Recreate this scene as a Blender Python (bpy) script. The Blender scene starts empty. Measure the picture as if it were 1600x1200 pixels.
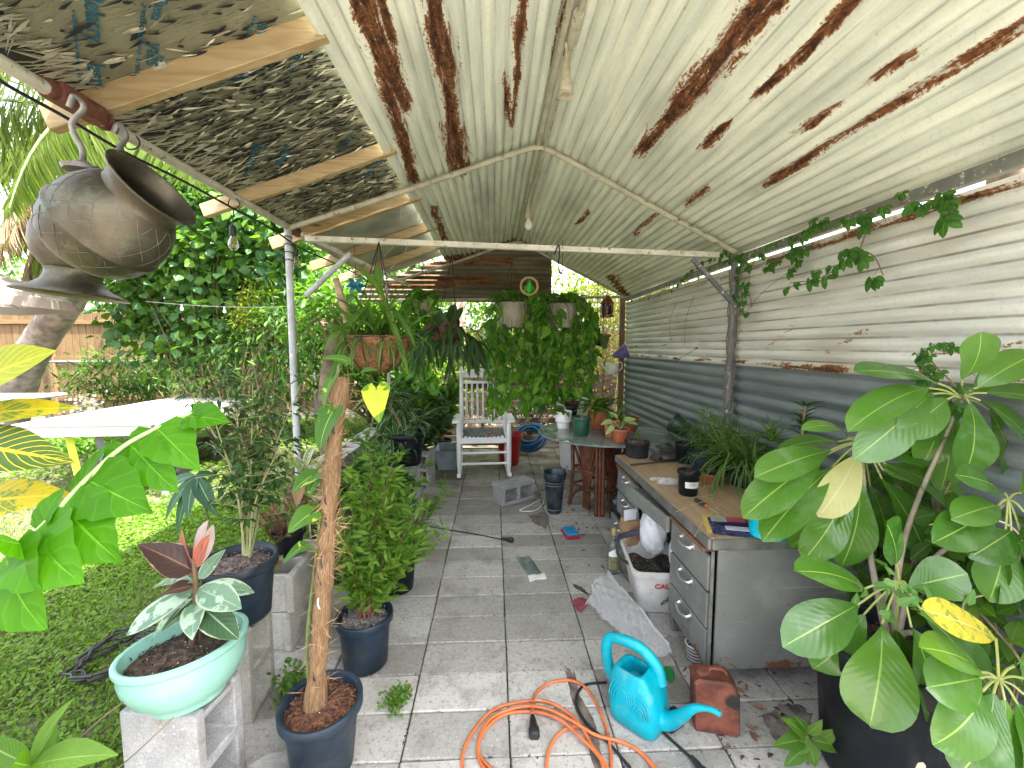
import bpy, math, random
import numpy as np
from mathutils import Vector, Matrix, Euler, Quaternion
random.seed(7); RNG = np.random.default_rng(7)
S = bpy.context.scene; COL = S.collection
R = math.radians; PI = math.pi
def V(*a): return Vector(a[0] if len(a) == 1 else a)

# ------------------------------------------------------------------ camera
FPX = 657.0; CAM = V(0, 0, 1.5); YAW = R(2.43); PIT = R(5.13)
_F = V(math.sin(YAW)*math.cos(PIT), math.cos(YAW)*math.cos(PIT), -math.sin(PIT))
_R = V(math.cos(YAW), -math.sin(YAW), 0); _U = _R.cross(_F)
def ray(px, py): return _F*FPX + _R*(px-800) + _U*(600-py)
def PY(px, py, y): d = ray(px, py); return CAM + d*(y/d.y)
def PZ(px, py, z=0.0): d = ray(px, py); return CAM + d*((z-CAM.z)/d.z)
def PX(px, py, x): d = ray(px, py); return CAM + d*(x/d.x)
cam_data = bpy.data.cameras.new('camera'); cam = bpy.data.objects.new('camera', cam_data); COL.objects.link(cam)
cam.location = CAM
cam.matrix_world = Matrix((( _R.x, _U.x, -_F.x, CAM.x), (_R.y, _U.y, -_F.y, CAM.y), (_R.z, _U.z, -_F.z, CAM.z), (0, 0, 0, 1)))
cam_data.sensor_width = 36; cam_data.lens = FPX/1600*36; cam_data.clip_start = 0.02; cam_data.clip_end = 500
S.camera = cam

# ------------------------------------------------------------------ light
SUN_EL, SUN_DIR = R(63), V(0.93, -0.30, 0).normalized()
w = bpy.data.worlds.new('World'); S.world = w; w.use_nodes = True
nt = w.node_tree; nt.nodes.clear()
sky = nt.nodes.new('ShaderNodeTexSky'); sky.sky_type = 'NISHITA'; sky.sun_disc = False
sky.sun_elevation = SUN_EL; sky.sun_rotation = math.atan2(SUN_DIR.x, SUN_DIR.y); sky.dust_density = 4; sky.ozone_density = 0.8
bgn = nt.nodes.new('ShaderNodeBackground'); bgn.inputs['Strength'].default_value = 0.15
on = nt.nodes.new('ShaderNodeOutputWorld'); hs = nt.nodes.new('ShaderNodeHueSaturation'); hs.inputs['Saturation'].default_value = 0.35; nt.links.new(sky.outputs[0], hs.inputs['Color']); nt.links.new(hs.outputs[0], bgn.inputs[0]); nt.links.new(bgn.outputs[0], on.inputs[0])
ld = bpy.data.lights.new('sun', 'SUN'); ld.energy = 3.6; ld.angle = R(0.5); ld.color = (1, 0.95, 0.86)
sun = bpy.data.objects.new('sun', ld); COL.objects.link(sun)
sd = V(SUN_DIR.x*math.cos(SUN_EL), SUN_DIR.y*math.cos(SUN_EL), math.sin(SUN_EL))
sun.rotation_euler = sd.to_track_quat('Z', 'Y').to_euler(); sun.location = (0, 0, 20)
S.view_settings.view_transform = 'Standard'; S.view_settings.look = 'None'; S.view_settings.gamma = 1
S.view_settings.exposure = 3.0
S.render.engine = 'CYCLES'
cy = S.cycles; cy.max_bounces = 9; cy.diffuse_bounces = 6; cy.glossy_bounces = 3; cy.transmission_bounces = 6; cy.transparent_max_bounces = 8
cy.use_denoising = True; cy.sample_clamp_indirect = 6; cy.caustics_reflective = False; cy.caustics_refractive = False

# ------------------------------------------------------------------ mesh builder
class MB:
    def __init__(s, M=None):
        s.Vs, s.Fi, s.Ft, s.Fm, s.UV, s.Rn, s.n, s.M = [], [], [], [], [], [], 0, M
        s.attrs = {}
    def add(s, verts, faces, uv=None, mi=0, rnd=None):
        A = np.asarray(verts, float).reshape(-1, 3); n = len(A)
        if s.M is not None:
            m = np.array(s.M); A = A @ m[:3, :3].T + m[:3, 3]
        s.Vs.append(A)
        s.UV.append(np.zeros((n, 2)) if uv is None else np.asarray(uv, float).reshape(-1, 2))
        if rnd is None: rnd = random.random()
        s.Rn.append(np.full(n, rnd) if np.isscalar(rnd) else np.asarray(rnd, float))
        if isinstance(faces, np.ndarray):
            s.Fi.append((faces + s.n).ravel()); s.Ft.append(np.full(len(faces), faces.shape[1])); s.Fm.append(np.full(len(faces), mi))
        else:
            s.Fi.append(np.array([i + s.n for f in faces for i in f], int)); s.Ft.append(np.array([len(f) for f in faces], int)); s.Fm.append(np.full(len(faces), mi))
        s.n += n
        return s
    # -- primitives
    def box(s, c, size, rot=None, mi=0, ch=0.0, rnd=None):
        c = V(c); h = [x/2 for x in size]; m = rot if rot is not None else Matrix.Identity(3)
        if isinstance(m, (int, float)): m = Matrix.Rotation(m, 3, 'Z')
        ch = min(ch, min(h)*0.9)
        if ch <= 0:
            vs = [c + m @ V(x*h[0], y*h[1], z*h[2]) for x in (-1, 1) for y in (-1, 1) for z in (-1, 1)]
            return s.add([tuple(v) for v in vs], [(0, 1, 3, 2), (4, 6, 7, 5), (0, 4, 5, 1), (2, 3, 7, 6), (0, 2, 6, 4), (1, 5, 7, 3)], mi=mi, rnd=rnd)
        vs, idx = [], {}
        for x in (-1, 1):
            for y in (-1, 1):
                for z in (-1, 1):
                    for a in range(3):
                        p = [x*(h[0]-ch), y*(h[1]-ch), z*(h[2]-ch)]; p[a] = (x, y, z)[a]*h[a]
                        idx[(x, y, z, a)] = len(vs); vs.append(tuple(c + m @ V(p)))
        fs = []
        for a in range(3):
            o = [i for i in range(3) if i != a]
            for sg in (-1, 1):
                q = []
                for u, v_ in ((-1, -1), (1, -1), (1, 1), (-1, 1)):
                    k = [0, 0, 0]; k[a] = sg; k[o[0]] = u; k[o[1]] = v_; q.append(idx[tuple(k)+(a,)])
                fs.append(tuple(q) if (sg > 0) == (a != 1) else tuple(q[::-1]))
            for u in (-1, 1):
                for v_ in (-1, 1):
                    k0 = [0, 0, 0]; k1 = [0, 0, 0]; k0[a], k1[a] = -1, 1
                    for k in (k0, k1): k[o[0]] = u; k[o[1]] = v_
                    q = (idx[tuple(k0)+(o[0],)], idx[tuple(k1)+(o[0],)], idx[tuple(k1)+(o[1],)], idx[tuple(k0)+(o[1],)])
                    fs.append(q if (u*v_ > 0) == (a != 1) else q[::-1])
        for x in (-1, 1):
            for y in (-1, 1):
                for z in (-1, 1):
                    q = tuple(idx[(x, y, z, a)] for a in range(3)); fs.append(q if x*y*z > 0 else q[::-1])
        return s.add(vs, fs, mi=mi, rnd=rnd)
    def tube(s, pts, r, n=8, caps=True, mi=0, rnd=None, flat=None):
        P = [V(p) for p in pts]; k = len(P)
        rr = [r]*k if np.isscalar(r) else list(r)
        vs, fs, uv = [], [], []
        t = (P[1]-P[0]).normalized(); a = t.orthogonal().normalized() if abs(t.z) > 0.95 else t.cross(V(0, 0, 1)).normalized()
        L = 0
        for i in range(k):
            t = (P[min(i+1, k-1)]-P[max(i-1, 0)])
            t = t.normalized() if t.length > 1e-9 else V(0, 0, 1)
            a = (a - t*a.dot(t)); a = a.normalized() if a.length > 1e-6 else t.orthogonal().normalized(); b = t.cross(a)
            if i: L += (P[i]-P[i-1]).length
            for j in range(n):
                th = 2*PI*j/n + (PI/n if n == 4 else 0); f = flat or 1
                vs.append(tuple(P[i] + (a*math.cos(th) + b*math.sin(th)*f)*rr[i])); uv.append((j/n, L))
        for i in range(k-1):
            for j in range(n): fs.append((i*n+j, i*n+(j+1) % n, (i+1)*n+(j+1) % n, (i+1)*n+j))
        if caps: fs.append(tuple(range(n))[::-1]); fs.append(tuple((k-1)*n+j for j in range(n)))
        return s.add(vs, fs, uv, mi, rnd)
    def lathe(s, prof, c=(0, 0, 0), n=24, mi=0, M=None, sx=1, sy=1, rnd=None, wob=None, close=False):
        """prof: list of (r, z) revolved about z; M 3x3 turns it; both ends with r=0 close."""
        c = V(c); vs, fs, uv = [], [], []; k = len(prof)
        for i, (r, z) in enumerate(prof):
            for j in range(n):
                th = 2*PI*j/n; q = r*(1 + (wob(th, i) if wob else 0))
                p = V(q*math.cos(th)*sx, q*math.sin(th)*sy, z)
                if M is not None: p = M @ p
                vs.append(tuple(c+p)); uv.append((j/n, i/(k-1)))
        for i in range(k-1):
            for j in range(n): fs.append((i*n+j, i*n+(j+1) % n, (i+1)*n+(j+1) % n, (i+1)*n+j))
        if close: fs.append(tuple((k-1)*n+j for j in range(n)))
        return s.add(vs, fs, uv, mi, rnd)
    def sheet(s, fn, nu, nv, mi=0, rnd=None):
        vs = [tuple(fn(i/nu, j/nv)) for j in range(nv+1) for i in range(nu+1)]
        uv = [(i/nu, j/nv) for j in range(nv+1) for i in range(nu+1)]; q = nu+1
        fs = np.array([(j*q+i, j*q+i+1, (j+1)*q+i+1, (j+1)*q+i) for j in range(nv) for i in range(nu)])
        return s.add(vs, fs, uv, mi, rnd)
    def poly(s, pts, th, mi=0):
        """pts: 3D outline; extruded by vector th"""
        n = len(pts); A = [V(p) for p in pts]; B = [p+V(th) for p in A]
        return s.add([tuple(p) for p in A+B], [tuple(range(n))[::-1], tuple(range(n, 2*n))] + [(i, (i+1) % n, n+(i+1) % n, n+i) for i in range(n)], mi=mi)
    def leaf(s, base, d, nrm, L, W, droop=0.5, fold=0.2, nseg=7, shape='oval', pet=0.0, petr=0.0015, mi=0, mp=None, wave=0.0, rnd=None, twist=0.0):
        d = V(d).normalized(); nrm = V(nrm); nrm = (nrm - d*nrm.dot(d))
        nrm = nrm.normalized() if nrm.length > 1e-5 else d.orthogonal().normalized()
        p = V(base); side = d.cross(nrm)
        if rnd is None: rnd = random.random()
        if pet > 0:
            pts = [p.copy()]
            for i in range(3):
                q = Quaternion(side, -droop*0.12); d = q @ d; nrm = q @ nrm; p = p + d*(pet/3); pts.append(p.copy())
            s.tube(pts, petr, 4, False, mi=mi if mp is None else mp, rnd=rnd)
        us = (-1, -0.5, 0, 0.5, 1); vs, uv = [], []; ph = random.random()*6
        for i in range(nseg+1):
            t = i/nseg; wd = 0.5*W*SHAPES[shape](t)
            for u in us:
                o = side*(wd*u) + nrm*(fold*abs(u)*wd + wave*W*math.sin(t*9+ph+(u > 0)*2)*abs(u))
                if shape == 'heart': o -= d*(0.26*W*abs(u)**1.4*(1-t)**3)
                vs.append(tuple(p+o)); uv.append((0.5+u/2, t))
            q = Quaternion(side, -droop/nseg); d = q @ d; nrm = q @ nrm
            if twist: q2 = Quaternion(d, twist/nseg); nrm = q2 @ nrm; side = q2 @ side
            p = p + d*(L/nseg)
        fs = np.array([(i*5+j, i*5+j+1, (i+1)*5+j+1, (i+1)*5+j) for i in range(nseg) for j in range(4)])
        return s.add(vs, fs, uv, mi, rnd)
    def leaves(s, P, D, N, L, W, mi=0, fold=0.25, rnd=None, shape=(0.72, 1.0)):
        """vectorised small leaves: 8 verts each"""
        P, D, N = (np.asarray(a, float) for a in (P, D, N)); k = len(P)
        if k == 0: return s
        D = D/np.linalg.norm(D, axis=1, keepdims=True); N = N - D*(N*D).sum(1, keepdims=True); N = N/(np.linalg.norm(N, axis=1, keepdims=True)+1e-9)
        Sd = np.cross(D, N); L = np.broadcast_to(np.asarray(L, float), (k,))[:, None]; Wd = np.broadcast_to(np.asarray(W, float), (k,))[:, None]/2
        a, b = shape; dr = N*L*0.12
        q = [P, P+D*L*.3-Sd*Wd*a+N*Wd*fold*a, P+D*L*.3, P+D*L*.3+Sd*Wd*a+N*Wd*fold*a, P+D*L*.62-Sd*Wd*b+N*Wd*fold*b-dr*.4, P+D*L*.65-dr*.4, P+D*L*.62+Sd*Wd*b+N*Wd*fold*b-dr*.4, P+D*L-dr]
        A = np.stack(q, 1).reshape(-1, 3)
        base = (np.arange(k)*8)[:, None]
        quads = (base + np.array([[1, 2, 5, 4, 2, 3, 6, 5]])).reshape(-1, 4); tris = (base + np.array([[0, 2, 1, 0, 3, 2, 4, 5, 7, 5, 6, 7]])).reshape(-1, 3)
        uv = np.tile(np.array([[.5, 0], [0, .3], [.5, .3], [1, .3], [0, .65], [.5, .65], [1, .65], [.5, 1]]), (k, 1))
        rn = RNG.random(k) if rnd is None else np.broadcast_to(np.asarray(rnd, float), (k,))
        rn = np.repeat(rn, 8); n0 = s.n
        s.add(A, quads, uv, mi, rn)
        s.Fi.append((tris+n0).ravel()); s.Ft.append(np.full(len(tris), 3)); s.Fm.append(np.full(len(tris), mi))
        return s
    def build(s, name, mats, parent=None, local=False, smooth=True, ang=50, attr=None):
        me = bpy.data.meshes.new(name)
        A = np.concatenate(s.Vs); fi = np.concatenate(s.Fi).astype(np.int32); ft = np.concatenate(s.Ft).astype(np.int32)
        me.vertices.add(len(A)); me.vertices.foreach_set('co', A.astype(np.float32).ravel())
        me.loops.add(len(fi)); me.loops.foreach_set('vertex_index', fi)
        me.polygons.add(len(ft)); me.polygons.foreach_set('loop_start', np.concatenate(([0], np.cumsum(ft)[:-1])).astype(np.int32))
        me.polygons.foreach_set('material_index', np.concatenate(s.Fm).astype(np.int32))
        uvl = me.uv_layers.new(name='UVMap'); uvl.data.foreach_set('uv', np.concatenate(s.UV)[fi].astype(np.float32).ravel())
        at = me.attributes.new('rnd', 'FLOAT', 'POINT'); at.data.foreach_set('value', np.concatenate(s.Rn).astype(np.float32))
        for k_, arr in (attr or {}).items():
            at = me.attributes.new(k_, 'FLOAT', 'POINT'); at.data.foreach_set('value', np.asarray(arr, np.float32))
        me.update(calc_edges=True); me.validate()
        me.polygons.foreach_set('use_smooth', np.full(len(me.polygons), bool(smooth)))
        if smooth and ang and len(A) < 60000: me.set_sharp_from_angle(angle=R(ang))
        for m in (mats if isinstance(mats, (list, tuple)) else [mats]): me.materials.append(m)
        o = bpy.data.objects.new(name, me); COL.objects.link(o)
        if parent is not None:
            o.parent = parent
            if not local: o.matrix_parent_inverse = (WORLD_OF(parent)).inverted()
        return o
def WORLD_OF(o):
    m = Matrix.LocRotScale(o.location, o.rotation_euler, o.scale)
    return (WORLD_OF(o.parent) @ o.matrix_parent_inverse @ m) if o.parent else m
def _sm(a, b, x): x = min(max((x-a)/(b-a), 0), 1); return x*x*(3-2*x)
SHAPES = {
    'oval': lambda t: max(0.02, math.sin(PI*min(1, t**0.92))**0.75),
    'lance': lambda t: max(0.02, math.sin(PI*t**0.75)**0.9),
    'obov': lambda t: max(0.03, (math.sin(PI*t**1.25)**0.62)*(0.75+0.35*t)),
    'heart': lambda t: max(0.02, 1.14*(1-t)**0.72*(1-.72*(1-min(1, t/.24))**2.2)),
    'ovate': lambda t: max(0.02, math.sin(PI*t**0.62)**0.85),
    'strap': lambda t: max(0.02, (0.75+0.25*math.sin(PI*t))*min(1, ((1-t)*3.2))**0.8),
    'lobe': lambda t: max(0.015, math.sin(PI*t**0.54)**0.85*(1-.3*t**5)*(1+0.07*math.sin(t*26))),
}
# ------------------------------------------------------------------ object helpers
def tag(o, label, cat, group=None, kind=None):
    o['label'] = label; o['category'] = cat
    if group: o['group'] = group
    if kind: o['kind'] = kind
    return o
def thing(name, label, cat, loc=(0, 0, 0), rz=0.0, group=None):
    o = bpy.data.objects.new(name, None); COL.objects.link(o); o.empty_display_size = 0.1
    o.location = loc; o.rotation_euler = (0, 0, rz)
    return tag(o, label, cat, group)
def struct(o): o['kind'] = 'structure'; return o
def dup(root, loc=None, rz=None, label=None, group=None, scale=None):
    def cp(o, par):
        c = o.copy(); COL.objects.link(c)
        if par is not None: c.parent = par
        for ch in kids.get(o.name, ()): cp(ch, c)
        return c
    kids = {}
    for o in COL.objects:
        if o.parent is not None: kids.setdefault(o.parent.name, []).append(o)
    r = cp(root, None)
    if loc is not None: r.location = loc
    if rz is not None: r.rotation_euler = (0, 0, rz)
    if scale: r.scale = (scale,)*3 if np.isscalar(scale) else scale
    if label: r['label'] = label
    if group: r['group'] = group
    return r
def bez(pts, n=12):
    """Catmull-Rom through pts"""
    P = [V(p) for p in pts]; P = [P[0]*2-P[1]] + P + [P[-1]*2-P[-2]]; out = []
    for i in range(1, len(P)-2):
        a, b, c, d = P[i-1:i+3]
        for k in range(n):
            t = k/n; out.append(0.5*((2*b)+(c-a)*t+(2*a-5*b+4*c-d)*t*t+(3*b-a-3*c+d)*t**3))
    out.append(P[-2]); return out
def rnd_dir(zmin=-1, zmax=1):
    z = random.uniform(zmin, zmax); a = random.uniform(0, 2*PI); q = math.sqrt(1-z*z); return V(q*math.cos(a), q*math.sin(a), z)
def frame_from(z, x=None):
    """3x3 whose local z is z"""
    z = V(z).normalized(); x = V(x) if x is not None else z.orthogonal(); x = (x - z*x.dot(z)).normalized(); y = z.cross(x)
    return Matrix((x, y, z)).transposed()

# ------------------------------------------------------------------ materials
class NT:
    def __init__(s, name):
        s.m = bpy.data.materials.new(name); s.m.use_nodes = True; s.t = s.m.node_tree; s.t.nodes.clear()
        s.out = s.n('ShaderNodeOutputMaterial')
    def n(s, typ, **kw):
        x = s.t.nodes.new(typ)
        for k, v in kw.items(): setattr(x, k, v)
        return x
    def l(s, a, b): s.t.links.new(a, b)
    def set(s, node, **kw):
        for k, v in kw.items():
            i = node.inputs[k.replace('_', ' ')]
            if hasattr(v, 'is_output'): s.l(v, i)
            else: i.default_value = v
    def math(s, op, a, b=None, c=None, clamp=False):
        x = s.n('ShaderNodeMath', operation=op); x.use_clamp = clamp
        for i, v in enumerate((a, b, c)):
            if v is None: continue
            if hasattr(v, 'is_output'): s.l(v, x.inputs[i])
            else: x.inputs[i].default_value = v
        return x.outputs[0]
    def step(s, v, lo, hi):
        x = s.n('ShaderNodeMapRange', interpolation_type='SMOOTHSTEP'); s.l(v, x.inputs[0]); x.inputs[1].default_value = lo; x.inputs[2].default_value = hi
        return x.outputs[0]
    def mix(s, f, a, b, bt='MIX'):
        x = s.n('ShaderNodeMix', data_type='RGBA', blend_type=bt)
        for i, v in ((0, f), (6, a), (7, b)):
            if hasattr(v, 'is_output'): s.l(v, x.inputs[i])
            elif i == 0: x.inputs[i].default_value = v
            else: x.inputs[i].default_value = tuple(v)+(1,) if len(v) == 3 else v
        return x.outputs[2]
    def coord(s, kind='Object', scale=None):
        x = s.n('ShaderNodeTexCoord').outputs[kind]
        if scale is not None:
            mp = s.n('ShaderNodeMapping'); s.l(x, mp.inputs[0]); mp.inputs['Scale'].default_value = scale; x = mp.outputs[0]
        return x
    def noise(s, co, scale=5, det=4, rough=0.55, dist=0.0):
        x = s.n('ShaderNodeTexNoise'); s.l(co, x.inputs['Vector']); s.set(x, Scale=scale, Detail=det, Roughness=rough, Distortion=dist); return x.outputs[0]
    def voro(s, co, scale=5, feat='F1'):
        x = s.n('ShaderNodeTexVoronoi', feature=feat); s.l(co, x.inputs['Vector']); x.inputs['Scale'].default_value = scale; return x
    def attr(s, name): return s.n('ShaderNodeAttribute', attribute_name=name).outputs['Fac']
    def bump(s, h, strength=0.3, dist=0.01, nrm=None):
        x = s.n('ShaderNodeBump'); s.l(h, x.inputs['Height']); s.set(x, Strength=strength, Distance=dist)
        if nrm is not None: s.l(nrm, x.inputs['Normal'])
        return x.outputs[0]
    def bsdf(s, **kw):
        x = s.n('ShaderNodeBsdfPrincipled')
        for k, v in kw.items():
            k = k.replace('_', ' ')
            i = x.inputs[k]
            if hasattr(v, 'is_output'): s.l(v, i)
            elif k in ('Base Color', 'Emission Color', 'Specular Tint') and len(v) == 3: i.default_value = tuple(v)+(1,)
            else: i.default_value = v
        return x
    def done(s, sh): s.l(sh.outputs[0] if hasattr(sh, 'outputs') else sh, s.out.inputs[0]); return s.m
def plain(name, col, rough=0.5, metal=0.0, var=0.12, vs=6, bump=0.0, bs=60, dirt=None, dirt_amt=0.5, ds=4, spec=0.5, sub=0, coat=0):
    """base colour with soft mottling, optional dirt patches and bump"""
    t = NT(name); co = t.coord()
    dk = tuple(max(0, c*(1-var*1.6)) for c in col); lt = tuple(min(1, c*(1+var)) for c in col)
    c = t.mix(t.step(t.noise(co, vs, 5, 0.6), 0.3, 0.7), dk, lt)
    if dirt: c = t.mix(t.math('MULTIPLY', t.step(t.noise(co, ds, 8, 0.7), 0.52, 0.68), dirt_amt), c, dirt)
    rg = t.math('ADD', t.math('MULTIPLY', t.noise(co, vs*3, 3), 0.25), rough-0.12, clamp=True)
    kw = dict(Base_Color=c, Roughness=rg, Metallic=metal, Specular_IOR_Level=spec, Coat_Weight=coat)
    if bump: kw['Normal'] = t.bump(t.noise(co, bs, 4, 0.6), bump, 0.004)
    return t.done(t.bsdf(**kw))
def leafmat(name, a, b, vein=None, vw=0.02, rough=0.4, trans=0.35, side=14, bump=0.25, edge=None, ew=0.36, blotch=None, bl=(0.5, 0.6), bs=14, under=None, nvein=0.25, tcol=None, midonly=False, spec=.22):
    t = NT(name); uv = t.n('ShaderNodeUVMap').outputs[0]; sp = t.n('ShaderNodeSeparateXYZ'); t.l(uv, sp.inputs[0])
    u = t.math('ABSOLUTE', t.math('SUBTRACT', sp.outputs[0], 0.5)); v = sp.outputs[1]
    co = t.coord('Object'); rn = t.attr('rnd')
    c = t.mix(rn, a, b); c = t.mix(t.math('MULTIPLY', t.noise(co, 30, 3), 0.35), c, tuple(x*0.55 for x in a))
    sv = t.math('SINE', t.math('MULTIPLY', t.math('SUBTRACT', t.math('MULTIPLY', v, side), t.math('MULTIPLY', u, side*0.55)), 2*PI))
    if blotch: 
        n2 = t.noise(t.coord('Object'), bs, 4, 0.6, 0.5)
        c = t.mix(t.step(n2, *bl), c, blotch)
    if edge:
        e = t.math('ADD', u, t.math('MULTIPLY', t.math('SUBTRACT', t.noise(co, 25, 3), 0.5), 0.25)); c = t.mix(t.step(e, ew-0.03, ew+0.03), c, edge)
    if vein:
        mask = t.step(u, vw*1.8, vw*0.6)
        if nvein > 0: mask = t.math('MAXIMUM', mask, t.math('MULTIPLY', t.step(sv, 0.86, 0.99), nvein))
        c = t.mix(mask, c, vein)
    if under:
        g = t.n('ShaderNodeNewGeometry').outputs['Backfacing']; c = t.mix(g, c, under)
    nr = t.bump(t.math('ADD', sv, t.math('MULTIPLY', t.step(u, 0.0, 0.06), 2.5)), bump, 0.002) if bump else None
    kw = dict(Base_Color=c, Roughness=rough, Specular_IOR_Level=spec)
    if nr is not None: kw['Normal'] = nr
    p = t.bsdf(**kw); tr = t.n('ShaderNodeBsdfTranslucent')
    if tcol: tr.inputs[0].default_value = tuple(tcol)+(1,)
    else:
        hs = t.n('ShaderNodeMix', data_type='RGBA', blend_type='MULTIPLY'); hs.inputs[0].default_value = 1; t.l(c, hs.inputs[6]); hs.inputs[7].default_value = (1.7, 2.0, 0.35, 1); t.l(hs.outputs[2], tr.inputs[0])
    mx = t.n('ShaderNodeMixShader'); mx.inputs[0].default_value = trans; t.l(p.outputs[0], mx.inputs[1]); t.l(tr.outputs[0], mx.inputs[2])
    return t.done(mx)
# ================================================================== materials of the shelter
def paintmetal(name, col, col2, streak, pitch=.064, spot=True, groove_shade=.5):
    """weathered painted sheet: UV is (metres across ribs, metres along ribs); attribute 'rust' marks rusty places"""
    t = NT(name); uv = t.n('ShaderNodeUVMap').outputs[0]
    mp = t.n('ShaderNodeMapping'); t.l(uv, mp.inputs[0]); mp.inputs['Scale'].default_value = (14, 1.1, 1)
    mp2 = t.n('ShaderNodeMapping'); t.l(uv, mp2.inputs[0]); mp2.inputs['Scale'].default_value = (3.2, 0.9, 1)
    st = t.noise(mp.outputs[0], 1.0, 5, 0.6); big = t.noise(mp2.outputs[0], 1.0, 4, 0.55); fine = t.noise(uv, 55, 5, 0.7); sp = t.noise(uv, 150, 3, 0.6)
    c = t.mix(t.step(st, 0.36, 0.64), col, col2); c = t.mix(t.math('MULTIPLY', t.step(big, 0.46, 0.70), 0.66), c, streak)
    c = t.mix(t.math('MULTIPLY', t.step(fine, 0.5, 0.7), 0.28), c, tuple(x*0.62 for x in col))
    sx_ = t.n('ShaderNodeSeparateXYZ'); t.l(uv, sx_.inputs[0]); fr_ = t.math('ABSOLUTE', t.math('SUBTRACT', t.math('FRACT', t.math('DIVIDE', sx_.outputs[0], pitch)), .5)); gm = t.math('MULTIPLY', t.step(fr_, .13, .02), t.math('MULTIPLY', t.step(t.noise(mp2.outputs[0], 2.2, 5, .65), .3, .62), groove_shade)); c = t.mix(gm, c, tuple(x*.33 for x in streak))  # rib valleys darkened: shade painted into the sheet colour
    if spot: c = t.mix(t.math('MULTIPLY', t.step(sp, 0.66, 0.72), 0.65), c, (0.16, 0.11, 0.07))
    mp3 = t.n('ShaderNodeMapping'); t.l(uv, mp3.inputs[0]); mp3.inputs['Scale'].default_value = (34, 5, 1)
    jag = t.math('ADD', t.math('MULTIPLY', t.noise(mp3.outputs[0], 1.0, 6, 0.72, 0.6), 0.75), t.math('MULTIPLY', t.noise(uv, 60, 4, 0.7), 0.35))
    rv = t.math('ADD', t.attr('rust'), t.math('MULTIPLY', t.math('SUBTRACT', jag, 0.58), 3.6))
    rc = t.mix(t.step(t.noise(uv, 26, 5, 0.7), 0.38, 0.62), (0.030, 0.012, 0.007), (0.17, 0.062, 0.024)); rc = t.mix(t.math('MULTIPLY', t.step(t.noise(uv, 7, 4, .6), .42, .6), .75), rc, (0.028, 0.012, 0.008)); rc = t.mix(t.step(rv, 0.95, 0.6), rc, (0.25, 0.10, 0.035))
    c = t.mix(t.math('MULTIPLY', t.step(rv, 0.30, 0.46), 0.28), c, (0.36, 0.23, 0.12))
    rm = t.step(rv, 0.47, 0.56); c = t.mix(rm, c, rc)
    rg = t.math('ADD', t.math('MULTIPLY', rm, 0.35), t.math('ADD', 0.42, t.math('MULTIPLY', fine, 0.2)))
    nb = t.bump(t.math('ADD', fine, t.math('MULTIPLY', rm, t.noise(uv, 80, 4, 0.7))), 0.35, 0.002)
    return t.done(t.bsdf(Base_Color=c, Roughness=rg, Normal=nb, Specular_IOR_Level=0.4))
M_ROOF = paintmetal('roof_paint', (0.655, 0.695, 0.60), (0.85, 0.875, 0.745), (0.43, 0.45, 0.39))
M_WALL = paintmetal('wall_paint', (0.62, 0.62, 0.57), (0.79, 0.78, 0.715), (0.43, 0.385, 0.31), spot=True, groove_shade=.85)
M_ZINC = paintmetal('dull_zinc', (0.135, 0.162, 0.168), (0.215, 0.246, 0.252), (0.29, 0.315, 0.32), pitch=.088, spot=False, groove_shade=.65)
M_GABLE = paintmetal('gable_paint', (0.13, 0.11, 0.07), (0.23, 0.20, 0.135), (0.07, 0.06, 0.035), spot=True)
def tubepaint(name, col, under):
    t = NT(name); co = t.coord('Object'); n = t.noise(co, 24, 8, 0.75); n2 = t.noise(co, 9, 5, 0.6)
    c = t.mix(t.step(n2, .35, .7), col, tuple(x*.72 for x in col)); c = t.mix(t.step(n, .57, .62), c, under)
    return t.done(t.bsdf(Base_Color=c, Roughness=0.55, Normal=t.bump(t.step(n, .57, .62), .4, .002)))
M_TUBE = tubepaint('cream_tube', (0.52, 0.50, 0.38), (0.13, 0.10, 0.06))
M_TUBEG = tubepaint('zinc_tube', (0.48, 0.50, 0.50), (0.70, 0.72, 0.70))
M_TUBEP = tubepaint('peeling_tube', (0.16, 0.17, 0.18), (0.62, 0.62, 0.58))
M_TIE = tubepaint('white_tie', (0.72, 0.70, 0.58), (0.22, 0.17, 0.09))
def woodmat(name, a, b, knot=(0.2, 0.09, 0.03), scale=1.0, axis='X', rough=0.6, gloss=0.3):
    t = NT(name); sc = {'X': (1.2, 14, 14), 'Y': (14, 1.2, 14), 'Z': (14, 14, 1.2)}[axis]; co = t.coord('Object', tuple(x*scale for x in sc)); rn = t.attr('rnd')
    ad = t.n('ShaderNodeVectorMath', operation='ADD'); t.l(co, ad.inputs[0]); cv = t.n('ShaderNodeCombineXYZ'); 
    for i in range(3): t.l(t.math('MULTIPLY', rn, 37.0), cv.inputs[i])
    t.l(cv.outputs[0], ad.inputs[1]); co = ad.outputs[0]
    g = t.math('ADD', t.noise(co, 1.6, 6, 0.6, 0.8), t.math('MULTIPLY', t.math('SINE', t.math('MULTIPLY', t.noise(co, 0.7, 2, 0.5, 0.4), 60)), 0.10))
    c = t.mix(t.step(g, .35, .7), a, b); c = t.mix(t.math('MULTIPLY', rn, 0.3), c, tuple(x*.55 for x in b))
    k = t.voro(t.coord('Object', tuple(x*scale/1.2 for x in ({'X': (1, 4, 4), 'Y': (4, 1, 4), 'Z': (4, 4, 1)}[axis]))), 2.3).outputs['Distance']; c = t.mix(t.step(k, 0.11, 0.05), c, knot)
    return t.done(t.bsdf(Base_Color=c, Roughness=rough, Specular_IOR_Level=gloss, Normal=t.bump(g, .25, .003)))
M_LUMBER = woodmat('rafter_wood', (0.50, 0.385, 0.215), (0.38, 0.27, 0.13))

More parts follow.
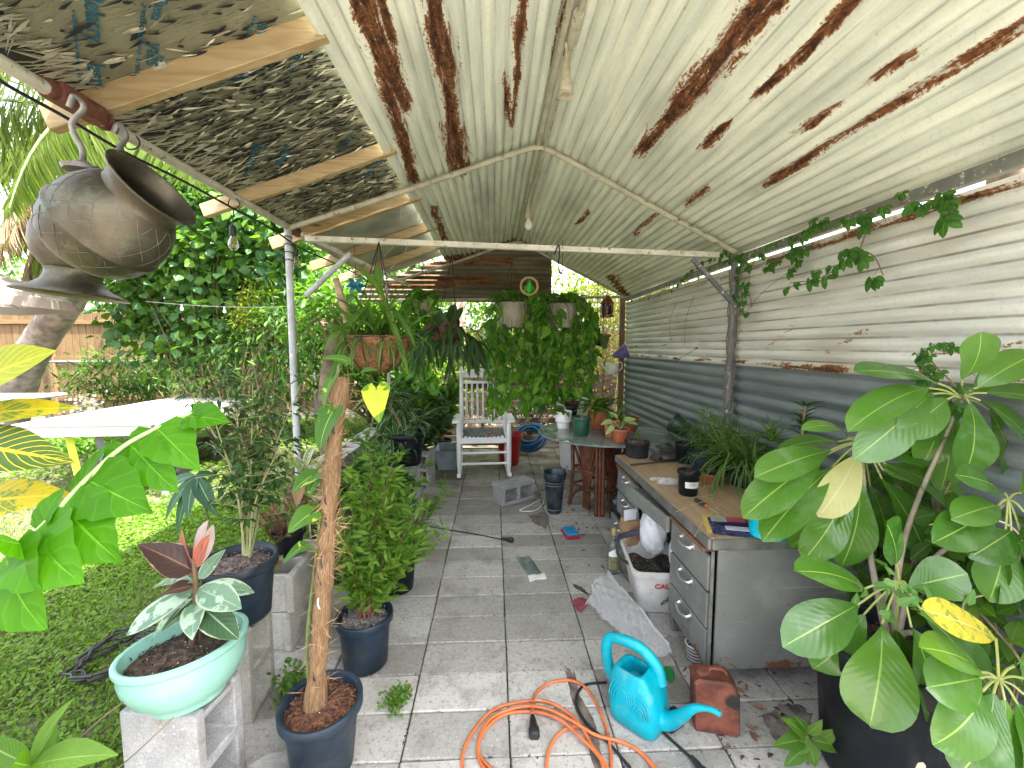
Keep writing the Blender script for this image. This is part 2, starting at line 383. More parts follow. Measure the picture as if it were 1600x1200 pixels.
# ================================================================== the shelter
RX, RZ = 0.316, 2.92; LX, LZ = -1.42, 2.32; WX, EZ = 1.80, 2.185
Y0, Y1, Y2 = 0.42, 3.05, 5.72
port = thing('carport', 'open metal carport with rust streaked white corrugated roof over the grey patio', 'carport', (0.2, 3.0, 0))
def on_plane(px, py, p0, n):
    d = ray(px, py); return CAM + d*((V(p0)-CAM).dot(n)/d.dot(n))
def corr(name, o, along, across, lA, lC, mat, pitch=0.064, amp=0.0115, na=90, patches=(), trim=None, parent=port, sub=8, edge_rag=0.0, sgn=-1):
    o, along, across = V(o), V(along).normalized(), V(across).normalized(); nr = across.cross(along)
    if nr.z > 0: nr = -nr
    nc = int(lC/pitch*sub); a = np.linspace(0, lA, na+1); c = np.linspace(0, lC, nc+1)
    C, A = np.meshgrid(c, a)
    h = amp*np.cos(C/pitch*2*PI)+0.002*np.sin(A*3.1+C*2); h = sgn*amp*(1-2*np.abs(np.cos(C/pitch*PI))**1.25)+0.003*np.sin(A*3.1+C*2)
    if edge_rag:
        A2 = A + 0*C
    P = np.array(o) + A[..., None]*np.array(along) + C[..., None]*np.array(across) + h[..., None]*np.array(nr)
    uv = np.stack([C, A], -1).reshape(-1, 2)
    rust = np.zeros(C.size); Cf, Af = C.ravel(), A.ravel()
    for (c0, a0, c1, a1, hw, s) in patches:
        dx, dy = c1-c0, a1-a0; L2 = dx*dx+dy*dy+1e-9
        t_ = np.clip(((Cf-c0)*dx+(Af-a0)*dy)/L2, 0, 1); dc = np.abs(Cf-(c0+t_*dx)); da = np.abs(Af-(a0+t_*dy))
        dist = np.sqrt((dc/hw)**2+(da/(hw*2.5))**2); rust = np.maximum(rust, s*np.clip(1.30-dist*0.62, 0, 1.0))
    n = nc+1
    keep = [(j*n+i, j*n+i+1, (j+1)*n+i+1, (j+1)*n+i) for j in range(na) for i in range(nc) if trim is None or trim(c[i], a[j])]
    mb = MB(); mb.add(P.reshape(-1, 3), np.array(keep), uv)
    return mb.build(name, mat, parent, attr={'rust': rust}, ang=0)
# right slope
rn_ = V(-(RZ-EZ), 0, -(WX-RX)).normalized(); rdir = V(WX-RX, 0, EZ-RZ).normalized(); rlen = math.hypot(WX-RX, EZ-RZ)
WR = 1.35
def rp(px, py):
    p = on_plane(px, py, (RX, 0, RZ), rn_) - V(RX, Y0, RZ); return (p.dot(rdir), p.y)
def seg(f, a, b, wpx, s=1.0):
    c0, a0 = f(*a); c1, a1 = f(*b); m0 = f(a[0]+wpx, a[1]); return (c0, a0, c1, a1, max(0.016, abs(m0[0]-c0)*0.95), s)
prt = [tuple(q[:4])+(q[4]*WR, q[5]) for q in [seg(rp, (1240, 0), (1010, 245), 17), seg(rp, (1225, 15), (1080, 170), 22), seg(rp, (1340, 32), (1215, 150), 7), seg(rp, (1300, 75), (1200, 160), 8, .95), seg(rp, (1418, 118), (1395, 132), 4, .9), seg(rp, (1300, 195), (1275, 210), 4, .9),
       seg(rp, (1600, 70), (1520, 118), 10), seg(rp, (1500, 130), (1205, 298), 5, .72), seg(rp, (1270, 265), (1210, 298), 6, .9), seg(rp, (1140, 213), (1112, 238), 6), seg(rp, (1110, 310), (1085, 328), 3, .8),
       seg(rp, (925, 340), (908, 355), 3, .8), seg(rp, (1030, 345), (1000, 372), 3, .75), seg(rp, (960, 440), (985, 470), 12, .9), seg(rp, (890, 20), (893, 85), 4, .8)]]
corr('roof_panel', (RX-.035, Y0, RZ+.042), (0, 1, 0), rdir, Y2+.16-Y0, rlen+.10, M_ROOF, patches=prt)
# left slope, only its upper half is sheet metal
ln_ = V(RZ-LZ, 0, -(RX-LX)).normalized(); ldir = V(LX-RX, 0, LZ-RZ).normalized(); llen = math.hypot(LX-RX, LZ-RZ); LT = llen*0.548
def lp(px, py):
    p = on_plane(px, py, (RX, 0, RZ), ln_) - V(RX, Y0, RZ); return (p.dot(ldir), p.y)
plt = [seg(lp, (540, 0), (618, 170), 23), seg(lp, (560, 40), (640, 292), 16), seg(lp, (575, 0), (600, 90), 9), seg(lp, (665, 0), (668, 60), 13), seg(lp, (668, 60), (690, 130), 18), seg(lp, (690, 130), (700, 240), 13), seg(lp, (700, 225), (712, 268), 17),
       seg(lp, (808, 0), (800, 90), 9), seg(lp, (802, 90), (793, 205), 6, .9), seg(lp, (780, 140), (786, 190), 6, .9), seg(lp, (672, 335), (690, 380), 7, .85), seg(lp, (868, 20), (850, 130), 5, .62),
       seg(lp, (680, 410), (745, 405), 10, .8)]
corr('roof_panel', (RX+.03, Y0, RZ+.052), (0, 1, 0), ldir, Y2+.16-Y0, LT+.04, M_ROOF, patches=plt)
# side wall: white sheets above, grey sheets below
SEAM = 1.36
wpat = [(0.70, 0.3+i*0.45, 0.70, 0.55+i*0.45, 0.016, 0.62) for i in range(12)] + [(0.66+random.uniform(-.2, .03), a, 0.66+random.uniform(-.1, .03), a+.3, .014, .5) for a in np.arange(.4, 5, .55)] + [(0.03, .8, 0.03, 2.3, .016, .75), (0.05, 2.4, .05, 3.3, .012, .6)] + [(0.71, 1.72, .715, 2.1, .016, .9)]
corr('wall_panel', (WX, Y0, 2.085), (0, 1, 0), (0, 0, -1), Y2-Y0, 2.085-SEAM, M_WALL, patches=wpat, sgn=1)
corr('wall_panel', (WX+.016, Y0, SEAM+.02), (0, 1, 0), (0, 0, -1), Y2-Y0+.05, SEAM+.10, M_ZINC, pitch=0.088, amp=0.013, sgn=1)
g = MB(); g.box((WX+.01, (Y0+Y2)/2, EZ-.045), (.045, Y2-Y0+.1, .055), ch=.006)
g.build('eave_rail', tubepaint('eave_rail_paint', (0.20, 0.21, 0.18), (0.72, 0.71, 0.62)), port)
# gable sheet at the back, ribs across
gx0, gx1 = PY(560, 430, Y2+.1).x, PY(862, 430, Y2+.1).x
gz0, gz1 = 2.10, RZ+.10
def gtrim(c, a):
    x, z = gx0+a, gz1-c
    return z < RZ+.12-(abs(x-RX))*(0.49 if x > RX else 0.36)
gpat = [(c, a0, c, a1, .024, s) for c, a0, a1, s in ((.28, 1.0, 1.5, .95), (.42, .75, 1.25, 1.0), (.40, 1.35, 2.0, .8), (.60, .5, 1.7, 1.0), (.63, .9, 1.3, .9), (.71, .1, 1.25, .9), (.5, .3, .7, .7), (.12, 1.3, 1.6, .8), (.34, 1.2, 2.0, .8), (.66, 1.2, 2.1, .8))]
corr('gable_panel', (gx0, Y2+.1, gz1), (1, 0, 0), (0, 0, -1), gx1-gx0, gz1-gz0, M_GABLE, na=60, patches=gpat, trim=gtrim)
# tubes
def tube(name, pts, r, m, n=10, parent=port): mb = MB(); mb.tube(pts, r, n); return mb.build(name, m, parent)
for yy in (Y0, Y1, Y2):
    tube('arch_tube', bez([(LX, yy, LZ-.02), (LX+.06, yy, LZ+.01), (-.55, yy, 2.594), (RX-.17, yy, RZ-.085), (RX, yy, RZ-.045), (RX+.14, yy, RZ-.09), (1.0, yy, 2.555), (WX-.08, yy, EZ+.01), (WX-.05, yy, EZ-.02)], 6), 0.019, M_TUBE)
tube('ridge_tube', [(RX, -.1 if False else Y0, RZ-.03), (RX, Y2, RZ-.03)], 0.017, M_TUBE)
tube('conduit', [(RX+.045, Y0, RZ-.05), (RX+.045, 1.6, RZ-.05), (RX+.04, 4.2, RZ-.055)], 0.011, M_TUBE)
mb = MB(); mb.lathe([(0, -.08), (.024, -.08), (.026, -.07), (.026, .07), (.024, .08), (0, .08)], (RX+.04, 1.93, RZ-.05), 12, M=Matrix.Rotation(PI/2, 3, 'X')); mb.build('conduit_coupling', M_TUBE, port)
tube('eave_tube', [(LX, Y0, LZ), (LX, 1.9, LZ-.004), (LX, Y1, LZ)], 0.022, M_TUBE)
tube('eave_tube', [(LX, Y1, LZ), (LX, 4.4, LZ-.01), (LX, Y2, LZ)], 0.022, M_TUBE)
tl, tr_ = PY(478, 373, Y1), PY(1122, 399, Y1)
mb = MB(); mb.tube([tl, tr_], 0.03, 4, flat=0.85); mb.build('tie_beam', M_TIE, port)
mb = MB(); mb.tube([PY(600, 470, Y2-.05), PY(985, 464, Y2-.05)], 0.02, 4); mb.build('tie_beam', M_TUBE, port)
tube('post', [(LX, Y1, -.05), (LX-.005, Y1, 1.2), (LX, Y1, LZ)], 0.024, M_TUBEG, 12)
tube('post', [(LX, Y2, -.05), (LX, Y2, LZ)], 0.022, M_TUBE, 12); tube('post', [(LX, Y0, -.05), (LX, Y0, LZ)], 0.024, M_TUBEG, 12)
tube('post', [(WX-.05, Y1, -.05), (WX-.05, Y1, EZ-.02)], 0.026, M_TUBEP, 12)
tube('post', [(WX-.05, Y0, -.05), (WX-.05, Y0, EZ-.02)], 0.026, M_TUBEP, 12)
mb = MB(); mb.box((WX-.06, Y2-.02, 1.08), (.07, .05, 2.16), ch=.004); mb.build('post', woodmat('post_wood', (.3, .2, .12), (.2, .12, .07), axis='Z'), port)
tube('brace', [PY(478, 462, Y1), PY(548, 396, Y1+.02)], 0.020, M_TUBEG, 10)
tube('brace', [PY(1082, 404, Y1-.03), PY(1150, 480, Y1-.03)], 0.019, M_TUBEP, 4)
tube('diagonal_pole', [PY(472, 366, Y1+.05), PY(640, 446, Y1+1.2)], 0.016, M_TIE, 6)
# rusty joint plates on the left eave tube
M_RUST = plain('rusty_plate', (0.13, 0.045, 0.025), 0.85, var=0.35, vs=30, bump=.4)
for px, py, L_ in ((122, 160, .17), (457, 353, .12)):
    yy = PX(px, py, LX).y; mb = MB(); mb.box((LX-.0, yy, LZ+.005), (.062, L_, .062), ch=.008)
    for s_ in (-1, 1): mb.lathe([(0, -.012), (.03, -.012), (.034, 0), (.03, .012), (0, .012)], (LX, yy+s_*(L_/2+.012), LZ), 10, M=Matrix.Rotation(PI/2, 3, 'X'))
    mb.build('joint_plate', M_RUST, port)
# rafters
ru = V(0, 0, 1) - ldir*ldir.z; ru.normalize()
for yy, x0, x1, hh in ((1.20, -1.66, -.62, .085), (1.685, -1.60, -.60, .09), (2.62, -1.68, -.56, .075), (3.42, -1.70, -.55, .09), (4.25, -1.75, -.55, .085), (5.0, -1.75, -.55, .085)):
    def at(x): return V(RX, yy, RZ) + ldir*((x-RX)/ldir.x)
    m_ = (at(x0)+at(x1))/2 + ru*(hh/2+.022); L_ = (at(x1)-at(x0)).length
    rot = Matrix((-ldir, V(0, 1, 0), (-ldir).cross(V(0, 1, 0)))).transposed()
    mb = MB(); mb.box(m_, (L_, .04, hh), rot, ch=.003); o = mb.build('rafter', M_LUMBER, port)
# torn foil board above the rafters
def foilmat(name, base, lo):
    t = NT(name); uv = t.n('ShaderNodeUVMap').outputs[0]; n1 = t.noise(uv, 7, 6, 0.65)
    mp = t.n('ShaderNodeMapping'); t.l(uv, mp.inputs[0]); mp.inputs['Scale'].default_value = (7, 42, 1)
    n2 = t.noise(mp.outputs[0], 1.0, 6, 0.75, 0.9)
    c = t.mix(t.step(n1, .3, .7), base, tuple(x*.7 for x in base)); c = t.mix(t.math('MULTIPLY', t.step(n2, lo, lo+.03), .9), c, (0.012, 0.012, 0.014)); c = t.mix(t.step(n2, .26, .22), c, (0.5, 0.49, 0.40))
    return t.done(t.bsdf(Base_Color=c, Roughness=0.42, Metallic=0.2, Normal=t.bump(n2, .6, .01)))
M_FOIL = foilmat('torn_foil', (0.27, 0.27, 0.175), .60); M_FLAKE = plain('foil_flake', (0.48, 0.46, 0.33), 0.38, 0.2, var=.3, vs=20); M_BLACK = plain('black_board', (0.012, 0.012, 0.014), .8)
FO = V(RX, 0, RZ) + ru*(.022+.09)
def fpt(x, y, dz=0): return FO + ldir*((x-RX)/ldir.x) + V(0, y, 0) - ru*dz
def foil_sheet(name, x0, x1, y0, y1, mat, rag):
    nu, nv = 40, 60; mb = MB(); edge = [x0 + rag*(random.random()**2) for _ in range(nv+1)]
    def fn(u, v):
        j = int(round(v*nv)); x = edge[j]+(x1-edge[j])*u; return fpt(x, y0+(y1-y0)*v, .004*math.sin(u*23+v*17)+.003*math.sin(v*60))
    mb.sheet(fn, nu, nv); mb.UV[-1] = np.array([[u*(x1-x0), v*(y1-y0)] for v in np.linspace(0, 1, nv+1) for u in np.linspace(0, 1, nu+1)]); return mb.build(name, mat, port)
board = foil_sheet('foil_board', -1.43, -.57, Y0, 3.38, M_FOIL, .10)
mb = MB(); mb.sheet(lambda u, v: fpt(-1.52+u*.97, Y0+v*2.96, -.02), 2, 2); mb.build('backing', M_BLACK, board)
board2 = foil_sheet('roof_board', -1.55, -.56, 3.385, Y2, plain('grey_board', (0.40, 0.40, 0.36), .6, var=.2, vs=3), .0)
# peeling strips, long along the slope
k = 3000; xs = RNG.uniform(-1.42, -.62, k); ys = RNG.permutation(np.concatenate([RNG.uniform(Y0, 3.35, k//4), RNG.uniform(1.75, 3.3, k-k//4)]))
for nm, mt, kk, sgn in (('foil_strip', M_FLAKE, slice(0, 1500), 1), ('foil_tear', M_BLACK, slice(1500, 3000), .3)):
    X_, Y_ = xs[kk], ys[kk]; P = np.array([tuple(fpt(x, y, .012)) for x, y in zip(X_, Y_)]); n_ = len(P)
    D = np.array([tuple(ldir)])*np.where(RNG.random(n_) < .7, 1, -1)[:, None] + RNG.normal(0, .10, (n_, 3)); D = D - np.array(tuple(ru))*RNG.uniform(0, .35, n_)[:, None]*sgn
    N = -np.array([tuple(ru)]).repeat(n_, 0) + RNG.normal(0, .45 if sgn == 1 else .1, (n_, 3))
    mb = MB(); mb.leaves(P, D, N, RNG.uniform(.015, .11, n_), RNG.uniform(.003, .011, n_)*(1 if sgn == 1 else 1.7), fold=.1, shape=(1.0, .55)); o = mb.build(nm, mt, board); o['kind'] = 'stuff'
mb, fb = MB(), MB()
for i in range(46):    # bigger holes where the foil is gone, each with a curled flap on one side
    x, y = random.uniform(-1.34, -.68), random.choice((random.uniform(Y0+.1, 3.3), random.uniform(1.75, 3.3))); l_, w_ = random.uniform(.04, .13), random.uniform(.012, .04); q = []
    for k in range(9): a = 2*PI*k/9; rr_ = random.uniform(.65, 1.15); q.append(fpt(x+l_*.5*rr_*math.cos(a), y+w_*.5*rr_*math.sin(a)-.12*l_*math.cos(a), .009))
    mb.poly(q, tuple(-ru*.0006)); s_ = random.choice((-1, 1)); fb.leaf(fpt(x+l_*.4, y+s_*w_*.5, .010), ldir+V(0, -.15, 0), V(0, s_, -.6), l_*.9, w_*random.uniform(.5, 1.0), droop=random.uniform(-.5, .8), nseg=5, shape='strap', fold=.5)
o = mb.build('foil_hole', M_BLACK, board); o['kind'] = 'stuff'; o = fb.build('foil_flap', M_FLAKE, board); o['kind'] = 'stuff'
# ragged fringe on the low edge
n_ = 520; Y_ = np.sort(RNG.uniform(1.25, 3.4, n_)); P = np.array([tuple(fpt(-1.37+RNG.uniform(-.03, .06), y, .01)) for y in Y_])
D = np.array([tuple(ldir)]).repeat(n_, 0) + np.stack([RNG.normal(0, .1, n_), RNG.normal(-.25, .3, n_), RNG.normal(-.12, .14, n_)], 1)
mb = MB(); mb.leaves(P, D, -np.array([tuple(ru)]).repeat(n_, 0)+RNG.normal(0, .5, (n_, 3)), RNG.uniform(.05, .17, n_), RNG.uniform(.006, .016, n_), fold=.15, shape=(1.0, .5)); o = mb.build('foil_fringe', foilmat('fringe_foil', (0.5, .48, .36), .7), board); o['kind'] = 'stuff'
# printing on the foil
M_INK = plain('teal_ink', (0.012, 0.10, 0.15), .6, var=.3, vs=30)
def text_mesh(s_, size, bold=0.0, ext=0.0006):
    cu = bpy.data.curves.new('lettering', 'FONT'); cu.body = s_; cu.size = size; cu.extrude = ext; cu.offset = bold; cu.align_x = 'LEFT'
    ob = bpy.data.objects.new('lettering', cu); COL.objects.link(ob); dg = bpy.context.evaluated_depsgraph_get(); me = bpy.data.meshes.new_from_object(ob.evaluated_get(dg))
    bpy.data.objects.remove(ob); bpy.data.curves.remove(cu); return me
def lettering(name, s_, M4, size, mat, parent, bold=0.0, center=False):
    me = text_mesh(s_, size, bold); me.materials.append(mat)
    xs_ = [v.co.x for v in me.vertices]; cx = (min(xs_)+max(xs_))/2 if center else 0
    me.transform(M4 @ Matrix.Translation((-cx, 0, 0))); o = bpy.data.objects.new(name, me); COL.objects.link(o)
    if parent is not None: o.parent = parent; o.matrix_parent_inverse = WORLD_OF(parent).inverted()
    return o
FN = -ru
for s_, a, b, up in (('Relacry', (128, -22), (135, 58), 1), ('lacry', (133, 92), (140, 134), 1), ('Reola', (243, -12), (233, 24), 1), ('ydis', (228, 60), (226, 96), 1), ('Reflex', (226, 112), (217, 146), 1), ('R', (214, 158), (211, 168), 1), ('anok', (402, 28), (394, 70), 1), ('Selacry', (390, 82), (368, 124), 1), ('Safe to', (466, 62), (445, 106), 1),
                     ('Reflex Selacry', (545, 205), (500, 268), .8), ('Relacry R', (474, 252), (440, 308), .8), ('Selacry', (395, 220), (376, 272), .8), ('Reflex', (585, 248), (562, 280), .8),
                     ('reflective insulation', (109, 8), (120, 128), .4), ('reflective insulation', (219, 0), (205, 150), .4), ('insulation board', (394, 18), (360, 125), .35), ('insulation', (452, 60), (428, 118), .35)):
    A_, B_ = on_plane(*a, FO, FN), on_plane(*b, FO, FN); L_ = (B_-A_).length; x_ = (B_-A_).normalized(); y_ = FN.cross(x_)
    me = text_mesh(s_, 1.0); wd = max(v.co.x for v in me.vertices); bpy.data.meshes.remove(me); sz = L_/wd
    M4 = Matrix(((x_.x, y_.x*up, FN.x, 0), (x_.y, y_.y*up, FN.y, 0), (x_.z, y_.z*up, FN.z, 0), (0, 0, 0, 1))); M4.translation = A_ + FN*.012
    lettering('lettering', s_, M4, sz, M_INK, board, bold=sz*.012)
for pts in ([(292, 108), (325, 100), (328, 112), (290, 119)], [(287, 128), (312, 119), (322, 124), (286, 132)], [(316, 106), (328, 100), (322, 122), (312, 120)], [(430, 232), (455, 222), (450, 245), (428, 255)], [(560, 232), (574, 222), (576, 232), (558, 240)]):
    q = [on_plane(*p, FO, FN)+FN*.012 for p in pts]; mb = MB(); mb.poly(q, FN*.0006); mb.build('printed_mark', M_INK, board)

# ================================================================== ground
M_SOIL = plain('soil', (0.115, 0.095, 0.07), .95, var=.4, vs=3, bump=.5, bs=30)
mb = MB(); mb.add([(-60, -30, -.035), (60, -30, -.035), (60, 90, -.035), (-60, 90, -.035)], [(0, 1, 2, 3)]); struct(mb.build('ground', M_SOIL))
# patio pavers
def pavermat():
    t = NT('paver_concrete'); co = t.coord('Object'); rn = t.attr('rnd'); n = t.noise(co, 5.5, 7, .72); f = t.noise(co, 52, 5, .75); sp = t.noise(co, 88, 2, .5); st = t.noise(co, 1.1, 5, .6, .6)
    c = t.mix(rn, (0.285, 0.27, 0.25), (0.53, 0.505, 0.47)); c = t.mix(t.math('MULTIPLY', t.step(n, .46, .66), .55), c, (0.20, 0.185, 0.165)); c = t.mix(t.math('MULTIPLY', t.step(f, .5, .66), .55), c, (0.13, 0.12, 0.11)); c = t.mix(t.math('MULTIPLY', t.step(sp, .64, .70), .6), c, (0.62, 0.60, 0.57))
    c = t.mix(t.math('MULTIPLY', t.step(st, .56, .7), .38), c, (0.20, 0.155, 0.09))
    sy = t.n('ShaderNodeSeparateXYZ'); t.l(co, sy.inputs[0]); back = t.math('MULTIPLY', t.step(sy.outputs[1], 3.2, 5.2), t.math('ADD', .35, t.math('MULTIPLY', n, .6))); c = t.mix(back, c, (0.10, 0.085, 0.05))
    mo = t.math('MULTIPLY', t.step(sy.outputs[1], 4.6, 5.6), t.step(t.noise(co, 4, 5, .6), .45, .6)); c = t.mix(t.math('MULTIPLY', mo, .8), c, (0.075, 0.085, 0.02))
    return t.done(t.bsdf(Base_Color=c, Roughness=.88, Specular_IOR_Level=.25, Normal=t.bump(t.math('ADD', f, t.math('MULTIPLY', n, 1.5)), .8, .005)))
mb = MB(); cx0, cw, ry0, rh = 0.055, .402, 1.4145, .2025
for i in range(-4, 5):
    for j in range(-36, 23):  # unseen rows behind the camera added to bounce light onto the ceiling
        x0, x1 = cx0+i*cw, cx0+(i+1)*cw; x0, x1 = max(x0, -1.20), min(x1, 1.82)
        if x1-x0 < .08: continue
        yc = ry0+(j+.5)*rh; g_ = random.uniform(.0015, .0042); rot = Matrix.Rotation(random.gauss(0, .006), 3, 'Z') @ Matrix.Rotation(random.gauss(0, .003), 3, 'X') @ Matrix.Rotation(random.gauss(0, .002), 3, 'Y')
        mb.box(((x0+x1)/2, yc, -.03+random.uniform(-.003, .0015)), (x1-x0-2*g_, rh-2*g_, .06), rot, ch=.0045)
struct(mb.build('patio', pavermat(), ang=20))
mb = MB(); mb.add([(-1.2, -5.8, -.014), (1.85, -5.8, -.014), (1.85, 6.2, -.014), (-1.2, 6.2, -.014)], [(0, 1, 2, 3)]); struct(mb.build('patio_joint_sand', plain('joint_sand', (0.04, 0.034, 0.026), .95, var=.4, vs=20)))

n_ = 2600; ci = RNG.integers(-3, 5, n_); rj = RNG.integers(-3, 23, n_); horiz = RNG.random(n_) < .6
X_ = np.where(horiz, RNG.uniform(-1.15, 1.75, n_), cx0+ci*cw+RNG.normal(0, .004, n_)); Yy = np.where(horiz, ry0+rj*rh+RNG.normal(0, .004, n_), RNG.uniform(.8, 5.9, n_)); D = RNG.normal(0, 1, (n_, 3))*[1, 1, .25]
mb = MB(); mb.leaves(np.stack([X_, Yy, np.full(n_, -.001)], 1), D, RNG.normal(0, .5, (n_, 3))+[0, 0, 1], RNG.uniform(.004, .016, n_), RNG.uniform(.003, .008, n_), fold=.4)
tag(mb.build('joint_debris', plain('joint_debris', (.045, .042, .022), .95, var=.6, vs=12)), 'dark crumbs and moss caught in the paving joints', 'debris', kind='stuff')
# ================================================================== yard and background planting
L_DARK = leafmat('leaf_dark', (0.022, 0.062, 0.014), (0.05, 0.115, 0.028), vein=(0.10, .17, .06), rough=.32, trans=.3)
L_MID = leafmat('leaf_mid', (0.05, 0.13, 0.015), (0.12, 0.23, 0.035), vein=(0.16, .25, .08), rough=.38, trans=.38)
L_FRESH = leafmat('leaf_fresh', (0.07, 0.16, 0.02), (0.14, 0.25, 0.04), vein=(0.2, .3, .1), rough=.4, trans=.42)
L_YEL = leafmat('leaf_yellowgreen', (0.17, 0.22, 0.03), (0.32, 0.34, 0.06), rough=.42, trans=.45)
L_BLUE = leafmat('leaf_bluegreen', (0.045, 0.125, 0.045), (0.095, 0.20, 0.075), vein=(.12, .2, .1), rough=.3, trans=.28)
L_DRY = leafmat('leaf_dry', (0.28, 0.20, 0.09), (0.42, 0.36, 0.14), rough=.6, trans=.4)
M_STEM = plain('twig', (0.24, 0.17, 0.09), .8, var=.3, vs=20); M_BARK = plain('bark', (0.16, 0.115, 0.075), .9, var=.35, vs=9, bump=.8, bs=22); M_GSTEM = plain('green_stem', (0.13, 0.17, 0.05), .55, var=.2, vs=20)
def crown_pts(ells, n, clump=.22, per=26, shell=.55):
    """positions clustered in sprays through the volume of ellipsoids (c, (rx,ry,rz)); returns pos, outward"""
    vol = np.array([e[1][0]*e[1][1]*e[1][2] for e in ells])**.8; pr = vol/vol.sum(); K = max(1, n//per)
    ei = RNG.choice(len(ells), K, p=pr); u = RNG.normal(size=(K, 3)); u /= np.linalg.norm(u, axis=1, keepdims=True)
    r = (shell + (1-shell)*RNG.random(K)**.6)*RNG.uniform(.86, 1.1, K)
    C = np.array([e[0] for e in ells], float)[ei]; Rr = np.array([e[1] for e in ells], float)[ei]
    ctr = C + u*Rr*r[:, None]; ci = RNG.integers(0, K, n); P = ctr[ci] + RNG.normal(0, 1, (n, 3))*clump*np.array([1, 1, .8])
    return P, u[ci], ctr
def leaf_dirs(out, n, down=.35, spread=.7):
    D = out*.6 + RNG.normal(0, spread, (n, 3)); D[:, 2] -= down
    N = out*.35 + np.array([0, 0, .9]) + RNG.normal(0, .4, (n, 3)); return D, N
def bush(name, label, base, ells, n, L, W, mat, cat='shrub', group=None, stems=5, clump=.2, per=26, down=.35, sr=.012, smat=None, shell=.5, jitter=.3, mats2=None, lean=.25, shape=(.72, 1.0)):
    base = V(base); t = thing(name, label, cat, base, 0, group)
    P, out, ctr = crown_pts(ells, n, clump, per, shell); keep = P[:, 2] > .03; P, out = P[keep], out[keep]; n = len(P); D, N = leaf_dirs(out, n, down)
    sc = RNG.uniform(1-jitter, 1+jitter, n); mb = MB()
    if mats2 is not None:
        sel = RNG.random(n) < mats2[1]; mb.leaves(P[~sel], D[~sel], N[~sel], (L*sc)[~sel], (W*sc)[~sel], shape=shape); mb.leaves(P[sel], D[sel], N[sel], (L*sc)[sel], (W*sc)[sel], mi=1, shape=shape); ml = [mat, mats2[0]]
    else: mb.leaves(P, D, N, L*sc, W*sc, shape=shape); ml = mat
    mb.build('foliage', ml, t)
    if stems:
        mb = MB(); idx = RNG.choice(len(ctr), min(stems*3, len(ctr)), replace=False)
        for q, i in enumerate(idx):
            c = V(ctr[i]); b = base + V(random.gauss(0, lean*.4), random.gauss(0, lean*.4), -.03); md = b.lerp(c, .5) + V(random.gauss(0, .12), random.gauss(0, .12), random.uniform(-.05, .15))
            r0 = sr*random.uniform(.6, 1.3); mb.tube(bez([b, md, c], 4), [r0*(1-.7*k/8) for k in range(9)], 5)
        mb.build('stem', smat or M_STEM, t)
    return t
def tree(name, label, base, h, tr, ells, n, L, W, mat, group=None, limbs=7, bark=None, lean=(0, 0), clump=.35, per=30, down=.35, cat='tree', mats2=None):
    base = V(base); t = thing(name, label, cat, base, 0, group)
    P, out, ctr = crown_pts(ells, n, clump, per, .35); D, N = leaf_dirs(out, n, down); sc = RNG.uniform(.65, 1.3, n); mb = MB()
    if mats2 is not None:
        sel = RNG.random(n) < mats2[1]; mb.leaves(P[~sel], D[~sel], N[~sel], (L*sc)[~sel], (W*sc)[~sel]); mb.leaves(P[sel], D[sel], N[sel], (L*sc)[sel], (W*sc)[sel], mi=1); ml = [mat, mats2[0]]
    else: mb.leaves(P, D, N, L*sc, W*sc); ml = mat
    mb.build('crown', ml, t)
    top = base + V(lean[0], lean[1], h); mb = MB(); pts = bez([base-V(0, 0, .1), base.lerp(top, .5)+V(random.gauss(0, .08), random.gauss(0, .05), 0), top], 6)
    mb.tube(pts, [tr*(1.25 if i == 0 else 1-.45*i/12) for i in range(len(pts))], 10)
    for i in RNG.choice(len(ctr), min(limbs, len(ctr)), replace=False):
        c = V(ctr[i]); b = base.lerp(top, random.uniform(.6, 1)); mb.tube(bez([b, b.lerp(c, .5)+V(0, 0, .2), c], 4), [tr*.5*(1-.8*k/8) for k in range(9)], 6)
    mb.build('trunk', bark or M_BARK, t); return t

# lawn: clover, grass blades and creeping weeds on bare soil
k = 62000; X_ = np.concatenate([RNG.uniform(-3.6, -1.16, k), RNG.uniform(-9, -1.3, k//2)]); Yy = np.concatenate([RNG.uniform(.7, 4.0, k), RNG.uniform(3.2, 9, k//2)])
pn = np.sin(X_*2.3+1)*np.sin(Yy*1.9)+.6*np.sin(X_*5.1+Yy*3.3)+RNG.normal(0, .5, len(X_)); keep = pn > -1.15
X_, Yy = X_[keep], Yy[keep]; n_ = len(X_); hgt = np.abs(RNG.normal(.0, .028, n_))*(1+.5*np.sin(X_*3+Yy*2)); far = np.clip((Yy-2)/5, 0, 1)
P = np.stack([X_, Yy, -.03+hgt], 1); D = RNG.normal(0, .7, (n_, 3)); D[:, 2] = np.abs(D[:, 2])*.5+.1; N = np.array([0, 0, 1.])+RNG.normal(0, .3, (n_, 3))
M_LAWN = leafmat('lawn_leaf', (0.09, 0.175, 0.022), (0.175, 0.265, 0.05), rough=.5, trans=.4, bump=0)
mb = MB(); mb.leaves(P, D, N, RNG.uniform(.012, .032, n_)*(1+far*1.6), RNG.uniform(.009, .020, n_)*(1+far*1.6))
k = 17000; X_ = RNG.uniform(-4.5, -1.14, k); Yy = RNG.uniform(.7, 5.5, k); P = np.stack([X_, Yy, np.full(k, -.035)], 1); D = RNG.normal(0, .45, (k, 3)); D[:, 2] = 1
mb.leaves(P, D, RNG.normal(0, 1, (k, 3)), RNG.uniform(.04, .10, k), RNG.uniform(.003, .006, k), shape=(1, .9))
o = mb.build('grass', M_LAWN); tag(o, 'low lawn of clover, creeping weeds and grass blades beside the patio', 'grass', kind='stuff')

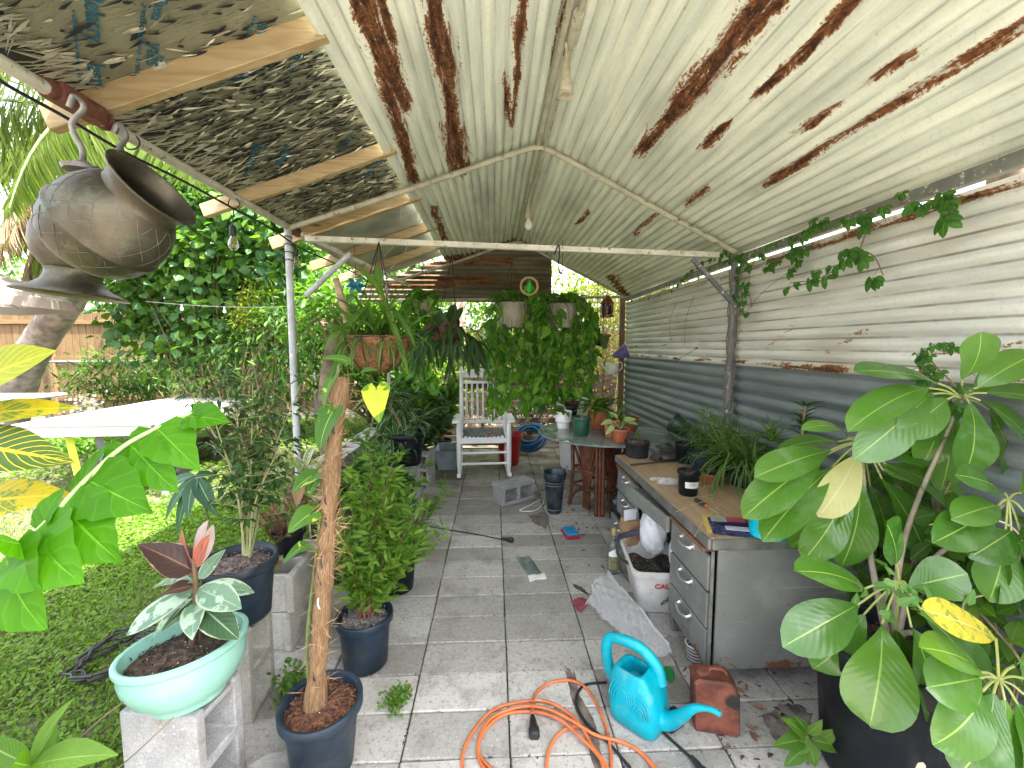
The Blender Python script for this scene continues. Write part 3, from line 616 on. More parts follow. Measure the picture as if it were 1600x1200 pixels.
# wooden fence and chain-link fence
M_FENCE = woodmat('fence_wood', (0.22, 0.142, 0.07), (0.15, 0.095, 0.045), axis='Z', rough=.85)
def wfence(x0, y0, x1, y1, h, label, seed=1):
    t = thing('wooden_fence', label, 'fence', (x0, y0, 0)); d = V(x1-x0, y1-y0, 0); L_ = d.length; d.normalize(); a = math.atan2(d.y, d.x); n = int(L_/.145); rnd = random.Random(seed)
    mb = MB()
    for i in range(n):
        p = V(x0, y0, 0)+d*(i+.5)*.145; hh = h+rnd.uniform(-.015, .015); mb.box(p+V(0, 0, hh/2), (.138, .018, hh), a, ch=.003)
    mb.build('board_panel', M_FENCE, t); nr = V(d.y, -d.x, 0)
    for zz in (.35, h*.55, h-.22): 
        mb = MB(); mb.box(V(x0, y0, zz)+d*L_/2+nr*.03, (L_, .038, .085), a, ch=.003); mb.build('rail', woodmat('rail_wood', (0.25, 0.16, 0.08), (0.17, 0.105, 0.05), axis='X', rough=.85), t)
    for i in range(int(L_/2.4)+1):
        mb = MB(); mb.box(V(x0, y0, h/2)+d*(i*2.4+.6)+nr*.05, (.09, .09, h+.04), a, ch=.004); mb.build('post', M_FENCE, t)
    return t
wfence(-15, 9.3, -3.2, 10.0, 2.24, 'brown wooden board fence behind the palm and the chain-link fence')
wfence(-3.3, 10.2, 7, 10.6, 1.9, 'brown wooden board fence far behind the rocking chair', 4)
sf = thing('slat_fence', 'low dark weathered slat fence right behind the rocking chair', 'fence', (.6, 6.45, 0)); M_SLAT = woodmat('slat_wood', (.105, .075, .05), (.06, .042, .028), axis='X', rough=.9)
for i in range(8): mb = MB(); mb.box((.55, 6.45+random.uniform(-.01, .01), .08+i*.135), (2.7, .022, .085), random.gauss(0, .004), ch=.003); mb.build('slat', M_SLAT, sf)
for x in (-.7, .55, 1.8): mb = MB(); mb.box((x, 6.49, .56), (.07, .05, 1.16), ch=.003); mb.build('post', M_SLAT, sf)
cl = thing('chain_link_fence', 'grey chain-link fence with a pipe rail in front of the wooden fence', 'fence', (-6, 8.7, 0)); M_GALV = plain('galvanised_pipe', (0.33, 0.34, 0.35), .5, .6, var=.2)
mb = MB(); mb.tube([(-13, 8.3, 1.2), (-3.4, 8.85, 1.2)], .022, 8); mb.build('top_rail', M_GALV, cl)
for i in range(4): mb = MB(); x = -12.3+i*2.86; y = 8.3+(x+13)/9.6*.55; mb.tube([(x, y, -.05), (x, y, 1.42)], .03, 8); mb.build('post', M_GALV, cl)
mb = MB()
for i in range(120):
    for s_ in (-1, 1):
        a, b = -13+i*.08, -13+i*.08+s_*1.15
        if -13 <= b <= -3.4: mb.tube([(a, 8.3+(a+13)/9.6*.55, .03), (b, 8.3+(b+13)/9.6*.55, 1.18)], .0016, 3, False)
mb.build('mesh', M_GALV, cl)

# palm with a leaning trunk and hanging fronds
pal = thing('palm_tree', 'palm with a grey leaning trunk and long fronds hanging over the yard', 'palm tree', PZ(28, 640)+V(0, 0, 0) if False else (-8.55, 7.6, 0))
M_PTR = plain('palm_bark', (0.42, 0.35, 0.31), .9, var=.3, vs=6, bump=.6, bs=14); tp = PY(112, 460, 7.3); pc = PY(225, 225, 6.9)
mb = MB(); pts = bez([PY(8, 640, 7.8)-V(0, 0, .3), PY(45, 562, 7.6), tp, PY(160, 360, 7.1), pc], 8); mb.tube(pts, [.25-.08*i/32+.008*(i % 2) for i in range(len(pts))], 14); mb.build('trunk', M_PTR, pal)
L_PALM = leafmat('palm_leaf', (0.085, 0.14, 0.025), (0.20, 0.24, 0.07), rough=.4, trans=.4, bump=0, midonly=True); L_PDRY = leafmat('palm_dry', (0.24, 0.165, 0.115), (0.40, 0.31, 0.23), rough=.7, trans=.3, bump=0)
def frond(az, el, ln, sag, dry, root=pc, nl=70, ll=1.05):
    d = V(math.cos(az)*math.cos(el), math.sin(az)*math.cos(el), math.sin(el)); p = V(root); pts = [p.copy()]
    for i in range(14): d = (d + V(0, 0, -sag/14)).normalized(); p = p+d*ln/14; pts.append(p.copy())
    f = MB(); f.tube(pts, [.026*(1-.8*i/14) for i in range(15)], 5)
    side = V(0, 0, 1).cross(V(math.cos(az), math.sin(az), 0)); P, D, N, L_ = [], [], [], []
    for i in range(nl):
        u = .12+.88*i/nl; q = u*14; j = min(int(q), 13); c = pts[j].lerp(pts[j+1], q-j); tdir = (pts[j+1]-pts[j]).normalized()
        for s_ in (-1, 1): P.append(tuple(c)); D.append(tuple(side*s_*.38+tdir*.3+V(random.gauss(0, .1), random.gauss(0, .1), -1.0 if u > .1 else 0))); N.append(tuple(tdir+V(0, 0, .2))); L_.append(ll*random.uniform(.7, 1.1)*(math.sin(PI*min(1, .2+u*.75))))
    f.leaves(P, D, N, L_, .04, mi=1, fold=.5, shape=(1, .8)); f.build('frond', [M_GSTEM, L_PDRY if dry else L_PALM], pal)
for i in range(11): frond(PI*.62+PI*1.1*i/10+random.uniform(-.15, .15), random.uniform(.1, .7), random.uniform(3.0, 3.8), random.uniform(1.2, 2.0), False, nl=95)
for i in range(7): frond(-PI*.98+i*.25, random.uniform(-.5, .1), random.uniform(2.2, 3.0), 1.8, i % 3 > 0, nl=90, ll=1.1)

# shrubs along the left side and at the back (each its own plant)
def el(px, py, y, rx, ry, rz): return (tuple(PY(px, py, y)), (rx, ry, rz))
bush('vine_covered_shrub', 'tall shrub with large round green leaves left of the zinc post', (-4.1, 6.5, 0), [el(330, 400, 6.6, .75, .6, 1.0), el(400, 340, 6.3, .6, .5, .8), el(265, 450, 6.8, .7, .5, .5), el(440, 430, 6.3, .4, .5, .9), el(335, 300, 6.7, .7, .5, .45), el(280, 530, 6.9, .6, .4, .35), el(360, 520, 6.5, .7, .4, .5), el(230, 500, 7.0, .4, .3, .4), el(460, 380, 6.0, .4, .4, .6), el(240, 400, 7.2, .5, .4, .5)], 8200, .125, .105, L_MID, stems=16, clump=.16, per=14, down=.7, sr=.014, mats2=(L_BLUE, .45), shell=.6, shape=(.95, .95))
bush('dark_shrub', 'dark narrow-leaved thicket of stems under the round-leaved shrub', (-3.6, 6.0, 0), [el(400, 560, 6.0, .7, .4, .6), el(450, 520, 5.6, .4, .3, .7), el(330, 590, 6.4, .6, .3, .3), el(440, 640, 5.4, .35, .3, .3)], 3400, .10, .03, L_DARK, stems=14, clump=.14, per=16, down=.6, sr=.010, mats2=(L_MID, .3))
bush('flowering_shrub', 'pale yellow-green feathery shrub glowing between the darker leaves', (-3.3, 6.0, 0), [el(415, 470, 5.9, .28, .25, .28), el(395, 500, 5.9, .22, .2, .2)], 1500, .05, .02, L_YEL, stems=5, clump=.07, per=18, down=.2)
bush('fern_bush', 'low ferny bush against the chain-link fence', (-5.9, 8.4, 0), [el(190, 585, 8.3, 1.0, .4, .42), el(235, 600, 8.2, .6, .3, .3)], 2200, .13, .03, L_MID, stems=6, clump=.15, per=18, down=.5, mats2=(L_DARK, .5))
bush('garden_weed', 'small pale leafy weeds growing under the white table', (-5.3, 5.4, 0), [el(70, 700, 4.9, .4, .3, .1), el(130, 690, 5.4, .5, .3, .12)], 1300, .05, .03, L_FRESH, 'plant', stems=0, clump=.06, per=14)
bush('hedge_bush', 'bright mixed hedge seen below the carport eave behind the coir basket', (-2.0, 7.6, 0), [el(560, 470, 7.6, .9, .5, .7), el(640, 500, 7.8, .7, .5, .6), el(520, 560, 7.2, .7, .4, .6), el(620, 590, 7.5, .8, .4, .6), el(690, 560, 7.9, .6, .4, .8), el(600, 540, 6.9, .8, .35, .8), el(500, 500, 7.0, .5, .35, .8)], 8600, .11, .05, L_MID, stems=16, clump=.15, per=16, down=.45, mats2=(L_FRESH, .4), sr=.02)
bush('variegated_shrub', 'speckled yellow-green shrub behind the hanging staghorn basket', (-1.0, 7.0, 0), [el(655, 560, 6.9, .5, .3, .6), el(600, 540, 6.6, .4, .3, .4), el(690, 620, 6.6, .4, .3, .3)], 2400, .08, .035, L_FRESH, stems=8, clump=.1, per=16, mats2=(L_YEL, .4))
bush('back_shrub', 'leafy shrub behind the curtain of hanging pothos', (.7, 7.4, 0), [el(800, 560, 7.4, .9, .4, .7), el(870, 580, 7.2, .7, .4, .6), el(760, 610, 7.0, .5, .3, .5), el(905, 520, 7.3, .5, .3, .7)], 4200, .09, .05, L_DARK, stems=10, clump=.14, per=16, mats2=(L_YEL, .3))
bush('dry_vine_hedge', 'dry tan and yellow vine thicket by the back corner of the corrugated wall', (1.9, 6.9, 0), [el(955, 540, 6.9, .42, .4, 1.0), el(975, 470, 7.2, .5, .4, .6), el(940, 600, 6.7, .35, .3, .5), el(930, 480, 7.4, .5, .4, .5)], 5200, .055, .026, L_DRY, stems=30, clump=.12, per=22, down=.4, sr=.012, mats2=(L_YEL, .5), lean=.6)
tree('smooth_barked_tree', 'tree with a smooth pinkish trunk behind the rocking chair', (-.52, 8.0, 0), 4.6, .19, [((-.5, 8.2, 5.6), (2.4, 1.6, 1.3)), ((1.2, 8.6, 5.2), (1.6, 1.4, 1.0))], 5200, .15, .075, L_MID, bark=plain('pink_bark', (0.42, 0.29, 0.235), .8, var=.22, vs=5, bump=.3), lean=(-.35, .1), clump=.3)
tree('rough_barked_tree', 'small tree with a thick rough brown trunk between the zinc post and the moss pole', (-1.93, 5.0, 0), 1.75, .13, [((-1.9, 5.1, 2.0), (.45, .4, .35))], 420, .13, .06, L_MID, bark=M_BARK, lean=(.08, .05), clump=.12, limbs=5)
# trees beyond the fences
tg = 'trees beyond the fences'
for i, (x, y, h, r, m, m2, lb) in enumerate(((-13.5, 12.5, 4.2, 2.3, L_MID, L_FRESH, 'broad light green tree beyond the fence at the far left edge'), (-9.3, 12.2, 5.2, 2.1, L_DARK, L_MID, 'dark tree beyond the fence behind the palm'), (-5.6, 11.6, 5.0, 2.0, L_MID, L_YEL, 'pale green tree rising behind the round-leaved shrub'), (-2.2, 12.0, 5.4, 2.0, L_FRESH, L_MID, 'fresh green tree beyond the fence behind the coir basket'), (1.2, 12.8, 4.0, 2.0, L_FRESH, L_YEL, 'yellow-green tree far behind the rocking chair'), (4.6, 11.6, 5.2, 2.3, L_YEL, L_FRESH, 'sunlit yellow-green tree seen past the gable sheet'))):
    tree('leafy_tree', lb, (x, y, 0), h*.7, .16, [((x, y, h*.75), (r, r*.8, h*.42)), ((x+.8, y-.3, h*.5), (r*.8, r*.6, h*.3)), ((x-.9, y-.2, h*.55), (r*.8, r*.6, h*.33))], 3600, .17, .09, m, tg, mats2=(m2, .4), clump=.34)
# unseen tree added beyond the corrugated wall to block sun through the eave slit
tree('sun_blocking_tree', 'unseen spreading tree added beyond the corrugated side wall to block sun', (5.6, 4.6, 0), 5.6, .2, [((4.6, 4.2, 6.4), (1.5, 2.4, 1.0)), ((5.0, 7.0, 6.9), (1.6, 2.0, 1.1)), ((4.8, 1.8, 6.6), (1.5, 1.8, 1.0))], 7000, .2, .12, L_DARK, clump=.3)

# white sheet table on legs, and what stands round it
M_WHITE = plain('white_boardpaint', (0.50, 0.47, 0.45), .5, var=.06, vs=4, dirt=(.5, .42, .4), dirt_amt=.35); M_GREYM = plain('grey_metal', (0.25, 0.26, 0.28), .5, .5); M_LIME = plain('lime_paint', (0.55, 0.62, 0.05), .5, dirt=(.3, .3, .1))
tb = thing('work_table', 'long white panel table with one lime green leg on the lawn', 'table', (-4.05, 5.3, 0)); rz = R(3)
mb = MB(M=Matrix.Translation((-4.02, 5.36, 0)) @ Matrix.Rotation(rz, 4, 'Z')); mb.box((0, 0, .745), (1.24, 2.4, .03), ch=.004); mb.build('tabletop', M_WHITE, tb)
for x, y, sx, sy in ((0, -1.17, 1.2, .03), (0, 1.17, 1.2, .03), (-.6, 0, .03, 2.3), (.6, 0, .03, 2.3)):
    mb = MB(M=Matrix.Translation((-4.02, 5.36, 0)) @ Matrix.Rotation(rz, 4, 'Z')); mb.box((x, y, .68), (sx, sy, .10)); mb.build('apron', M_WHITE, tb)
for x, y, m in ((-.22, -1.1, M_LIME), (-.08, -.95, M_GREYM), (.5, -1.05, M_GREYM), (-.5, 1.05, M_GREYM), (.5, 1.05, M_GREYM)):
    mb = MB(M=Matrix.Translation((-4.02, 5.36, 0)) @ Matrix.Rotation(rz, 4, 'Z')); mb.tube([(x+.09, y, -.03), (x, y, .64)], .04, 4, flat=.6 if m is M_LIME else 1); mb.build('leg', m, tb)
# lawn mower under the table
M_BLK = plain('black_plastic', (0.018, 0.018, 0.02), .45, var=.25, vs=8, dirt=(.12, .10, .08), dirt_amt=.3)
mw = thing('lawn_mower', 'dark push mower parked under the white table', 'lawn mower', (-3.95, 5.3, 0))
mb = MB(); mb.box((-3.95, 5.3, .22), (.55, .8, .16), .25, ch=.05); mb.build('deck', plain('mower_deck', (.05, .05, .055), .4), mw); mb = MB(); mb.lathe([(0, .3), (.13, .3), (.14, .42), (.1, .5), (0, .5)], (-3.95, 5.3, 0), 16); mb.build('engine', M_BLK, mw)
for dx, dy in ((-.3, -.32), (.3, -.32), (-.3, .32), (.3, .32)):
    mb = MB(); mb.lathe([(0, -.03), (.11, -.03), (.14, -.02), (.14, .02), (.11, .03), (0, .03)], (-3.95+dx, 5.3+dy, .12), 18, M=Matrix.Rotation(PI/2, 3, 'Y')); mb.build('wheel', M_BLK, mw)
mb = MB(); mb.tube(bez([(-4.2, 5.6, .3), (-4.25, 6.1, .62), (-3.7, 6.1, .62), (-3.7, 5.6, .3)], 6), .012, 6); mb.build('handle', M_GREYM, mw)
# white patio table at the left edge
pt = thing('patio_table', 'white plastic patio table under the tan umbrella', 'table', PZ(0, 700)); c0 = PY(-30, 622, 6.0); pt.location = (c0.x, 6.0, 0)
mb = MB(); mb.box((c0.x, 6.0, c0.z), (1.45, .9, .05), ch=.02); mb.build('tabletop', plain('white_plastic', (.78, .77, .78), .4), pt)
for dx in (-.55, .55):
    for dy in (-.3, .3): mb = MB(); mb.tube([(c0.x+dx*1.05, 6+dy, -.03), (c0.x+dx, 6+dy, c0.z-.02)], .035, 8); mb.build('leg', M_GREYM, pt)
# patio umbrella
um = thing('patio_umbrella', 'tan fabric patio umbrella at the left edge of the yard', 'umbrella', (-7.15, 5.6, 0)); M_TAN = leafmat('umbrella_fabric', (.30, .26, .23), (.30, .26, .23), rough=.8, trans=.4, bump=0, tcol=(.36, .31, .27))
cu = V(-7.15, 5.6, 0); mb = MB(); rim = []
vs = [(cu.x, cu.y, 2.62)]; fs = []
for rr, zz in ((.5, 2.52), (1.0, 2.33), (1.42, 2.10), (1.425, 1.98)):
    for k in range(16):
        th = PI*k/8+.2; q = rr*(1 if k % 2 == 0 else .955); vs.append((cu.x+q*math.cos(th), cu.y+q*math.sin(th), zz-(0 if k % 2 == 0 else -.02)))
for k in range(16): fs.append((0, 1+k, 1+(k+1) % 16))
for j in range(3):
    for k in range(16): fs.append((1+j*16+k, 17+j*16+k, 17+j*16+(k+1) % 16, 1+j*16+(k+1) % 16))
mb.add(vs, fs); mb.build('canopy', M_TAN, um, ang=25); mb = MB(); mb.tube([(cu.x, cu.y, -.03), (cu.x, cu.y, 2.66)], .02, 8); mb.build('pole', M_GREYM, um)
for k in range(8): th = PI*k/4+.2; mb = MB(); mb.tube([(cu.x, cu.y, 2.58), (cu.x+1.4*math.cos(th), cu.y+1.4*math.sin(th), 2.09)], .008, 4); mb.build('rib', M_GREYM, um)
mb = MB(); mb.lathe([(0, -.03), (.25, -.03), (.24, .04), (.05, .08), (.03, .3)], (cu.x, cu.y, 0), 18); mb.build('base', M_BLK, um)
# flowers by the table
fl = thing('flower_clump', 'clump of pale lilac flowers with spiky leaves behind the white table', 'plant', PZ(135, 655)); p0 = PY(135, 648, 6.3); fl.location = (p0.x, p0.y, 0)
mb = MB(); n_ = 130; P = np.array(tuple(PY(134, 634, 6.3))) + RNG.normal(0, .085, (n_, 3)); mb.leaves(P, RNG.normal(0, 1, (n_, 3)), RNG.normal(0, 1, (n_, 3)), .05, .045); mb.build('blossom', leafmat('lilac_petal', (.60, .52, .72), (.80, .78, .82), trans=.3, bump=0), fl)
mb = MB()
for i in range(40): mb.leaf((p0.x+random.gauss(0, .05), p0.y+random.gauss(0, .05), -.03), (random.gauss(0, .35), random.gauss(0, .35), 1), rnd_dir(), random.uniform(.5, .8), .025, droop=.6, nseg=5, shape='lance')
mb.build('foliage', L_DARK, fl)
# string of small bulbs far across the yard
sl = thing('string_light', 'thin far string of small white bulbs crossing the yard shrub', 'string lights', PY(350, 480, 5.6)); a_, b_ = PY(228, 471, 5.8), PY(520, 476, 5.0); M_WIRE = plain('pale_wire', (.4, .42, .4), .6)
mb = MB(); mb.tube([a_.lerp(b_, i/12)-V(0, 0, .05*math.sin(PI*i/12)) for i in range(13)], .003, 4); mb.build('cable', M_WIRE, sl)
M_BULBW = plain('white_bulb', (.85, .85, .82), .2, var=.02)
for u in (.21, .45, .93):
    p = a_.lerp(b_, u)-V(0, 0, .05*math.sin(PI*u)); mb = MB(); mb.lathe([(0, 0), (.009, -.003), (.011, -.03), (.009, -.034)], p, 10, mi=0); b = mb.build('bulb_socket', M_WIRE, sl)
    mb = MB(); mb.lathe([(.009, -.034), (.017, -.048), (.019, -.062), (.013, -.076), (0, -.08)], p, 12); mb.build('bulb', M_BULBW, b)
# black hose coil in the grass
hc = MB(); c = V(-1.83, 1.98, -.01)
for i in range(5):
    pts = [c+V((.09+.012*i)*math.cos(a_)+random.gauss(0, .008), (.12+.014*i)*math.sin(a_)+random.gauss(0, .008), .02+.007*i+.012*math.sin(a_*2+i)) for a_ in np.linspace(0, 2*PI, 30)]; hc.tube(pts, .0065, 6)
tag(hc.build('hose_coil', M_BLK), 'black hose coil lying in the grass beside the mint planter', 'hose')
# ================================================================== shared small-object helpers
M_SOILP = None
def soilmat(name, a, b, perl=.75):
    t = NT(name); co = t.coord('Object'); v_ = t.voro(co, 75); n = t.noise(co, 40, 5, .7)
    c = t.mix(t.step(n, .35, .65), a, b); c = t.mix(t.step(t.noise(co, 110, 2, .5), perl, perl+.04), c, (.7, .68, .62))
    return t.done(t.bsdf(Base_Color=c, Roughness=.9, Normal=t.bump(v_.outputs['Distance'], .9, .01)))
M_SOILD = soilmat('potting_soil', (.035, .022, .016), (.10, .065, .045), .69); M_SOILB = soilmat('bark_mulch', (.05, .02, .012), (.20, .085, .045), .72); M_SOILG = soilmat('grey_mix', (.09, .08, .075), (.22, .2, .19), .66)
M_NURS = plain('nursery_plastic', (0.014, 0.026, 0.042), .42, var=.25, vs=6, spec=.35, dirt=(.08, .08, .08), dirt_amt=.3, ds=7)
M_BPOT = plain('black_pot_plastic', (0.005, 0.007, 0.011), .45, var=.3, vs=8, spec=.3, dirt=(.04, .035, .03), dirt_amt=.3, ds=7)
M_TERRA = plain('terracotta_plastic', (0.36, 0.105, 0.045), .5, var=.15, vs=7, dirt=(.3, .2, .14), dirt_amt=.4, ds=8)
def concmat(name, a, spk=(.62, .6, .58)):
    t = NT(name); co = t.coord('Object'); n = t.noise(co, 5, 6, .65); f = t.noise(co, 120, 4, .7); m = t.noise(co, 2.2, 4, .6)
    c = t.mix(t.step(n, .35, .65), tuple(x*.72 for x in a), a); c = t.mix(t.math('MULTIPLY', t.step(f, .5, .68), .5), c, tuple(x*.45 for x in a)); c = t.mix(t.math('MULTIPLY', t.step(f, .42, .32), .6), c, spk); c = t.mix(t.math('MULTIPLY', t.step(t.noise(co, 7, 7, .75), .54, .66), .5), c, (.15, .14, .085))
    return t.done(t.bsdf(Base_Color=c, Roughness=.92, Normal=t.bump(t.math('ADD', f, n), .8, .006)))
M_BLOCK = concmat('block_concrete', (.36, .355, .355)); M_BLOCKW = concmat('block_weathered', (.44, .42, .37), (.66, .63, .56))
def block(name, label, size, M4, mat=M_BLOCK, group='loose concrete blocks', core='z', parent=None):
    """hollow two-core block; size = (long, depth, height), cores run along local z; M4 places its centre"""
    L_, D_, H_ = size; e = L_/2; d = D_/2; w_ = .032
    xs = [-e, -e+.014, -e+.035, -.018, .018, e-.035, e-.014, e]; ys = [-d, -d+w_+.004, d-w_-.004, d]
    solid = lambda i, j: 0 <= i < 7 and 0 <= j < 3 and not (j == 1 and i in (0, 2, 4, 6))
    vs, fs, idx = [], [], {}
    def vid(i, j, z):
        k = (i, j, z)
        if k not in idx: idx[k] = len(vs); vs.append((xs[i], ys[j], z*H_/2))
        return idx[k]
    for i in range(7):
        for j in range(3):
            if not solid(i, j): continue
            fs.append((vid(i, j, 1), vid(i+1, j, 1), vid(i+1, j+1, 1), vid(i, j+1, 1))); fs.append((vid(i, j, -1), vid(i, j+1, -1), vid(i+1, j+1, -1), vid(i+1, j, -1)))
            if not solid(i-1, j): fs.append((vid(i, j, -1), vid(i, j, 1), vid(i, j+1, 1), vid(i, j+1, -1)))
            if not solid(i+1, j): fs.append((vid(i+1, j, -1), vid(i+1, j+1, -1), vid(i+1, j+1, 1), vid(i+1, j, 1)))
            if not solid(i, j-1): fs.append((vid(i, j, -1), vid(i+1, j, -1), vid(i+1, j, 1), vid(i, j, 1)))
            if not solid(i, j+1): fs.append((vid(i, j+1, -1), vid(i, j+1, 1), vid(i+1, j+1, 1), vid(i+1, j+1, -1)))
    mb = MB(M4); mb.add(vs, fs); o = mb.build(name, mat, parent, smooth=False)
    bv = o.modifiers.new('bevel', 'BEVEL'); bv.width = .006; bv.segments = 3; bv.limit_method = 'ANGLE'
    if label: tag(o, label, 'concrete block', group)
    return o
def T(x, y, z): return Matrix.Translation((x, y, z))
def Rot(a, ax): return Matrix.Rotation(R(a), 4, ax)
def pot(name, label, cat, p, rt, rb, h, mat, soil=M_SOILD, lip=.012, group=None, soil_z=.86, ribs=0, rot=None, part='pot', n=28, tip=None, thing_only=False):
    """open tapering pot with a rolled lip; p is the centre of its base"""
    t = thing(name, label, cat, p, 0, group); M3 = rot.to_3x3() if rot is not None else None; th = .006
    pr = [(0, 0), (rb*.92, 0), (rb, h*.03), (rb+(rt-rb)*.80, h*.82), (rt+lip*.3, h*.84), (rt+lip, h*.87), (rt+lip, h*.985), (rt+lip*.8, h), (rt+lip*.1, h), (rt-th, h*.97), (rb+(rt-rb)*.75-th, h*.8), (rb-th, h*.05), (0, h*.05)]
    mb = MB(); mb.lathe(pr, p, n, M=M3, wob=(lambda a, i: .006*math.sin(a*ribs) if 2 <= i <= 3 else 0) if ribs else None); mb.build(part, mat, t)
    if soil is not None:
        mb = MB(); zz = h*soil_z; rs = rb+(rt-rb)*soil_z-th-.002
        rings = [(0, zz+.004), (rs*.3, zz+.008), (rs*.6, zz+.002), (rs*.85, zz-.002), (rs, zz-.01)][::-1]
        mb.lathe(rings, p, 26, M=M3, wob=lambda a, i: 0 if i in (0, 4) else random.uniform(-.06, .06)); mb.build('soil', soil, t)
        # loose chips of bark and perlite on top
        k = int(160*rs/.1); rr = rs*.95*np.sqrt(RNG.random(k)); a = RNG.random(k)*2*PI; P = np.stack([rr*np.cos(a), rr*np.sin(a), np.full(k, zz+.004)+RNG.random(k)*.006], 1)
        if M3 is not None: P = P @ np.array(M3).T
        mb = MB(); mb.leaves(P+np.array(tuple(p)), RNG.normal(0, 1, (k, 3))*[1, 1, .3], RNG.normal(0, .6, (k, 3))+[0, 0, 1], RNG.uniform(.008, .022, k), RNG.uniform(.006, .012, k), fold=.9); o = mb.build('mulch', soil, t); o['kind'] = 'stuff'
    return t
def leafpx(mb, b, t, W, nrm=None, droop=.5, shape='oval', pet=None, **kw):
    """leaf from pixel+depth base b=(px,py,Y) to tip t; pet = point the leaf stalk comes from"""
    B, T_ = PY(*b), PY(*t); d = T_-B; L_ = d.length; up = V(nrm) if nrm is not None else V(0, -.5, 1)
    s_ = d.normalized().cross(up).normalized() if d.normalized().cross(up).length > 1e-3 else V(1, 0, 0)
    d0 = Quaternion(s_, droop*.5) @ d.normalized(); L2 = L_*(1+droop*droop/24)
    if pet is not None:
        A = PY(*pet) if len(pet) == 3 and not isinstance(pet, Vector) else pet; mb.tube(bez([A, A.lerp(B, .5)+V(0, 0, .006), B, B+d*.06], 4), kw.pop('petr', .003), 5, True, mi=kw.pop('mp', 0))
    mb.leaf(B, d0, up, L2, W, droop=droop, shape=shape, **kw)

# ================================================================== concrete blocks on the left
CB = Rot(90, 'Y')   # stands a block on its end, cores facing the patio
b1 = block('concrete_block', 'pale grey block standing on end under the mint green planter', (.39, .19, .25), T(-1.012, 1.315, .195) @ Rot(-7, 'Z') @ CB)
b2 = block('concrete_block', 'weathered cream block on end under the big dark nursery pot', (.39, .19, .19), T(-1.064, 1.683, .195) @ Rot(1, 'Z') @ CB, M_BLOCKW)
for z, lb in ((.097, 'rough cream block lying on the paving, bottom of the short stack'), (.292, 'rough cream block on top of the short stack, under the small bromeliad pot')):
    o = block('concrete_block', lb, (.42, .22, .19), T(-1.105+.01*(z > .2), 2.20, z) @ Rot(90+random.uniform(-2, 2), 'Z'), M_BLOCKW)
lw = thing('block_wall', 'low dry-stacked wall of hollow grey blocks beside the zinc post', 'block wall', (-1.34, 3.95, 0))
for k in range(3):
    for i in range(4):
        block('block', None, (.39, .19, .19), T(-1.345+random.uniform(-.008, .008), 3.42+i*.395+(k % 2)*.05, .0955+k*.193) @ Rot(90+random.uniform(-1, 1), 'Z'), M_BLOCKW, parent=lw)
block('concrete_block', 'grey block on end under the black dracaena pot', (.39, .19, .19), T(-.815, 3.93, .195) @ Rot(2, 'Z') @ Rot(90, 'Y'), M_BLOCK)
block('concrete_block', 'light block on end with its cores facing the rocking chair', (.36, .17, .19), T(-.76, 4.52, .18) @ Rot(-12, 'Z') @ Rot(90, 'X') @ Rot(90, 'Z'), M_BLOCK)
c0 = PZ(790, 792); block('concrete_block', 'grey hollow block lying on its side in the middle of the paving', (.39, .19, .19), T(.185, 4.0, .095) @ Rot(33, 'Z') @ Rot(90, 'X'), M_BLOCK)
# grey tub on the paving
tubm = plain('grey_blue_plastic', (.24, .29, .31), .5, var=.15); tt = thing('plastic_tub', 'grey-blue open plastic tub on the paving left of the rocking chair', 'tub', (-.58, 5.2, 0))
vs = []
for z, sx, sy in ((0, .10, .17), (.24, .145, .22), (.25, .155, .23), (.245, .14, .215), (.02, .095, .165)):
    vs += [(-.58+x*sx, 5.2+y*sy, z) for x, y in ((-1, -1), (1, -1), (1, 1), (-1, 1))]
fs = [(0, 3, 2, 1), (16, 17, 18, 19)] + [(j*4+i, j*4+(i+1) % 4, (j+1)*4+(i+1) % 4, (j+1)*4+i) for j in range(4) for i in range(4)]
mb = MB(); mb.add(vs, fs); o = mb.build('tub', tubm, tt, ang=30); mb = MB(); mb.box((-.58, 5.2, .10), (.19, .32, .004)); mb.build('soil', M_SOILD, tt)

# ================================================================== mint planter with rubber plant
M_MINT = plain('mint_ceramic', (.215, .42, .35), .33, var=.07, vs=3, spec=.5); bp = V(-.968, 1.285, .393)
t = thing('potted_rubber_plant', 'variegated rubber plant in an oval mint green bowl on a concrete block', 'potted plant', bp)
Mz = Matrix.Rotation(R(34), 3, 'Z') @ Matrix.Rotation(R(-2), 3, 'Y') @ Matrix.Diagonal((1, 1, 1.14)); mb = MB()
mb.lathe([(0, 0), (.58, 0), (.60, .006), (.60, .016), (.66, .022), (.84, .05), (.97, .09), (1.0, .115), (.985, .138), (.99, .142), (1.03, .146), (1.045, .152), (1.04, .162), (.99, .166), (.95, .164), (.93, .155), (.90, .11), (.7, .06), (0, .05)], bp, 44, M=Mz, sx=.165, sy=.132); mb.build('planter', M_MINT, t)
mb = MB(); mb.lathe([(.94, .126), (.8, .132), (.5, .128), (.25, .136), (0, .134)], bp, 30, M=Mz, sx=.165, sy=.132, wob=lambda a, i: random.uniform(-.05, .05) if 0 < i < 4 else 0); mb.build('soil', M_SOILD, t)
k = 260; rr = .9*np.sqrt(RNG.random(k)); a = RNG.random(k)*2*PI; P = np.stack([rr*np.cos(a)*.165, rr*np.sin(a)*.132, np.full(k, .132)+RNG.random(k)*.006], 1) @ np.array(Mz).T + np.array(tuple(bp))
mb = MB(); mb.leaves(P, RNG.normal(0, 1, (k, 3))*[1, 1, .3], RNG.normal(0, .6, (k, 3))+[0, 0, 1], RNG.uniform(.008, .02, k), RNG.uniform(.006, .011, k), fold=.9); o = mb.build('mulch', M_SOILD, t); o['kind'] = 'stuff'
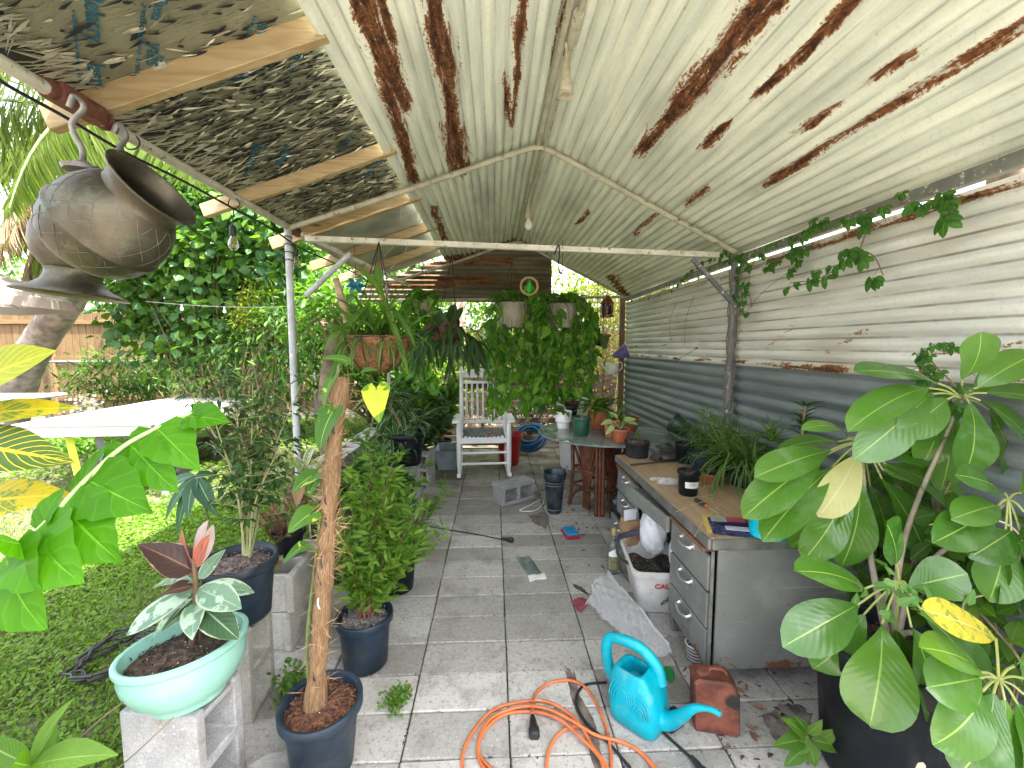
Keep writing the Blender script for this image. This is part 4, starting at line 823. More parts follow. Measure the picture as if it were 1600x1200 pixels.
L_RUB = leafmat('rubber_leaf', (.12, .215, .14), (.19, .29, .20), vein=(.30, .40, .30), vw=.013, rough=.25, trans=.12, side=9, nvein=.06, edge=(.34, .42, .32), ew=.43, blotch=(.33, .44, .34), bl=(.5, .58), bs=22, bump=.12)
L_RUBD = leafmat('rubber_leaf_dark', (.035, .075, .035), (.06, .12, .055), vein=(.25, .32, .2), rough=.26, trans=.12, side=9, edge=(.36, .40, .28), ew=.48, bump=.12, nvein=.08)
L_MAR = leafmat('maroon_leaf', (.055, .032, .030), (.09, .05, .042), vein=(.2, .09, .07), rough=.35, trans=.18, side=9, edge=(.40, .24, .19), ew=.485, bump=.12, nvein=.1)
L_RED = leafmat('red_leaf', (.34, .085, .065), (.46, .15, .11), vein=(.55, .3, .26), rough=.35, trans=.3, side=9, bump=.1, nvein=.08, edge=(.5, .32, .30), ew=.475); L_LILAC = leafmat('lilac_leaf', (.40, .30, .33), (.52, .40, .42), vein=(.3, .2, .22), rough=.35, trans=.2, side=9, bump=.3)
st = PY(298, 1008, 1.31); mid = PY(306, 925, 1.30); top = PY(302, 872, 1.29); mb = MB(); mb.tube(bez([st-V(0, 0, .03), mid, top], 6), [.010-.004*i/12 for i in range(13)], 8); mb.tube([PY(312, 1000, 1.32), PY(315, 868, 1.31)], .0022, 5); mb.build('stem', plain('rubber_stem', (.14, .08, .045), .7, var=.3), t)
mb = MB(); Y = 1.30
for b, tp_, W, nr, dr, sh, mi in (((304, 893, Y), (217, 850, Y-.02), .10, (.1, -.55, .9), .35, 'ovate', 1), ((303, 897, Y), (238, 872, Y+.03), .06, (0, -.3, .8), .5, 'ovate', 1), ((304, 888, Y), (283, 826, Y+.03), .07, (-.8, -.75, .3), .25, 'oval', 2), ((307, 882, Y), (324, 813, Y+.01), .07, (-.7, -.8, 0), .25, 'oval', 3), ((307, 886, Y-.01), (327, 836, Y-.03), .055, (-.4, -.9, .1), .25, 'oval', 2), ((309, 885, Y), (333, 820, Y+.04), .04, (.5, -.9, 0), .2, 'oval', 3),
      ((302, 915, Y), (250, 930, Y-.05), .06, (0, -.3, 1), .5, 'ovate', 4), ((300, 925, Y), (196, 993, Y-.10), .082, (-.15, -.65, 1), .4, 'oval', 0), ((302, 935, Y), (232, 1005, Y-.01), .055, (-.3, -.5, 1), .6, 'oval', 0), ((303, 940, Y), (270, 962, Y+.05), .06, (-.2, -.5, 1), .6, 'oval', 5), ((303, 950, Y), (252, 985, Y-.06), .055, (-.2, -.6, 1), .6, 'ovate', 5),
      ((310, 920, Y), (376, 950, Y-.07), .085, (.2, -.8, .9), .5, 'oval', 0), ((312, 918, Y+.02), (398, 925, Y+.06), .062, (.2, -.5, 1), .5, 'oval', 0), ((311, 905, Y), (352, 858, Y+.03), .042, (.2, -.6, .6), .3, 'lance', 0), ((308, 940, Y), (300, 1000, Y-.09), .075, (0, -.9, .6), .5, 'ovate', 0), ((312, 945, Y), (372, 998, Y-.07), .085, (.3, -.8, .8), .6, 'oval', 5), ((302, 910, Y), (230, 920, Y+.1), .05, (0, -.2, 1), .5, 'oval', 0)):
    leafpx(mb, b, tp_, W, nr, dr, sh, nseg=9, mi=mi, fold=.22, wave=.02)
mb.build('foliage', [L_RUB, L_MAR, L_RED, L_LILAC, L_MAR, L_RUBD], t)

# ================================================================== big nursery pot with the tall thin-stemmed plant
p = V(-1.045, 1.69, .392); t = pot('potted_shrub', 'tall thin-stemmed plant in a big dark blue nursery pot on a cream block', 'potted plant', p, .132, .108, .25, M_NURS, soilmat('gravelly_soil', (.10, .075, .065), (.24, .19, .17), .7), ribs=26, n=52, soil_z=.88)
mb = MB(); fo = MB(); tips = []
for (bx, by), (tx, ty, ty_) in (((385, 868), (395, 600, 1.85)), ((380, 866), (370, 640, 1.75)), ((390, 870), (440, 690, 1.7)), ((387, 868), (470, 600, 1.95)), ((383, 868), (330, 640, 1.7)), ((391, 868), (410, 740, 1.9)), ((381, 867), (300, 620, 1.9)), ((386, 869), (350, 600, 2.0))):
    b = PY(bx, by, 1.70); e = PY(tx, ty, ty_); m_ = b.lerp(e, .45); m_.x = b.x + (e.x-b.x)*.2; pts = bez([b, m_, e], 8); mb.tube(pts, [.0055*(1-.7*i/16) for i in range(17)], 6)
    for i in range(6, 17):
        for _ in range(2):
            d = V(random.gauss(0, 1), random.gauss(0, 1), random.uniform(.1, .9)).normalized(); q = pts[i]+d*random.uniform(.04, .14); mb.tube([pts[i], q], .0013, 3, False)
            for j in range(5):
                a = pts[i].lerp(q, .3+.7*j/4); fo.leaf(a, (d+V(random.gauss(0, .7), random.gauss(0, .7), -.5)), V(random.gauss(0, .3), random.gauss(0, .3), 1), random.uniform(.035, .06), random.uniform(.012, .02), droop=.6, nseg=3, shape='lance')
mb.build('stem', plain('pale_green_stem', (.27, .27, .12), .6, var=.2), t); fo.build('foliage', L_DARK, t)
# a money-tree seedling behind it: blue-green fingers
p = V(-1.36, 2.05, -.03); t = thing('palmate_seedling', 'seedling with drooping blue-green finger leaves behind the mint planter', 'plant', p)
c = PY(306, 742, 2.0); mb = MB(); mb.tube(bez([p, p.lerp(c, .6)+V(.02, 0, .05), c], 6), .005, 6); mb.build('stem', M_GSTEM, t); mb = MB(); Y = 2.0
for tp_, W in (((338, 805, 1.9), .075), ((292, 812, 1.88), .06), ((255, 815, 1.95), .05), ((248, 770, 2.05), .06), ((345, 745, 2.1), .05), ((275, 838, 1.95), .05)): leafpx(mb, (306, 742, 2.0), tp_, W, (0, -.7, .8), .6, 'lance', nseg=8, fold=.25)
mb.build('foliage', leafmat('finger_leaf', (.035, .10, .055), (.06, .15, .09), vein=(.26, .36, .16), rough=.3, trans=.25, side=12, nvein=.12), t)

# ================================================================== bromeliad in a small black pot on the block stack
p = V(-1.10, 2.22, .39); t = pot('potted_bromeliad', 'red speckled bromeliad in a small black pot on the short block stack', 'potted plant', p, .075, .055, .13, M_BPOT, M_SOILD, lip=.006)
L_BRO = leafmat('bromeliad_leaf', (.10, .035, .035), (.18, .06, .05), rough=.35, trans=.25, blotch=(.16, .19, .06), bl=(.5, .55), bs=45, bump=.2); mb = MB()
for tp_, W in (((405, 795, 2.2), .045), ((425, 770, 2.25), .04), ((462, 745, 2.3), .04), ((398, 790, 2.3), .04), ((480, 815, 2.2), .04), ((430, 900, 2.08), .045), ((452, 835, 2.05), .04), ((410, 830, 2.1), .04), ((475, 780, 2.35), .04), ((440, 790, 2.1), .035)): leafpx(mb, (440, 858, 2.22), tp_, W*1.25, (0, -.4, 1), .7, 'strap', nseg=8, fold=.6)
mb.build('foliage', L_BRO, t)
# pale variegated plant behind it
p = V(-1.06, 2.62, 0.0); t = pot('variegated_plant', 'pale cream and pink leaved plant in a tall dark pot behind the bromeliad', 'potted plant', p, .10, .08, .50, M_BPOT, M_SOILD, lip=.006)
L_VAR = leafmat('cream_leaf', (.22, .32, .15), (.42, .44, .28), vein=(.55, .5, .35), rough=.4, trans=.3, edge=(.55, .52, .40), ew=.36, blotch=(.13, .22, .09), bl=(.5, .56), bs=30); L_PINK = leafmat('pink_leaf', (.46, .24, .13), (.52, .40, .24), vein=(.5, .2, .12), rough=.4, trans=.3, blotch=(.28, .26, .12), bl=(.52, .6), bs=25); mb = MB(); sm = MB()
c = PY(470, 765, 2.6)
for i in range(34):
    a = random.uniform(0, 2*PI); el_ = random.uniform(-.2, 1.3); d = V(math.cos(a)*math.cos(el_), math.sin(a)*math.cos(el_), math.sin(el_)); b = c + V(random.gauss(0, .03), random.gauss(0, .03), random.uniform(-.14, .1)); q = b + d*.06
    sm.tube([c-V(0, 0, .2), b, q], .003, 4, False); mb.leaf(q, d, V(0, 0, 1)+d*.2, random.uniform(.14, .22), random.uniform(.05, .075), droop=random.uniform(.5, 1.2), nseg=7, shape='oval', mi=0 if el_ > .45 or random.random() < .3 else 1, wave=.03)
sm.tube([p+V(0, 0, .4), c], .012, 6); sm.build('stem', M_STEM, t); mb.build('foliage', [L_VAR, L_PINK], t)

# ================================================================== moss pole with pothos
p = V(-.615, 1.405, 0); t = pot('moss_pole_plant', 'climbing pothos on a tall coir moss pole in a dark blue nursery pot', 'potted plant', p, (.128), .10, .262, M_NURS, M_SOILB, ribs=24, n=48, soil_z=.9)
def coirmat():
    m = NT('coir_fibre'); uv = m.n('ShaderNodeUVMap').outputs[0]; mp = m.n('ShaderNodeMapping'); m.l(uv, mp.inputs[0]); mp.inputs['Scale'].default_value = (26, 14, 1); mp.inputs['Rotation'].default_value = (0, 0, .12)
    n = m.noise(mp.outputs[0], 1.0, 8, .75, 1.2); b = m.noise(m.coord('Object'), 12, 4, .6); c = m.mix(m.step(n, .32, .7), (.16, .085, .04), (.42, .27, .15)); c = m.mix(m.math('MULTIPLY', m.step(b, .5, .7), .5), c, (.13, .07, .035))
    return m.done(m.bsdf(Base_Color=c, Roughness=.95, Normal=m.bump(n, 1.0, .012), Specular_IOR_Level=.2))
M_COIR = coirmat(); M_FIB = plain('loose_fibre', (.40, .25, .13), .9, var=.3)
path = bez([PY(491, 1125, 1.405), PY(500, 1000, 1.41), PY(507, 900, 1.42), PY(514, 820, 1.43), PY(516, 760, 1.44), PY(525, 680, 1.47), PY(533, 590, 1.50)], 10)
TIES = (.10, .28, .345, .395, .53, .62, .86)
rad = [(.035+.005*math.sin(i*.33+1) - .009*i/len(path))*(1-.24*max(0, 1-min(abs(i/len(path)-q) for q in TIES)/.045)) for i in range(len(path))]
mb = MB(); mb.tube(path, rad, 18); mb.build('moss_pole', M_COIR, t)
mb = MB(); k = 650; ii = RNG.integers(0, len(path)-1, k); P, D, N = [], [], []
for i in ii:
    a = random.uniform(0, 2*PI); o_ = V(math.cos(a), math.sin(a), 0); P.append(tuple(path[i]+o_*rad[i]*.97+V(0, 0, random.uniform(-.02, .02)))); D.append(tuple(o_*random.uniform(.02, .5)+V(-o_.y, o_.x, 0)*random.gauss(0, .6)+V(0, 0, random.gauss(0, 1)))); N.append(tuple(o_))
mb.leaves(P, D, N, RNG.uniform(.03, .09, k), .0016, fold=0); o = mb.build('loose_fibres', M_FIB, t); o['kind'] = 'stuff'
def ring(mb, c, r, th, ax=V(0, 0, 1)):
    f = frame_from(ax); mb.tube([c + f @ V(r*math.cos(a), r*math.sin(a), .004*math.sin(a*2)) for a in np.linspace(0, 2*PI, 20)], th, 5, False)
for f, m in ((.10, M_BLK), (.28, plain('white_tie_strap', (.7, .7, .68), .5)), (.345, M_BLK), (.395, M_BLK), (.53, M_BLK), (.62, M_BLK), (.86, M_BLK)):
    i = int(f*(len(path)-1)); mb = MB(); ring(mb, path[i], rad[i]+.003, .0032, path[i+1]-path[i]+V(.1, .0, .0)); mb.build('tie', m, t)
L_POTH = leafmat('pothos_leaf', (.055, .15, .025), (.10, .22, .04), vein=(.3, .42, .12), vw=.018, rough=.28, trans=.35, blotch=(.42, .5, .08), bl=(.60, .64), bs=16, nvein=.1); L_GOLD = leafmat('gold_heart_leaf', (.11, .26, .02), (.16, .32, .03), vein=(.5, .6, .12), rough=.3, trans=.45, blotch=(.55, .60, .06), bl=(.47, .5), bs=13, nvein=.12, side=8)
vm = MB(); vm.tube(bez([PY(483, 1080, 1.43), PY(480, 1000, 1.42), PY(490, 905, 1.44), PY(500, 820, 1.45), PY(508, 740, 1.46), PY(515, 660, 1.48), PY(530, 570, 1.5)], 8), .006, 6); vm.tube(bez([PY(552, 640, 1.5), PY(575, 615, 1.45), PY(583, 612, 1.42)], 6), .0035, 5); vm.build('stem', M_GSTEM, t)
mb = MB()
for st_, b, tp_, W, nr, mi in (((522, 655, 1.48), (522, 640, 1.42), (498, 705, 1.36), .10, (-.3, -.9, .5), 0), ((512, 720, 1.47), (490, 742, 1.40), (455, 772, 1.35), .085, (-.3, -.7, .8), 0), ((505, 800, 1.45), (487, 802, 1.38), (450, 832, 1.32), .095, (-.2, -.9, .7), 0), ((500, 870, 1.44), (478, 852, 1.38), (442, 880, 1.33), .06, (-.5, -.7, .6), 0), ((507, 760, 1.46), (495, 752, 1.42), (483, 775, 1.36), .06, (-.2, -.9, .4), 0), ((583, 612, 1.42), (588, 606, 1.41), (592, 660, 1.36), .098, (.05, -1, .35), 1), ((528, 600, 1.5), (520, 590, 1.46), (505, 640, 1.42), .05, (-.4, -.8, .4), 0), ((530, 575, 1.5), (545, 565, 1.46), (500, 560, 1.42), .05, (0, -.6, .8), 0), ((533, 590, 1.5), (560, 585, 1.47), (590, 578, 1.42), .05, (0, -.5, .9), 0), ((510, 690, 1.47), (500, 690, 1.42), (480, 690, 1.38), .055, (0, -.6, .8), 0)):
    leafpx(mb, b, tp_, W, nr, .7, 'heart', pet=st_, petr=.0028, nseg=10, mi=mi, fold=.2, wave=.015)
mb.build('foliage', [L_POTH, L_GOLD], t)

# ================================================================== bushy herb in a nursery pot, and the plants behind it
def leafy(t, stems, L, W, mat, smat, per=14, r0=.004, up=.5, shape='lance', nseg=3, twigs=3):
    """upright leafy stems: list of (base, tip)"""
    sm, fo = MB(), MB(); Ps, Ds, Ns, Ls = [], [], [], []
    for b, e in stems:
        m_ = V(b).lerp(V(e), .5)+V(random.gauss(0, .02), random.gauss(0, .02), .02); pts = bez([b, m_, e], 6); sm.tube(pts, [r0*(1-.7*i/12) for i in range(13)], 5)
        for i in range(3, 13):
            for _ in range(per//6+1):
                d = V(random.gauss(0, 1), random.gauss(0, 1), up).normalized(); q = pts[i]+d*random.uniform(.0, .05)
                for _2 in range(twigs): Ps.append(tuple(q+V(random.gauss(0, .012), random.gauss(0, .012), random.gauss(0, .012)))); Ds.append(tuple(d+V(random.gauss(0, .5), random.gauss(0, .5), random.gauss(0, .4)))); Ns.append((random.gauss(0, .4), random.gauss(0, .4)-.3, 1)); Ls.append(L*random.uniform(.6, 1.2))
    sm.build('stem', smat, t); fo.leaves(Ps, Ds, Ns, Ls, np.array(Ls)*W/L, fold=.3, shape=(.8, .95)); fo.build('foliage', mat, t)
p = V(-.615, 1.905, 0); t = pot('potted_bush', 'dense bright green bush in a dark blue nursery pot beside the moss pole', 'potted plant', p, .118, .10, .25, M_NURS, M_SOILG, ribs=24, n=48, soil_z=.9)
L_HERB = leafmat('herb_leaf', (.085, .185, .016), (.16, .28, .035), vein=(.2, .32, .09), rough=.4, trans=.35)
b = p+V(0, 0, .2); leafy(t, [(b+V(random.gauss(0, .02), random.gauss(0, .02), 0), (-.58+random.gauss(0, .13), 2.02+random.gauss(0, .11), random.uniform(.42, .98))) for _ in range(34)], .058, .019, L_HERB, plain('red_brown_stem', (.16, .07, .04), .7), per=12, twigs=3)
p = V(-.60, 2.52, 0); t = pot('potted_bush', 'darker leafy bush in a black pot just behind the bright one', 'potted plant', p, .11, .09, .22, M_BPOT, M_SOILD)
b = p+V(0, 0, .18); leafy(t, [(b+V(random.gauss(0, .02), random.gauss(0, .02), 0), (-.66+random.gauss(0, .14), 2.6+random.gauss(0, .12), random.uniform(.35, .95))) for _ in range(24)], .065, .022, L_MID, M_STEM, per=12)
p = PZ(643, 862); p = V(p.x-.02, 3.0, 0); t = pot('spider_plant', 'grassy spider plant in an orange clay pot at the edge of the paving', 'potted plant', p, .075, .055, .13, plain('orange_clay', (.40, .17, .05), .6, var=.2), M_SOILD, lip=.006)
def grassy(mb, c, n, L, W, lo=.2, hi=1.4, droop=(1.0, 2.2), spread=.02, mi=0, nseg=8, az=None):
    for _ in range(n):
        a = random.uniform(0, 2*PI) if az is None else random.uniform(*az); el_ = random.uniform(lo, hi); d = V(math.cos(a)*math.cos(el_), math.sin(a)*math.cos(el_), math.sin(el_))
        mb.leaf(c+V(random.gauss(0, spread), random.gauss(0, spread), 0), d, V(0, 0, 1)-d*.5, L*random.uniform(.6, 1.15), W*random.uniform(.7, 1.2), droop=random.uniform(*droop), nseg=nseg, shape='lance', fold=.5, mi=mi)
L_GRASSY = leafmat('spider_leaf', (.06, .14, .03), (.11, .22, .05), vein=(.3, .38, .16), vw=.05, rough=.4, trans=.35, nvein=0, side=0, bump=0); L_PALEG = leafmat('pale_blade', (.20, .32, .24), (.28, .40, .30), rough=.4, trans=.3, bump=0, side=0)
mb = MB(); grassy(mb, p+V(0, 0, .12), 60, .36, .012); grassy(mb, p+V(-.04, .05, .12), 16, .40, .011, lo=.9, hi=1.5, droop=(.3, 1), mi=1); mb.build('foliage', [L_GRASSY, L_PALEG], t)
# dracaena on the standing block
p = V(-.82, 3.94, .392); t = pot('potted_dracaena', 'striped dracaena in a black pot on a grey block left of the chair', 'potted plant', p, .16, .12, .30, M_BPOT, M_SOILD)
L_DRA = leafmat('dracaena_leaf', (.035, .10, .035), (.06, .15, .05), rough=.3, trans=.25, edge=(.45, .50, .30), ew=.43, bump=.1, side=0); mb = MB(); sm = MB()
for cx, cy_, cz in ((-.86, 4.0, .85), (-.98, 3.9, 1.0), (-.75, 4.05, .75), (-.9, 3.85, .65), (-1.0, 4.1, .75)):
    grassy(mb, V(cx, cy_, cz), 26, .34, .038, lo=-.3, hi=1.3, droop=(.8, 2.0), spread=.025); sm.tube([p+V(0, 0, .25), V(cx, cy_, cz)], .012, 6)
mb.build('foliage', L_DRA, t); sm.build('stem', M_STEM, t)
# a row of leafy pots standing behind the low wall
for x, y, h, m, L_, W_, lb in ((-1.0, 5.3, .75, L_MID, .14, .05, 'leafy mid green potted plant behind the grey tub'), (-.95, 3.35, .62, L_DARK, .09, .035, 'dark leafy potted plant between the low wall and the bright bush'), (-.72, 5.75, 1.15, L_MID, .13, .05, 'tall leafy potted plant left of the rocking chair back'), (-.98, 4.75, 1.0, L_DARK, .16, .045, 'dark leafy potted plant behind the light standing block'), (-1.25, 5.9, 1.1, L_DARK, .2, .05, 'tall dark strappy potted plant at the back left corner')):
    p = V(x, y, 0); t = pot('potted_plant', lb, 'potted plant', p, .12, .10, .22, M_BPOT, M_SOILD); b = p+V(0, 0, .18)
    leafy(t, [(b+V(random.gauss(0, .02), random.gauss(0, .02), 0), (x+random.gauss(0, .15), y+random.gauss(0, .13), random.uniform(h*.45, h))) for _ in range(20)], L_, W_, m, M_STEM, per=12)
# weed in the joint beside the block
t = thing('joint_weed', 'small weed sprouting from the paving between block and moss pole pot', 'plant', PZ(462, 1100)); p = PZ(462, 1100)
leafy(t, [(p+V(0, 0, -.01), p+V(random.gauss(0, .03), random.gauss(0, .04), random.uniform(.05, .14))) for _ in range(7)], .03, .017, L_MID, M_GSTEM, per=6, r0=.0015)
t = thing('joint_weed', 'tiny weed growing in a paving joint in the open floor', 'plant', PZ(617, 1105)); p = PZ(617, 1105)
leafy(t, [(p, p+V(random.gauss(0, .02), random.gauss(0, .015), random.uniform(.01, .025))) for _ in range(6)], .016, .010, L_FRESH, M_GSTEM, per=6, r0=.001)
# clear plastic bowl at the bottom edge
gl = NT('clear_plastic'); M_CLEAR = gl.done(gl.bsdf(Base_Color=(.95, .96, .97), Roughness=.08, Transmission_Weight=.95, IOR=1.3, Alpha=.55))
c = PZ(418, 1230, .10); t = thing('plastic_bowl', 'clear plastic bowl standing on the paving at the bottom edge', 'bowl', (c.x, c.y, 0))
mb = MB(); mb.lathe([(0, .002), (.06, .002), (.085, .06), (.098, .118), (.102, .12), (.098, .122), (.093, .118), (.08, .06), (.057, .006), (0, .006)], (c.x, c.y, 0), 36); mb.build('bowl', M_CLEAR, t)

# ================================================================== foreground foliage at the left edge
L_CRO = leafmat('croton_leaf', (.04, .09, .015), (.07, .13, .02), vein=(.60, .46, .02), vw=.03, rough=.4, spec=.2, trans=.3, side=11, nvein=1.0); L_CROY = leafmat('croton_yellow_leaf', (.44, .34, .01), (.52, .40, .012), vein=(.60, .44, .02), vw=.03, rough=.4, spec=.2, trans=.4, side=11, nvein=.9, blotch=(.16, .22, .03), bl=(.53, .6), bs=28)
L_CROG = leafmat('croton_lime_leaf', (.24, .32, .008), (.36, .38, .01), vein=(.56, .48, .02), vw=.03, rough=.4, spec=.2, trans=.45, side=11, nvein=.8)
p = V(-1.28, .74, -.03); t = thing('croton', 'croton with big yellow-veined leaves reaching in from the left edge', 'plant', p)
top = PY(-110, 690, .86); mb = MB(); mb.tube(bez([p, p.lerp(top, .5)+V(0, .03, 0), top+V(0, 0, .25)], 8), .012, 8); mb.build('stem', M_STEM, t); mb = MB()
for b, tp_, W, nr, mi in (((-80, 622, .86), (84, 547, .80), .115, (.1, -.85, .55), 2), ((-60, 652, .86), (122, 636, .84), .055, (0, -.75, .6), 1), ((-80, 690, .86), (114, 722, .80), .095, (0, -.8, .6), 0), ((-70, 790, .88), (112, 772, .84), .085, (0, -.7, .7), 1), ((-90, 600, .9), (-20, 520, .95), .08, (0, -.8, .5), 2), ((-90, 720, .9), (-250, 760, .85), .08, (0, -.8, .5), 0), ((-100, 640, .9), (-260, 600, .9), .08, (0, -.8, .5), 1)):
    leafpx(mb, b, tp_, W, nr, .25, 'lance', nseg=12, mi=mi, fold=.12, wave=.02)
mb.build('foliage', [L_CRO, L_CROY, L_CROG], t)
p = V(-1.02, .60, -.03); t = thing('leafy_branch_shrub', 'shrub branch of large bright translucent green leaves across the left foreground', 'shrub', p)
L_BIG = leafmat('big_green_leaf', (.055, .19, .004), (.08, .25, .006), vein=(.13, .33, .03), vw=.012, rough=.42, spec=.2, trans=.5, side=5, nvein=.22, bump=.3)
mb = MB(); br = bez([p, V(-.98, .62, .8), PY(-60, 930, .78), PY(60, 830, .80), PY(140, 745, .84), PY(205, 690, .88), PY(290, 650, .92), PY(322, 640, .93)], 8); mb.tube(br, [.009*(1-.72*i/len(br)) for i in range(len(br))], 8); mb.build('branch', plain('pale_green_branch', (.30, .40, .16), .5, var=.1), t)
mb = MB()
for b, tp_, W, nr in (((10, 868, .79), (66, 985, .70), .17, (-.1, -1, .35), ), ((55, 835, .80), (126, 912, .72), .15, (.15, -1, .4)), ((100, 790, .82), (190, 880, .76), .135, (.2, -1, .45)), ((138, 750, .84), (238, 800, .80), .125, (.25, -1, .5)), ((205, 695, .88), (278, 770, .84), .10, (.3, -1, .4)), ((245, 668, .90), (312, 735, .86), .10, (.3, -.9, .5)), ((290, 650, .92), (360, 660, .90), .075, (.2, -.7, .7)), ((120, 770, .83), (172, 690, .90), .05, (-.3, -.9, .3)), ((200, 695, .88), (152, 762, .86), .07, (-.5, -.9, .1)), ((60, 830, .80), (105, 755, .84), .06, (-.3, -.9, .3)), ((40, 850, .79), (-30, 830, .72), .09, (-.2, -1, .3)), ((240, 670, .9), (215, 735, .90), .075, (-.2, -1, .1)), ((300, 645, .92), (345, 640, .95), .05, (0, -.6, .8))):
    leafpx(mb, b, tp_, W, nr, .45, 'lobe', nseg=12, fold=.16, wave=.03)
mb.build('foliage', L_BIG, t)
p = V(-1.12, 1.0, -.03); t = thing('leafy_plant', 'slender pale green leafed plant low at the bottom left corner', 'plant', p)
mb = MB(); c = PY(45, 1215, 1.0)
for tp_, W, nr in (((112, 1092, 1.02), .05, (-.6, -.8, .2)), ((182, 1178, .95), .075, (0, -.4, 1)), ((20, 1190, .9), .05, (-.5, -.5, .6)), ((90, 1130, 1.1), .04, (.5, -.8, .2)), ((-40, 1150, 1.0), .06, (0, -.6, .6))): leafpx(mb, (48, 1196, 1.0), tp_, W, nr, .4, 'lance', nseg=9, fold=.3)
mb.build('foliage', L_FRESH, t); mb = MB(); mb.tube([p, PY(48, 1200, 1.0)], .012, 6); mb.build('stem', M_GSTEM, t)
mb = MB(); mb.tube(bez([PY(60, 1210, .95), PY(150, 1130, 1.1), PY(215, 1080, 1.18), PY(228, 1066, 1.2)], 8), .0022, 5); mb.build('flower_spike', plain('dry_twig', (.13, .08, .05), .8), t); mb = MB(); mb.tube(bez([PY(185, 1200, .95), PY(225, 1165, 1.05), PY(272, 1120, 1.12)], 6), .0018, 5); mb.build('flower_spike', plain('dry_twig', (.2, .13, .08), .8), t)
# ================================================================== hanging things
M_COPPER = None
def coppermat():
    t = NT('weathered_copper'); co = t.coord('Object'); n = t.noise(co, 5, 5, .6); f = t.noise(co, 45, 5, .7); g = t.noise(co, 11, 6, .7)
    c = t.mix(t.step(n, .35, .65), (.075, .064, .044), (.135, .115, .08)); c = t.mix(t.math('MULTIPLY', t.step(g, .52, .64), .5), c, (.16, .19, .14)); c = t.mix(t.math('MULTIPLY', t.step(f, .56, .66), .3), c, (.06, .04, .03))
    return t.done(t.bsdf(Base_Color=c, Metallic=.75, Roughness=t.math('ADD', .36, t.math('MULTIPLY', f, .25)), Normal=t.bump(f, .15, .003)))
M_COPPER = coppermat(); M_PATINA = plain('patina_line', (.15, .165, .12), .7, .3, var=.3, vs=30); M_STRAP = plain('dull_strap', (.32, .31, .29), .5, .5, var=.3)
# bell-like urn lying on its side, mouth to the right
US = .62; _v = ray(235, 310).normalized(); _e = _R*1.0+_U*.85; _e = (_e-_v*_e.dot(_v)).normalized(); ax1 = (_e*.92-_v*.36).normalized(); c1 = PY(174, 352, 1.50)
u1 = thing('copper_urn', 'round copper urn hanging on its side with its wide mouth to the right', 'urn', c1); f1 = frame_from(ax1, V(0, 0, 1))
body = [(0, -.262), (.09, -.258), (.17, -.232), (.222, -.185), (.250, -.12), (.262, -.055), (.270, -.045), (.270, -.035), (.262, -.025), (.262, .03), (.250, .09), (.226, .15), (.196, .195), (.178, .215)]
body = [(r*US, z*US) for r, z in body]; mb = MB(); mb.lathe(body, c1, 56, M=f1); mb.build('body', M_COPPER, u1, ang=60)
mb = MB(); mb.lathe([(r*US, z*US) for r, z in [(.178, .215), (.176, .235), (.185, .262), (.205, .292), (.217, .304), (.222, .310), (.222, .316), (.214, .318), (.205, .312), (.190, .285), (.172, .245), (.168, .2), (.20, .14), (.235, .05), (.235, -.06), (.2, -.17), (0, -.24)]], c1, 56, M=f1); mb.build('mouth_rim', M_COPPER, u1, ang=60)
mb = MB()   # engraved lozenge lines standing a hair proud
def on_body(th, z):
    for (r0, z0), (r1, z1) in zip(body, body[1:]):
        if z0 <= z <= z1 and z1 > z0: r = r0+(r1-r0)*(z-z0)/(z1-z0); return c1 + f1 @ V((r+.0005)*math.cos(th), (r+.0005)*math.sin(th), z)
for k in range(14):
    for s_ in (-1, 1): mb.tube([on_body(2*PI*k/14+s_*(z-.0)*3.2/US, z) for z in np.linspace(-.018*US, .20*US, 12)], .0007, 4, False)
    for s_ in (-1, 1): mb.tube([on_body(2*PI*k/14+s_*(z+.06)*3.2/US, z) for z in np.linspace(-.20*US, -.065*US, 9)], .0007, 4, False)
mb.build('engraving', M_PATINA, u1)
a_ = PY(118, 168, 1.47); b_ = PY(130, 254, 1.50)
mb = MB(); mb.tube(bez([a_+V(-.02, 0, .0), a_+V(.0, 0, .035), a_+V(.025, 0, 0), PY(112, 195, 1.48), PY(128, 232, 1.49), b_], 6), .011, 8, flat=.5); mb.build('hanger', M_STRAP, u1)
mb = MB(); mb.lathe([(0, 0), (.05, 0), (.055, .012), (.03, .02), (.02, .03), (0, .03)], PY(130, 262, 1.50)-V(0, 0, .012), 20); mb.build('hanger_plate', M_STRAP, u1)
# second urn hanging behind, foot down
ax2 = V(.10, .06, 1).normalized(); c2 = PY(118, 405, 1.70); f2 = frame_from(ax2, V(1, 0, 0)); u2 = thing('copper_urn', 'second copper urn behind the first, its flared foot pointing down', 'urn', c2)
mb = MB(); mb.lathe([(r*.70, z*.70) for r, z in [(0, .25), (.10, .245), (.15, .21), (.178, .14), (.182, .07), (.165, .0), (.13, -.05), (.115, -.062)]], c2, 44, M=f2); mb.build('body', M_COPPER, u2, ang=60)
mb = MB(); mb.lathe([(r*.72, z*.70) for r, z in [(.118, -.062), (.112, -.072), (.112, -.10), (.125, -.13), (.155, -.158), (.185, -.172), (.19, -.176), (.225, -.19), (.228, -.197), (.222, -.2), (.18, -.185), (.12, -.14), (.1, -.1), (0, -.09)]], c2, 48, M=f2); mb.build('foot', M_COPPER, u2, ang=60)
mb = MB(); h_ = PY(187, 208, 1.66); mb.tube(bez([h_+V(-.02, 0, 0), h_+V(0, 0, .03), h_+V(.02, 0, -.01), PY(185, 235, 1.68), PY(200, 250, 1.69), PY(192, 300, 1.72), c2+f2 @ V(.02, 0, .165)], 6), .010, 8); mb.build('hanger', M_STRAP, u2)
